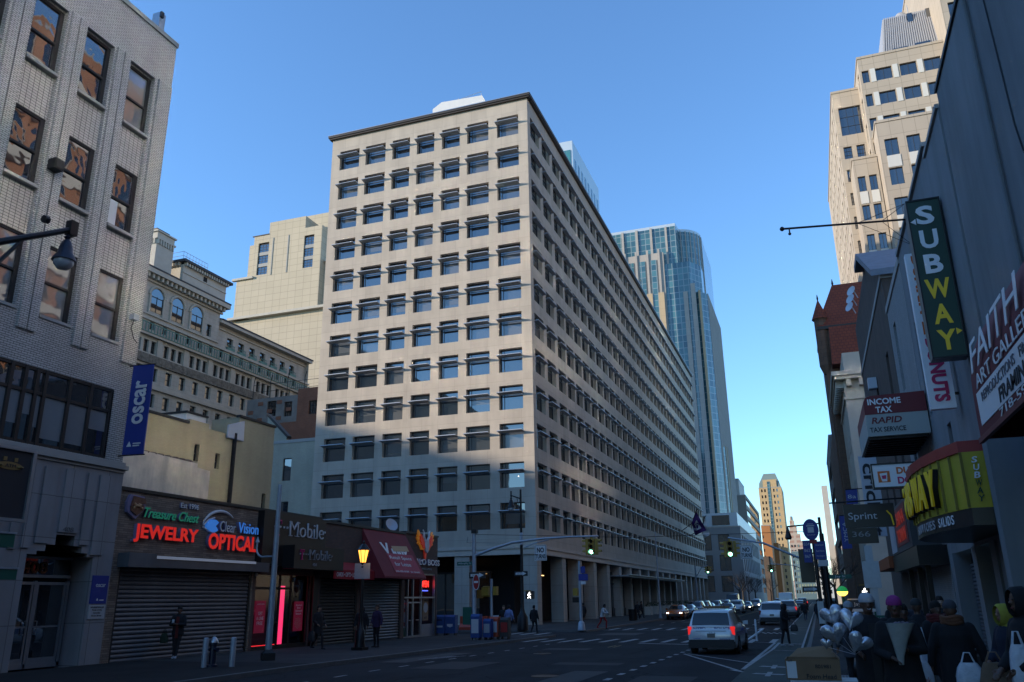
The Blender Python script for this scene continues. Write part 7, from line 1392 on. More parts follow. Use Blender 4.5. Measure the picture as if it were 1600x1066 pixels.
# bare street trees
M['bark'] = mat('bare_bark', (.055,.045,.038), .9, noise=(4,.2))
def tree(x, y, h, label, seed):
    rnd = random.Random(seed); z = gz(y); r_ = thing('bare_tree', label, 'tree', (x, y, z), 'bare street trees'); tr = MB(); tr.tube([(x, y, z), (x+.05, y, z+h*.2), (x, y+.05, z+h*.42)], [h*.025, h*.02, h*.016], 7); tr.build('trunk', M['bark'], r_); cr_ = MB()
    def grow(p, d, L, r, k):
        q = p+d*L; m = (p+q)/2+Vector((rnd.uniform(-1, 1), rnd.uniform(-1, 1), rnd.uniform(-.3, .6)))*L*.08; cr_.tube([p, m, q], [r, r*.8, r*.6], 4)
        if k > 0:
            for _ in range(rnd.choice((2, 3, 3))): nd = (d+Vector((rnd.uniform(-1, 1), rnd.uniform(-1, 1), rnd.uniform(-.2, .7)))*.75).normalized(); grow(q if rnd.random() < .6 else m, nd, L*rnd.uniform(.6, .85), r*.6, k-1)
    for i in range(5): a = i*1.26+rnd.uniform(-.3, .3); grow(Vector((x, y, z+h*(.32+.025*i))), Vector((math.cos(a)*.7, math.sin(a)*.7, .75)).normalized(), h*.2, h*.009, 4)
    cr_.build('crown', M['bark'], r_)
for i, (x, y, h, lb_) in enumerate(((-16.6, 196, 8.5, 'bare tree just past the far end of the office block'), (-16.8, 207, 9, 'bare tree before the low grey stone building'), (-16.6, 222, 8, 'bare tree at the corner of the low grey building'), (-16.5, 244, 9, 'bare tree farther along the low grey building'), (-16.7, 330, 10, 'bare tree before the blank tan wall'), (1.6, 150, 9, 'bare tree on the shop side far down the street'), (1.4, 190, 9, 'bare tree near the cream pylon'), (1.6, 95, 7.5, 'bare tree before the classical building'))): tree(x, y, h, lb_, i+3)
# ================================================================ VEHICLES (front towards +y)
def paint(n, c, r=.25): return mat('car_paint_'+n, c, r, .1, coat=.6, spec=.6)
PAINT = {k: paint(k, c) for k, c in dict(white=(.62,.64,.66), black=(.012,.012,.014), orange=(.42,.10,.012), silver=(.28,.29,.31), navy=(.015,.02,.045), grey=(.08,.085,.09), maroon=(.10,.015,.018)).items()}
M['car_glass'] = mat('car_glass', (.010,.012,.015), .05, spec=.8); M['rubber'] = mat('tyre_rubber', (.015,.015,.015), .85); M['rim'] = mat('wheel_rim', (.22,.23,.24), .3, .9)
M['tail_on'] = glow('tail_light_lit', (1, .03, .03), .45, (.3,.01,.01)); M['tail_off'] = mat('tail_light', (.16,.008,.008), .25); M['head_on'] = glow('headlight_lit', (1, .88, .68), 9); M['head_off'] = mat('headlight_glass', (.4,.42,.45), .15, spec=.8)
M['plate_'] = mat('number_plate', (.16,.15,.13), .5); M['bumper'] = mat('black_bumper', (.018,.018,.02), .6); M['police_blue'] = mat('police_blue', (.012,.035,.24), .4); M['brake_amber'] = mat('indicator_amber', (.4,.15,.02), .3)
KIND = {
 'suv': dict(sec=[(-2.5,.84,.46,.98,.99,.78),(-2.44,.94,.38,1.05,1.07,.84),(-2.28,.975,.32,1.08,1.40,.80),(-2.12,.985,.28,1.09,1.68,.74),(-1.9,.99,.25,1.09,1.75,.73),(-.6,.995,.24,1.07,1.79,.74),(.3,.995,.24,1.05,1.74,.73),(.7,.995,.24,1.04,1.60,.73),(1.3,.99,.25,1.06,1.12,.80),(2.1,.955,.27,.98,1.05,.76),(2.4,.88,.33,.84,.88,.70),(2.5,.78,.42,.66,.70,.6)],
   side=[(-2.08,.12),(1.05,.12),(.42,.86),(-1.9,.86)], rear=(-2.40,-2.15), wind=(.74,1.24), wheels=(-1.42,1.44), r=.38, tail=(-2.43,.86,.98,.16,.34), head=(2.42,.64,.80,.28,.14)),
 'sedan': dict(sec=[(-2.4,.78,.46,.86,.90,.70),(-2.3,.87,.36,.93,.98,.76),(-1.75,.91,.26,.95,1.04,.76),(-1.2,.915,.22,.95,1.34,.62),(-.7,.92,.22,.94,1.44,.60),(.1,.92,.22,.93,1.46,.60),(.5,.92,.22,.92,1.36,.61),(1.15,.91,.23,.92,.99,.74),(1.9,.89,.25,.84,.90,.72),(2.3,.82,.32,.72,.76,.66),(2.42,.72,.40,.6,.64,.55)],
   side=[(-1.45,.1),(1.0,.12),(.38,.84),(-1.0,.84)], rear=(-1.68,-1.15), wind=(.52,1.1), wheels=(-1.38,1.4), r=.33, tail=(-2.34,.74,.80,.24,.14), head=(2.32,.58,.66,.26,.13)),
 'van': dict(sec=[(-2.9,.94,.42,1.2,2.5,.86),(-2.84,1.0,.34,1.2,2.62,.9),(-1.5,1.02,.3,1.2,2.68,.92),(.6,1.02,.3,1.2,2.68,.92),(1.3,1.02,.3,1.2,2.5,.86),(2.0,1.0,.3,1.2,1.5,.88),(2.6,.97,.33,1.05,1.15,.84),(2.9,.86,.42,.8,.86,.74)],
   side=[(.3,.1),(1.9,.1),(1.25,.6),(.3,.6)], rear=None, wind=(1.32,1.95), wheels=(-1.8,1.8), r=.38, tail=(-2.88,.88,1.0,.12,.36), head=(2.8,.66,.82,.26,.16))}
def interp(sec, y, k):
    for a, b in zip(sec, sec[1:]):
        if a[0] <= y <= b[0]: f = (y-a[0])/(b[0]-a[0]); return a[k]+(b[k]-a[k])*f
    return sec[-1][k] if y > sec[-1][0] else sec[0][k]
_carm = {}
def car_meshes(kind):
    if kind in _carm: return _carm[kind]
    K = KIND[kind]; sec = K['sec']; d = {}
    mb = MB(); rings = []
    for y, w, zb, zl, zr, wr in sec:
        h = [(w*.93, zb), (w*.99, zb+.13), (w, (zb+zl)/2), (w*.995, zl-.10), (w*.965, zl), (wr+(w*.965-wr)*.5 if zr-zl > .2 else wr+(w*.965-wr)*.5, zl+(zr-zl)*.5), (wr, zr-.035), (wr*.86, zr), (0, zr+.018)]
        rings.append([(x, y, z) for x, z in h]+[(-x, y, z) for x, z in reversed(h[:-1])])
    mb.loft(rings); d['body'] = mb
    def sx(y, t): w, zl, zr, wr = (interp(sec, y, k) for k in (1, 3, 4, 5)); return w*.965+(wr-w*.965)*t, zl+(zr-.035-zl)*t
    g = MB()
    for s_ in (-1, 1):
        n = 8; lo, hi = [], []
        (ya, ta), (yb, tb), (yc, tc), (yd, td) = K['side']
        for i in range(n+1): f = i/n; y1 = ya+(yb-ya)*f; x, z = sx(y1, ta); lo.append((s_*(x+.014), y1, z)); y2 = yd+(yc-yd)*f; x, z = sx(y2, td); hi.append((s_*(x+.014), y2, z))
        for i in range(n):
            if kind != 'van' and i in (2, 5): m = .88
            else: m = 1
            f = lambda p, q: tuple(p[k]+(q[k]-p[k])*m for k in range(3)); g.poly([lo[i], f(lo[i], lo[i+1]), f(hi[i], hi[i+1]), hi[i]])
    d['side_window'] = g
    for nm in ('rear', 'wind'):
        if not K[nm]: continue
        g = MB(); ya, yb = K[nm]; n = 4; off = -.014 if nm == 'rear' else .014
        row = []
        for i in range(n+1): y = ya+(yb-ya)*i/n; wr, zr = interp(sec, y, 5), interp(sec, y, 4); row.append([(x*wr*.93, y+off, zr+.012+.018*(1-abs(x))) for x in (-1, -.5, 0, .5, 1)])
        g.loft(row, 0, False, False, closed=False); d['rear_window' if nm == 'rear' else 'windscreen'] = g
    y, z0, z1, w, h = K['tail'][0], K['tail'][2]-.1, K['tail'][2], K['tail'][3], K['tail'][4]
    xo = interp(sec, y+.05, 1)
    for s_, nm in ((-1, 'tail_light'), (1, 'tail_light')):
        g = MB(); g.loft([[(s_*(xo+.012), y+.22, z1-h*.45), (s_*(xo+.012), y+.22, z1+h*.35)], [(s_*(xo-.0), y+.0, z1-h*.6), (s_*(xo-.0), y+.0, z1+h*.4)], [(s_*(xo-w*.5), y-.06, z1-h*.5), (s_*(xo-w*.5), y-.06, z1+h*.4)], [(s_*(xo-w), y-.07, z1-h*.1), (s_*(xo-w), y-.07, z1+h*.38)]], 0, False, False, closed=False); d[nm+('l' if s_ < 0 else 'r')] = g
    y, z0, z1, w, h = K['head']; xo = interp(sec, y, 1)
    for s_ in (-1, 1):
        g = MB(); g.loft([[(s_*(xo+.01), y-.25, z1-h*.2), (s_*(xo+.01), y-.25, z1+h*.5)], [(s_*(xo-.02), y+.02, z1-h*.5), (s_*(xo-.02), y+.02, z1+h*.5)], [(s_*(xo-w), y+.1, z1-h*.5), (s_*(xo-w), y+.1, z1+h*.35)]], 0, False, False, closed=False); d['headlight'+('l' if s_ < 0 else 'r')] = g
    g = MB(); ys = sec[0][0]; zb = sec[0][2]; wl = sec[1][1]; g.box(-wl*.97, ys-.07, zb-.12, wl*.97, ys+.2, zb+.14); d['rear_bumper'] = g
    g = MB(); ye = sec[-1][0]; g.box(-.62, ye-.06, .34, .62, ye+.03, .58); d['grille'] = g
    g = MB(); g.box(-.16, ys-.085 if kind == 'van' else ys-.02, .68, .16, ys-.0 if kind != 'van' else ys-.07, .84); d['plate'] = g
    for s_ in (-1, 1):
        g = MB(); x, z = sx(K['side'][1][0]-.2, .1); g.loft([[(s_*(x+.02), K['side'][1][0]-.25, z+.02), (s_*(x+.02), K['side'][1][0]-.12, z+.02), (s_*(x+.02), K['side'][1][0]-.12, z+.16), (s_*(x+.02), K['side'][1][0]-.25, z+.16)], [(s_*(x+.24), K['side'][1][0]-.28, z+.02), (s_*(x+.24), K['side'][1][0]-.18, z+.02), (s_*(x+.24), K['side'][1][0]-.18, z+.2), (s_*(x+.24), K['side'][1][0]-.28, z+.2)]]); d['mirror'+('l' if s_ < 0 else 'r')] = g
    r = K['r']; ty = MB(); ri = MB()
    def disc(mb, prof, n=18): mb.loft([[(x, rr*math.cos(2*math.pi*j/n), rr*math.sin(2*math.pi*j/n)) for j in range(n)] for rr, x in prof])
    disc(ty, [(r*.66, -.11), (r*.95, -.115), (r, -.08), (r, .08), (r*.95, .115), (r*.66, .11)]); disc(ri, [(.02, -.118), (r*.3, -.112), (r*.66, -.09), (r*.66, .09), (r*.3, .112), (.02, .118)])
    d['_tyre'], d['_rim'] = ty, ri
    _carm[kind] = {k: v for k, v in d.items()}; return _carm[kind]
_cm = {}
def car(kind, color, x, y, rz, label, group=None, tails='tail_off', heads='head_off', name='parked_car', cat='car'):
    d = car_meshes(kind); K = KIND[kind]; r_ = thing(name, label, cat, (x, y, gz(y)+RD), group); r_.rotation_euler.z = rz
    mm = dict(body=PAINT[color], side_window=M['car_glass'], rear_window=M['car_glass'], windscreen=M['car_glass'], tail_lightl=M[tails], tail_lightr=M[tails], headlightl=M[heads], headlightr=M[heads], rear_bumper=M['bumper'], grille=M['bumper'], plate=M['plate_'], mirrorl=PAINT[color], mirrorr=PAINT[color])
    for k, m in mm.items():
        if k not in d: continue
        key = (kind, k, m.name)
        if key not in _cm: _cm[key] = d[k].mesh(k, m, 42)
        nm = k[:-1] if k[-1] in 'lr' and k[:-1] in ('tail_light', 'headlight', 'mirror') else k
        sub(nm, _cm[key], r_)
    for wy in K['wheels']:
        for s_ in (-1, 1):
            for nm, m in (('_tyre', 'rubber'), ('_rim', 'rim')):
                if (kind, nm) not in _cm: _cm[(kind, nm)] = d[nm].mesh(nm[1:], M[m], 40)
            w = sub('wheel', _cm[(kind, '_tyre')], r_); w.location = (s_*(K['sec'][5][1]-.10), wy, K['r']); sub('rim', _cm[(kind, '_rim')], w)
    return r_
pcx, pcy = -3.95, 35.6
pol = car('suv', 'white', pcx, pcy, RAD(-1.5), 'white police estate car with lit red tail lights seen from behind', None, 'tail_on', 'head_off', 'police_car', 'police car'); pol.scale = (.91, .91, .91)
def onrear(name, s_, x, z, w, h, m, dy=0, bold=.006):
    yy = interp([(a[4], a[0]) for a in KIND['suv']['sec'][:4]], z, 1) if z > 1.0 else (-2.5+(-0.0))
    o = text(name, s_, 1, m, (x, yy-.03+dy, z), 'S', None, width=w, height=h, depth=.006, bold=bold); o.parent = pol
rw = MB(); rw.obox((0, -2.447, 1.03), (.86, 0, 0), (0, .006, 0), (0, .0, .08)); o = rw.build('spoiler_band', PAINT['white']); o.parent = pol
onrear('lettering', 'NYPD', -.46, 1.03, .50, .125, M['police_blue'], .02); onrear('lettering', 'POLICE', .47, 1.03, .66, .125, M['police_blue'], .02)
mb = MB(); mb.prism([(.1*math.cos(t), .04*math.sin(t)) for t in [i*math.pi/10 for i in range(20)]], lambda u, v, d: (u, d, 1.03+v), -2.462, -2.45); o = mb.build('badge', M['police_blue']); o.parent = pol
MBx = MB(); MBx.box(-.62, -2.515, .93, .62, -2.49, .945); o = MBx.build('tailgate_seam', M['bumper']); o.parent = pol
onrear('lettering', '2716', .05, .86, .26, .075, mat('letter_grey', (.2,.21,.23), .5)); onrear('lettering', 'COURTESY', -.58, .64, .3, .05, M['police_blue']); onrear('lettering', 'PROFESSIONALISM', .55, .62, .42, .05, M['police_blue'])
MBx = MB(); MBx.box(-.95, -2.56, .28, .95, -2.38, .52); o = MBx.build('bumper_skirt', M['bumper']); o.parent = pol
for s_ in (-1, 1):
    for i in range(3): MBx = MB(); MBx.box(s_*1.0-.006, -2.0+i*.0, .72+i*.07, s_*1.0+.006, 1.9-i*.2, .75+i*.07); o = MBx.build('blue_stripe', M['police_blue']); o.parent = pol
    text('side_lettering', 'POLICE', 1, M['police_blue'], (s_*1.005, .1, .93), 'E' if s_ > 0 else 'W', None, width=1.1, height=.14, depth=.01, bold=.01).parent = pol
mb = MB(); mb.box(-.55, -.3, 1.81, .55, .0, 1.9); o = mb.build('light_bar', M['car_glass']); o.parent = pol; MBx = MB(); MBx.tube([(.5, -1.5, 1.78), (.5, -1.6, 2.05)], .012, 5); o = MBx.build('aerial', M['bumper']); o.parent = pol
G_ = 'cars along the street'
car('suv', 'white', -3.7, 73.5, 0, 'white estate car driving away beyond the police car', G_, 'tail_off')
car('suv', 'silver', -3.3, 96, 0, 'silver estate car following the white one up the right lane', G_, 'tail_on'); car('sedan', 'white', -3.4, 108, 0, 'white saloon farther up the right lane', G_, 'tail_on')
car('van', 'white', -4.6, 132, 0, 'tall white van towering over the right lane traffic', G_, 'tail_on', name='white_van', cat='van'); car('sedan', 'black', -6.9, 150, math.pi, 'dark saloon coming head on in the centre with bright headlights', G_, heads='head_on')
car('sedan', 'grey', -3.4, 160, 0, 'grey saloon beyond the white van', G_, 'tail_on'); car('suv', 'black', -3.2, 178, 0, 'black estate car far up the right lane', G_, 'tail_on')
car('sedan', 'orange', -14.2, 91, math.pi, 'orange taxi at the left kerb with headlights on', G_, heads='head_on', name='taxi', cat='taxi')
for i, (k, c, y, lb_) in enumerate((('sedan', 'black', 97.6, 'black saloon parked right behind the orange taxi'), ('suv', 'navy', 104, 'navy estate car second behind the orange taxi'), ('suv', 'black', 110.5, 'black estate car third behind the orange taxi'), ('sedan', 'silver', 117, 'silver saloon fourth behind the orange taxi'), ('suv', 'grey', 123.5, 'grey estate car fifth behind the orange taxi'), ('sedan', 'maroon', 130, 'maroon saloon sixth behind the orange taxi'), ('suv', 'silver', 137, 'silver estate car seventh behind the orange taxi'), ('sedan', 'black', 144, 'black saloon near the end of the left kerb row'), ('van', 'grey', 152, 'grey van at the end of the left kerb row'))): car(k, c, -14.1, y, math.pi, lb_, G_, name='white_van' if 0 else 'parked_car', cat='van' if k == 'van' else 'car')
car('sedan', 'navy', -10.9, 109, math.pi, 'dark blue saloon leading the oncoming lane with headlights on', G_, heads='head_on'); car('suv', 'white', -10.9, 122, math.pi, 'white estate car second in the oncoming lane', G_); car('sedan', 'black', -10.9, 139, math.pi, 'black saloon third in the oncoming lane with headlights on', G_, heads='head_on'); car('suv', 'silver', -10.8, 158, math.pi, 'silver estate car last in the oncoming lane with headlights on', G_, heads='head_on'); car('suv', 'grey', -7.6, 178, math.pi, 'grey estate car far off in the centre lane', G_, heads='head_on')
# ================================================================ PEOPLE (facing -y, towards the camera)
SKIN = {'dark': mat('dark_skin', (.10,.05,.032), .5), 'mid': mat('brown_skin', (.22,.12,.08), .5), 'pale': mat('fair_skin', (.45,.28,.21), .5)}
_cl = {}
def cloth(c, n='cloth'):
    k = (n, c)
    if k not in _cl: _cl[k] = mat(n, c, .9, noise=(7, .2), bump=(18, .25, .02))
    return _cl[k]
def remesh(mb, vox, sm=3):
    o = bpy.data.objects.new('tmp', mb.mesh('tmp', [])); COL.objects.link(o)
    m = o.modifiers.new('r', 'REMESH'); m.mode = 'VOXEL'; m.voxel_size = vox; m.use_smooth_shade = True
    if sm: s_ = o.modifiers.new('s', 'SMOOTH'); s_.iterations = sm; s_.factor = .5
    me = bpy.data.meshes.new_from_object(o.evaluated_get(bpy.context.evaluated_depsgraph_get()), preserve_all_data_layers=False); bpy.data.objects.remove(o); return me
def ell(mb, rings):  # (z, rx, ry, cx, cy)
    mb.loft([[(cx+rx*math.cos(2*math.pi*j/16), cy+ry*math.sin(2*math.pi*j/16), z) for j in range(16)] for z, rx, ry, cx, cy in rings])
V = Vector
def hand(mb, wr, d, side, curl=.6):
    """palm, four bent fingers and a thumb from the wrist along d"""
    d = V(d).normalized(); a = d.cross(V((0, 1, 0)));  a = a if a.length > .1 else d.cross(V((1, 0, 0))); a.normalize(); c = a.cross(d).normalized()
    mb.tube([wr-d*.02, wr+d*.03, wr+d*.09], [.026, .034, .033], 8, sq=.7)
    for i, L in enumerate((.062, .075, .07, .055)):
        b = wr+d*.085+c*(-.027+.018*i); m = b+d*L*.55+a*side*.008; e = m+d*L*.5*math.cos(curl)+a*side*L*.6*math.sin(curl); mb.tube([b, m, e], [.0092, .0088, .007], 6)
    b = wr+d*.03-c*.03; mb.tube([b, b-c*.022+d*.03, b-c*.02+d*.06+a*side*.015], [.011, .010, .008], 6)
def person(label, x, y, rz, h=1.72, skin='mid', coat=(.012,.012,.014), trousers=(.012,.013,.018), shoes=(.02,.02,.02), arms=None, legs=None, hem=.72, lean=0, hat=None, hood=None, hair=(.01,.008,.007), fat=1.0, scarf=None, turn=0, z=None, fine=False, shirt=None, road=False, skirt=1.0):
    k = h/1.75; r_ = thing('person', label, 'person', (x, y, (gz(y)+(RD if road else 0)) if z is None else z)); r_.rotation_euler.z = rz; r_.scale = (k, k, k)
    A = arms or {}; L = legs or {}; f = fat; S3 = lambda p: V(p)
    le, lw = A.get('L', ((.27, .02, 1.13), (.29, -.06, .88))); re_, rw_ = A.get('R', ((-.27, .02, 1.13), (-.29, -.06, .88)))
    lk, la = L.get('L', ((.10, -.02, .50), (.11, .02, .09))); rk, ra = L.get('R', ((-.10, -.02, .50), (-.11, .02, .09)))
    T = lambda p: V((p[0], p[1]-lean*max(0, p[2]-.95), p[2]))
    b = MB(); hd = T((0, -.01, 1.63)); tx, ty = math.sin(turn), -math.cos(turn)
    b.ball(hd+V((0, 0, .02)), (.078, .095, .112), 14, 10); b.ball(hd+V((tx*.02, ty*.02, -.055)), (.06, .072, .06), 12, 8); b.tube([hd+V((tx*.085, ty*.085, .01)), hd+V((tx*.108, ty*.108, -.022))], [.012, .019], 6)
    for s_ in (-1, 1): b.ball(hd+V((s_*.08*-ty, s_*.08*tx, -.0)), (.015, .02, .028), 6, 5)
    b.tube([T((0, 0, 1.40)), T((0, -.005, 1.57))], [.062, .055], 10)
    ell(b, [(.80, .13*f, .10*f, 0, 0), (.93, .165*f, .12*f, 0, 0), (1.08, .14*f, .105*f, *T((0, 0, 1.08))[:2]), (1.28, .165*f, .115*f, *T((0, 0, 1.28))[:2]), (1.40, .14, .09, *T((0, 0, 1.40))[:2]), (1.46, .07, .06, *T((0, 0, 1.46))[:2])])
    for kn, an, s_ in ((lk, la, 1), (rk, ra, -1)):
        kn, an = V(kn), V(an); b.tube([V((s_*.085, 0, .90)), (V((s_*.085, 0, .90))+kn)/2, kn, (kn+an)/2+V((0, .015, 0)), an], [.098*f, .085*f, .06, .058, .045], 10); b.tube([an+V((0, .05, -.05)), an+V((0, -.05, -.045)), an+V((s_*.01, -.17, -.062))], [.042, .048, .032], 8, sq=.8)
    hands = []
    for el, wr, s_ in ((le, lw, 1), (re_, rw_, -1)):
        sh, el, wr = T((s_*.175, 0, 1.40)), T(el), T(wr); b.tube([sh, el, wr], [.058, .045, .032], 8); hand(b, wr, (wr-el), s_); hands.append(wr+(wr-el).normalized()*.08)
    me = remesh(b, .011 if fine else .016, 2)
    for m in (SKIN[skin], cloth(trousers, 'trouser_cloth'), cloth(shoes, 'shoe_leather')): me.materials.append(m)
    for p in me.polygons:
        c = p.center
        if c.z < .10 and ((c-V(la)).length < .26 or (c-V(ra)).length < .26): p.material_index = 2
        elif c.z > 1.46 or min((c-q).length for q in hands) < .125: p.material_index = 0
        else: p.material_index = 1
    sub('body', me, r_)
    c = MB(); g = 1.0
    ell(c, [(hem, .215*f*skirt, .165*f*skirt, 0, 0), (hem+.06, .21*f*skirt, .16*f*skirt, 0, 0), (.98, .20*f, .155*f, *T((0, 0, .98))[:2]), (1.12, .185*f, .145*f, *T((0, 0, 1.12))[:2]), (1.3, .20*f, .15*f, *T((0, 0, 1.3))[:2]), (1.42, .175*f, .115*f, *T((0, 0, 1.42))[:2]), (1.48, .10, .085, *T((0, 0, 1.48))[:2]), (1.515, .085, .078, *T((0, 0, 1.51))[:2])])
    for el, wr, s_ in ((le, lw, 1), (re_, rw_, -1)): sh, el, wr = T((s_*.17*f, 0, 1.40)), T(el), T(wr); c.ball(sh, .082, 8, 6); c.tube([sh, (sh+el)/2, el, (el+wr)/2, wr-(wr-el).normalized()*.01], [.082, .075, .066, .06, .05], 10)
    me = remesh(c, .02, 3); me.materials.append(cloth(coat, 'coat_cloth')); co = sub('coat', me, r_)
    if shirt: q = MB(); q.obox(T((0, -.158*f, 1.05)), (.05, 0, 0), (0, .006, 0), (0, -lean*.2, .36)); sub('shirt_front', q.mesh('shirt_front', cloth(shirt, 'shirt_cloth')), co)
    e = MB()
    for s_ in (-1, 1): e.ball(hd+V((tx*.088+s_*.03*-ty, ty*.088+s_*.03*tx, .022)), (.011, .008, .008), 6, 5)
    sub('eyes', e.mesh('eyes', M['ink'], 60), r_); e = MB(); e.obox(hd+V((tx*.088, ty*.088, -.062)), V((-ty, tx, 0))*.022, V((tx, ty, 0))*.006, (0, 0, .006)); sub('mouth', e.mesh('mouth', cloth((.14,.04,.035), 'lip')), r_)
    q = MB()
    if hood: q.loft([[hd+V((rx*math.cos(t), dy+.0, rz_*math.sin(t)-.01)) for t in [2*math.pi*j/14 for j in range(14)]] for dy, rx, rz_ in ((-.10, .095, .125), (-.06, .125, .155), (.03, .13, .16), (.10, .09, .12), (.13, .03, .05))], 0, False, True); q.ball(hd+V((0, .03, -.15)), (.13, .11, .07), 10, 6); o = sub('hood', q.mesh('hood', cloth(hood, 'hood_cloth'), 60), r_)
    elif hat: q.loft([[hd+V((rx*math.cos(t), ry*math.sin(t)+.005, zz)) for t in [2*math.pi*j/16 for j in range(16)]] for zz, rx, ry in ((.035, .093, .108), (.065, .097, .112), (.10, .09, .105), (.14, .066, .08), (.162, .02, .03))]); sub('knitted_hat', q.mesh('knitted_hat', cloth(hat, 'knit'), 60), r_)
    else: q.loft([[hd+V((rx*math.cos(t)-tx*off, ry*math.sin(t)-ty*off, zz)) for t in [2*math.pi*j/16 for j in range(16)]] for zz, rx, ry, off in ((-.06, .07, .07, .045), (.0, .084, .09, .03), (.05, .086, .102, .01), (.10, .078, .092, .004), (.14, .05, .06, 0), (.152, .01, .02, 0))]); sub('hair', q.mesh('hair', cloth(hair, 'hair'), 60), r_)
    if scarf:
        q = MB()
        for i in range(3): q.tube([T((.13*math.cos(t), .115*math.sin(t), 1.47+.035*i+.012*math.sin(3*t+i))) for t in [2*math.pi*j/14 for j in range(15)]], .034, 6)
        sub('scarf', q.mesh('scarf', cloth(scarf, 'scarf_wool'), 60), r_)
    return r_
def carrier(label, x, y, z, w, h, m, name='carrier_bag', d=.16, marks=None):
    """a soft bag hanging from two handles at (x, y, z)"""
    r_ = thing(name, label, 'bag', (x, y, z-h-.14)); q = MB(); rn = random.Random(label); rings = []
    for zz, s_ in ((0, .8), (.04, 1.0), (.3, 1.08), (.6, 1.02), (.85, .85), (1, .62)): rings.append([(x+w/2*s_*math.copysign(abs(math.cos(t))**.6, math.cos(t))*(1+rn.uniform(-.05, .05)), y+d/2*s_*math.copysign(abs(math.sin(t))**.6, math.sin(t))*(1+rn.uniform(-.15, .15)), z-.14-h+h*zz) for t in [2*math.pi*j/18 for j in range(18)]])
    q.loft(rings); q.build('bag', m, r_, 40); q = MB()
    for s_ in (-1, 1): q.tube([(x-w*.25, y+s_*d*.2, z-.15), (x-w*.1, y+s_*.02, z-.01), (x+w*.1, y+s_*.02, z-.01), (x+w*.25, y+s_*d*.2, z-.15)], .008, 5)
    q.build('handles', m, r_)
    if marks: text('print', marks[0], 1, marks[1], (x, y-d/2*1.12, z-.14-h*.55), 'S', r_, width=w*.6, height=h*.2, depth=.006)
    return r_
M['bag_white'] = mat('white_polythene', (.50,.53,.58), .45, noise=(8,.2), bump=(14,.6,.03)); M['bag_brown'] = mat('brown_paper_bag', (.16,.10,.06), .8, noise=(5,.2), bump=(9,.4,.03)); M['bag_dark'] = mat('dark_bag', (.015,.015,.018), .6)
BLK = (.010,.010,.013); DENIM = (.018,.028,.06)
WALK = {'L': ((.09, -.17, .52), (.10, -.20, .10)), 'R': ((-.09, -.02, .50), (-.10, .24, .16))}
WALK2 = {'R': ((-.09, -.17, .52), (-.10, -.20, .10)), 'L': ((.09, -.02, .50), (.10, .24, .16))}
# west pavement
person('person in dark coat and red shirt leaning by the big grey shutter holding a phone', -22.05, 25.5, RAD(25), 1.78, 'dark', BLK, BLK, (.35,.35,.38), {'L': ((.25, -.10, 1.14), (.05, -.30, 1.16)), 'R': ((-.25, -.10, 1.14), (-.07, -.30, 1.18))}, {'L': ((.06, -.06, .50), (.04, -.14, .09)), 'R': ((-.08, -.04, .50), (-.06, -.03, .09))}, .80, .03, fat=1.02, shirt=(.10,.012,.010))
carrier('dark green bag hanging beside the person at the grey shutter', -22.42, 25.25, 1.0, .28, .34, cloth((.02,.035,.02), 'bag_canvas'), 'handbag')
q = thing('phone', 'small pale phone held by the person at the grey shutter', 'phone', (-22.05, 25.2, 1.2)); MB().box(-22.09, 25.18, 1.19, -22.0, 25.2, 1.33).build('case', M['sign_dim'], q)
person('person all in black walking past the dark shutter of the card shop', -20.3, 32.0, RAD(75), 1.78, 'mid', BLK, BLK, BLK, {'L': ((.26, .0, 1.14), (.20, -.20, .98)), 'R': ((-.25, .02, 1.13), (-.2, -.18, 1.0))}, WALK, .62)
carrier('dark shoulder bag beside the person in black at the card shop', -20.35, 31.6, .82, .3, .4, M['bag_dark'], 'shoulder_bag')
person('person in black hooded coat standing behind the lantern post', -19.35, 34.0, RAD(20), 1.74, 'dark', BLK, BLK, BLK, None, None, .55, hood=BLK)
person('person in dark purple jacket standing right of the lantern post', -18.75, 34.3, RAD(-20), 1.80, 'mid', (.028,.014,.05), BLK, BLK, {'L': ((.29, .02, 1.14), (.33, -.05, .90)), 'R': ((-.27, .0, 1.14), (-.2, -.14, .98))}, None, .82, hair=(.05,.035,.025))
person('person in light blue jacket walking away over the side street', -17.95, 49.4, RAD(165), 1.74, 'mid', (.16,.22,.42), (.012,.013,.02), (.03,.03,.03), {'L': ((.28, .02, 1.14), (.31, -.06, .90)), 'R': ((-.28, .02, 1.14), (-.3, -.08, .92))}, WALK, .86, hood=None)
person('person in dark jacket with pale trousers crossing behind the blue jacket', -18.7, 50.5, RAD(10), 1.72, 'pale', BLK, (.25,.27,.30), (.3,.3,.3), None, WALK2, .8, hair=(.10,.07,.04))
person('person in dark clothes just ahead of the blue jacket', -17.2, 52, RAD(170), 1.7, 'mid', BLK, BLK, BLK, None, WALK2, .75)
person('person in red trousers and white top bending at the office block kerb', -14.6, 59.5, RAD(70), 1.66, 'dark', (.42,.43,.45), (.26,.014,.012), (.03,.03,.03), {'L': ((.2, -.2, 1.2), (.1, -.42, 1.1)), 'R': ((-.2, -.2, 1.2), (-.1, -.42, 1.1))}, {'L': ((.10, -.3, .55), (.10, -.25, .1)), 'R': ((-.1, .12, .5), (-.1, .42, .16))}, .85, .35)
for i, (x, y, lb_) in enumerate(((-17.0, 84, 'dark person by the litter bin at the office block'), (-18.2, 92, 'dark person near the thin light pole'), (-18.8, 70, 'dark person between the office block columns and the kerb'), (-17.6, 128, 'dark person far along the planters'))): person(lb_, x, y, i*2.0, 1.72, 'mid', BLK, BLK, BLK, None, WALK if i % 2 else WALK2, .7)
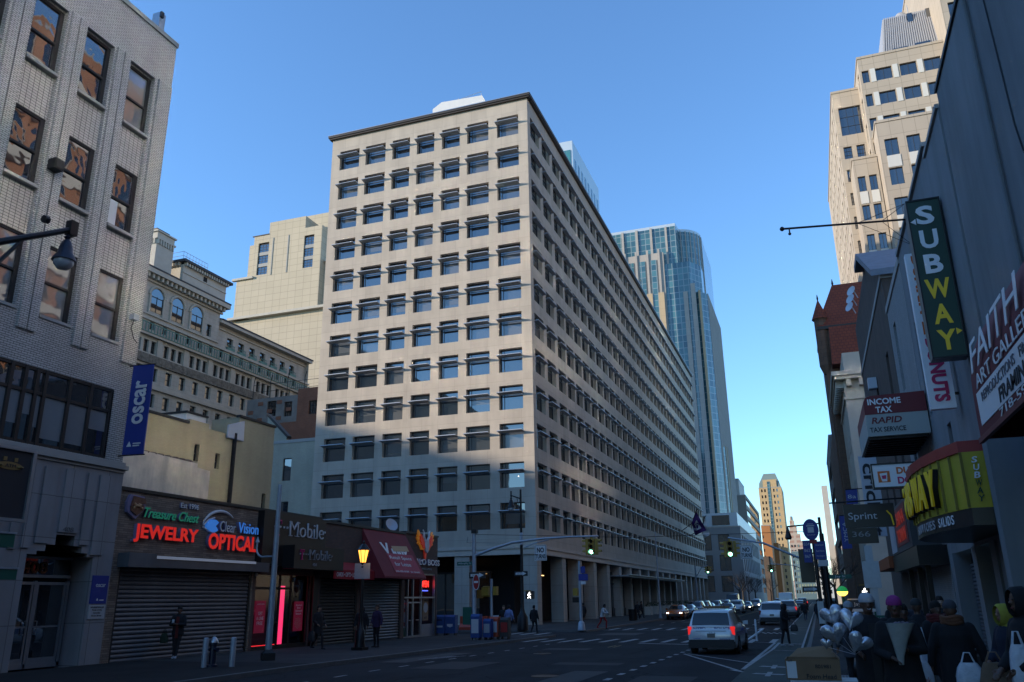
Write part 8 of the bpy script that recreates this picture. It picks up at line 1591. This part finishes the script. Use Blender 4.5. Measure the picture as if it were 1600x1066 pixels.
# street and east pavement
person('dark person standing in the bike lane seen side on with a bag', -1.62, 40.2, RAD(65), 1.78, 'dark', BLK, BLK, (.3,.3,.3), {'L': ((.26, -.05, 1.16), (.12, -.26, 1.08)), 'R': ((-.25, -.05, 1.16), (-.10, -.24, 1.06))}, {'L': ((.10, -.10, .51), (.11, -.12, .09)), 'R': ((-.1, .03, .5), (-.1, .14, .10))}, .68, .08, road=True, hood=BLK)
carrier('small black bag beside the person in the bike lane', -1.2, 40.0, .78, .3, .28, M['bag_dark'], 'shoulder_bag')
mw = person('smiling person in white knitted hat and dark coat carrying silver balloons', .60, 12.8, RAD(8), 1.84, 'dark', (.014,.013,.016), (.014,.014,.018), BLK, {'L': ((.30, -.02, 1.15), (.26, -.2, .94)), 'R': ((-.28, -.10, 1.16), (-.22, -.36, 1.06))}, WALK, .62, .0, hat=(.42,.43,.46), fat=1.12, fine=True, shirt=(.03,.028,.03), z=0)
smile = MB(); smile.tube([(-.022, -.112, 1.588), (-.01, -.116, 1.580), (.01, -.116, 1.580), (.022, -.112, 1.588)], .0045, 5); sub('teeth', smile.mesh('teeth', M['sign_white'], 60), mw)
person('person in bright pink knitted hat and long dark coat holding a bouquet', .92, 12.45, RAD(-3), 1.80, 'dark', (.010,.009,.011), DENIM, BLK, {'L': ((.26, -.08, 1.12), (.06, -.28, 1.14)), 'R': ((-.26, -.10, 1.10), (-.10, -.30, 1.04))}, WALK2, .52, hat=(.26,.03,.17), fat=1.1, fine=True, z=0, skirt=1.15)
bq = thing('bouquet', 'bouquet wrapped in pale paper held by the person in the pink hat', 'bouquet', (.86, 12.05, 1.05)); q = MB(); q.loft([[(.88+dx+r*math.cos(t), 12.06+r*.6*math.sin(t)+dy, z) for t in [2*math.pi*j/14 for j in range(14)]] for z, r, dx, dy in ((1.0, .03, 0, 0), (1.1, .045, .0, 0), (1.3, .10, .02, 0), (1.5, .17, .05, .0))], 0, True, False); q.build('paper', mat('wrapping_paper', (.30,.31,.29), .6, noise=(9,.15)), bq, 50)
q = MB(); rn = random.Random(2)
for i in range(26): a = rn.uniform(0, 6.28); r0 = rn.uniform(0, .13); q.ball((.93+r0*math.cos(a), 12.06+r0*.6*math.sin(a), 1.47+rn.uniform(-.02, .03)), rn.uniform(.018, .032), 6, 5)
q.build('flowers', mat('dim_flowers', (.16,.13,.16), .8, noise=(20,.6)), bq, 60)
M['foil'] = mat('silver_foil', (.62,.65,.71), .25, .7, bump=(11,.6,.04))
bal = [((.13, 12.25, 1.60), (.10, -.35, .25)), ((.36, 12.15, 1.55), (.10, .3, -.2)), ((.13, 12.1, 1.38), (.11, -.2, .9)), ((.42, 12.0, 1.27), (.105, .5, 1.1)), ((.02, 12.3, 1.24), (.05, .1, .4))]
hnd = V((.36, 12.35, 1.1))
for i, (c, (s_, ry_, rx_)) in enumerate(bal):
    lb_ = ('silver foil balloon at the upper left of the bunch', 'silver foil balloon nearest the white hatted face', 'silver foil balloon low on the left of the bunch', 'silver foil balloon before the dark coat, lowest and farthest right', 'smallest silver foil balloon peeking out at the left')[i]
    r_ = thing('balloon', lb_, 'balloon', c, 'silver balloons in a bunch'); q = MB(); hp = []
    for j in range(28): t = 2*math.pi*j/28; hp.append((s_*.098*16*math.sin(t)**3, s_*.098*(13*math.cos(t)-5*math.cos(2*t)-2*math.cos(3*t)-math.cos(4*t))))
    q.loft([[(u*k_, v_, w*k_) for u, w in hp] for v_, k_ in ((-.055*s_/.1, .35), (-.045*s_/.1, .68), (-.025*s_/.1, .92), (0, 1.0), (.025*s_/.1, .92), (.045*s_/.1, .68), (.055*s_/.1, .35))]); o = sub('foil', q.mesh('foil', M['foil'], 70), r_); o.rotation_euler = (rx_*.5, ry_, ry_*.8); q = MB(); cc = V(c); q.tube([V((0, 0, -s_*.9)), hnd-cc], .003, 4); sub('ribbon', q.mesh('ribbon', M['sign_dim']), r_)
person('person in dark jacket and tan trousers facing away near the shutter', 1.62, 17, RAD(170), 1.74, 'dark', BLK, (.15,.11,.075), BLK, None, WALK, .82, hat=(.03,.03,.03))
person('person with a dark red collar walking near the striped shutter', 1.72, 15.2, RAD(20), 1.72, 'dark', BLK, BLK, BLK, None, WALK2, .65, scarf=(.10,.012,.012))
person('person with pale cap standing behind the balloons', .52, 18.5, RAD(190), 1.70, 'mid', (.05,.055,.07), BLK, BLK, None, None, .7, hat=(.30,.32,.35))
bb = person('broad person in black coat and grey cap seen from behind with an orange scarf', 1.75, 13.8, RAD(178), 1.73, 'dark', (.007,.007,.009), BLK, BLK, {'L': ((.32, .02, 1.12), (.36, .0, .86)), 'R': ((-.32, .02, 1.12), (-.36, .0, .86))}, WALK, .60, hat=(.045,.045,.055), fat=1.22, scarf=(.13,.05,.024), fine=True, z=0)
person('dark person walking with a big white bag over the arm', 1.22, 15.0, RAD(5), 1.68, 'dark', BLK, BLK, BLK, None, WALK2, .6, z=0)
carrier('long white bag under the arm of the dark walker', 1.38, 14.4, 1.38, .12, .6, M['bag_white'], 'tote_bag')
carrier('white plastic bag with red print left of the broad person in black', 1.24, 13.5, 1.08, .26, .42, M['bag_white'], marks=('Thank', M['dne_red']))
carrier('white plastic bag right of the broad person in black', 1.82, 13.45, 1.08, .34, .44, M['bag_white'])
carrier('black holdall on the right side of the broad person in black', 2.02, 13.9, 1.14, .34, .4, M['bag_dark'], 'holdall')
person('person in yellow hood and navy jacket facing left near the grey pillars', 2.32, 13.2, RAD(-70), 1.69, 'mid', (.012,.014,.03), DENIM, BLK, {'L': ((.27, -.02, 1.12), (.20, -.2, .95)), 'R': ((-.26, -.06, 1.12), (-.12, -.26, 1.0))}, WALK, .85, hood=(.30,.27,.035), fine=True, z=0)
carrier('brown paper bag standing beside the person in the yellow hood', 2.08, 13.1, 1.11, .4, .6, M['bag_brown'], 'paper_bag', .2)
person('person in a black hood close by at the right edge', 2.05, 10.6, RAD(-75), 1.89, 'dark', (.006,.006,.008), BLK, BLK, {'L': ((.27, -.02, 1.12), (.18, -.22, 1.0)), 'R': ((-.26, -.06, 1.12), (-.15, -.24, .98))}, WALK2, .62, hood=(.006,.006,.008), fat=1.1, fine=True, z=0)
carrier('white plastic bag hanging at the right edge below the black hood', 1.90, 10.4, 1.47, .2, .5, M['bag_white'])
FAR = [(-.1, 62, 'dark walker beyond the bus stop'), (.9, 58, 'dark walker near the small hanging lamp'), (-.2, 70, 'dark walker ahead of the white estate car'), (.6, 76, 'dark walker on the kerb by the second mast'), (1.6, 66, 'dark walker close to the shop fronts'), (-1.4, 84, 'dark walker in the bike lane far off'), (.2, 90, 'dark walker before the classical building'), (1.2, 102, 'dark walker below the brownstone tower'), (2.4, 48, 'dark walker under the orange box sign'), (2.8, 30, 'dark walker beneath the yellow canopy'), (1.9, 26, 'dark walker passing the pale post'), (2.6, 22, 'dark walker in front of the slit windows')]
for i, (x, y, lb_) in enumerate(FAR): person(lb_, x, y, RAD((20, 175, 200, 5)[i % 4]), 1.66+.04*(i % 4), ('dark', 'mid', 'pale')[i % 3], BLK if i % 3 else (.02,.02,.03), (BLK, DENIM)[i % 2], BLK, None, WALK if i % 2 else WALK2, .6+.05*(i % 4), hat=(.03,.03,.035) if i % 3 == 0 else None, road=(x < -.7))
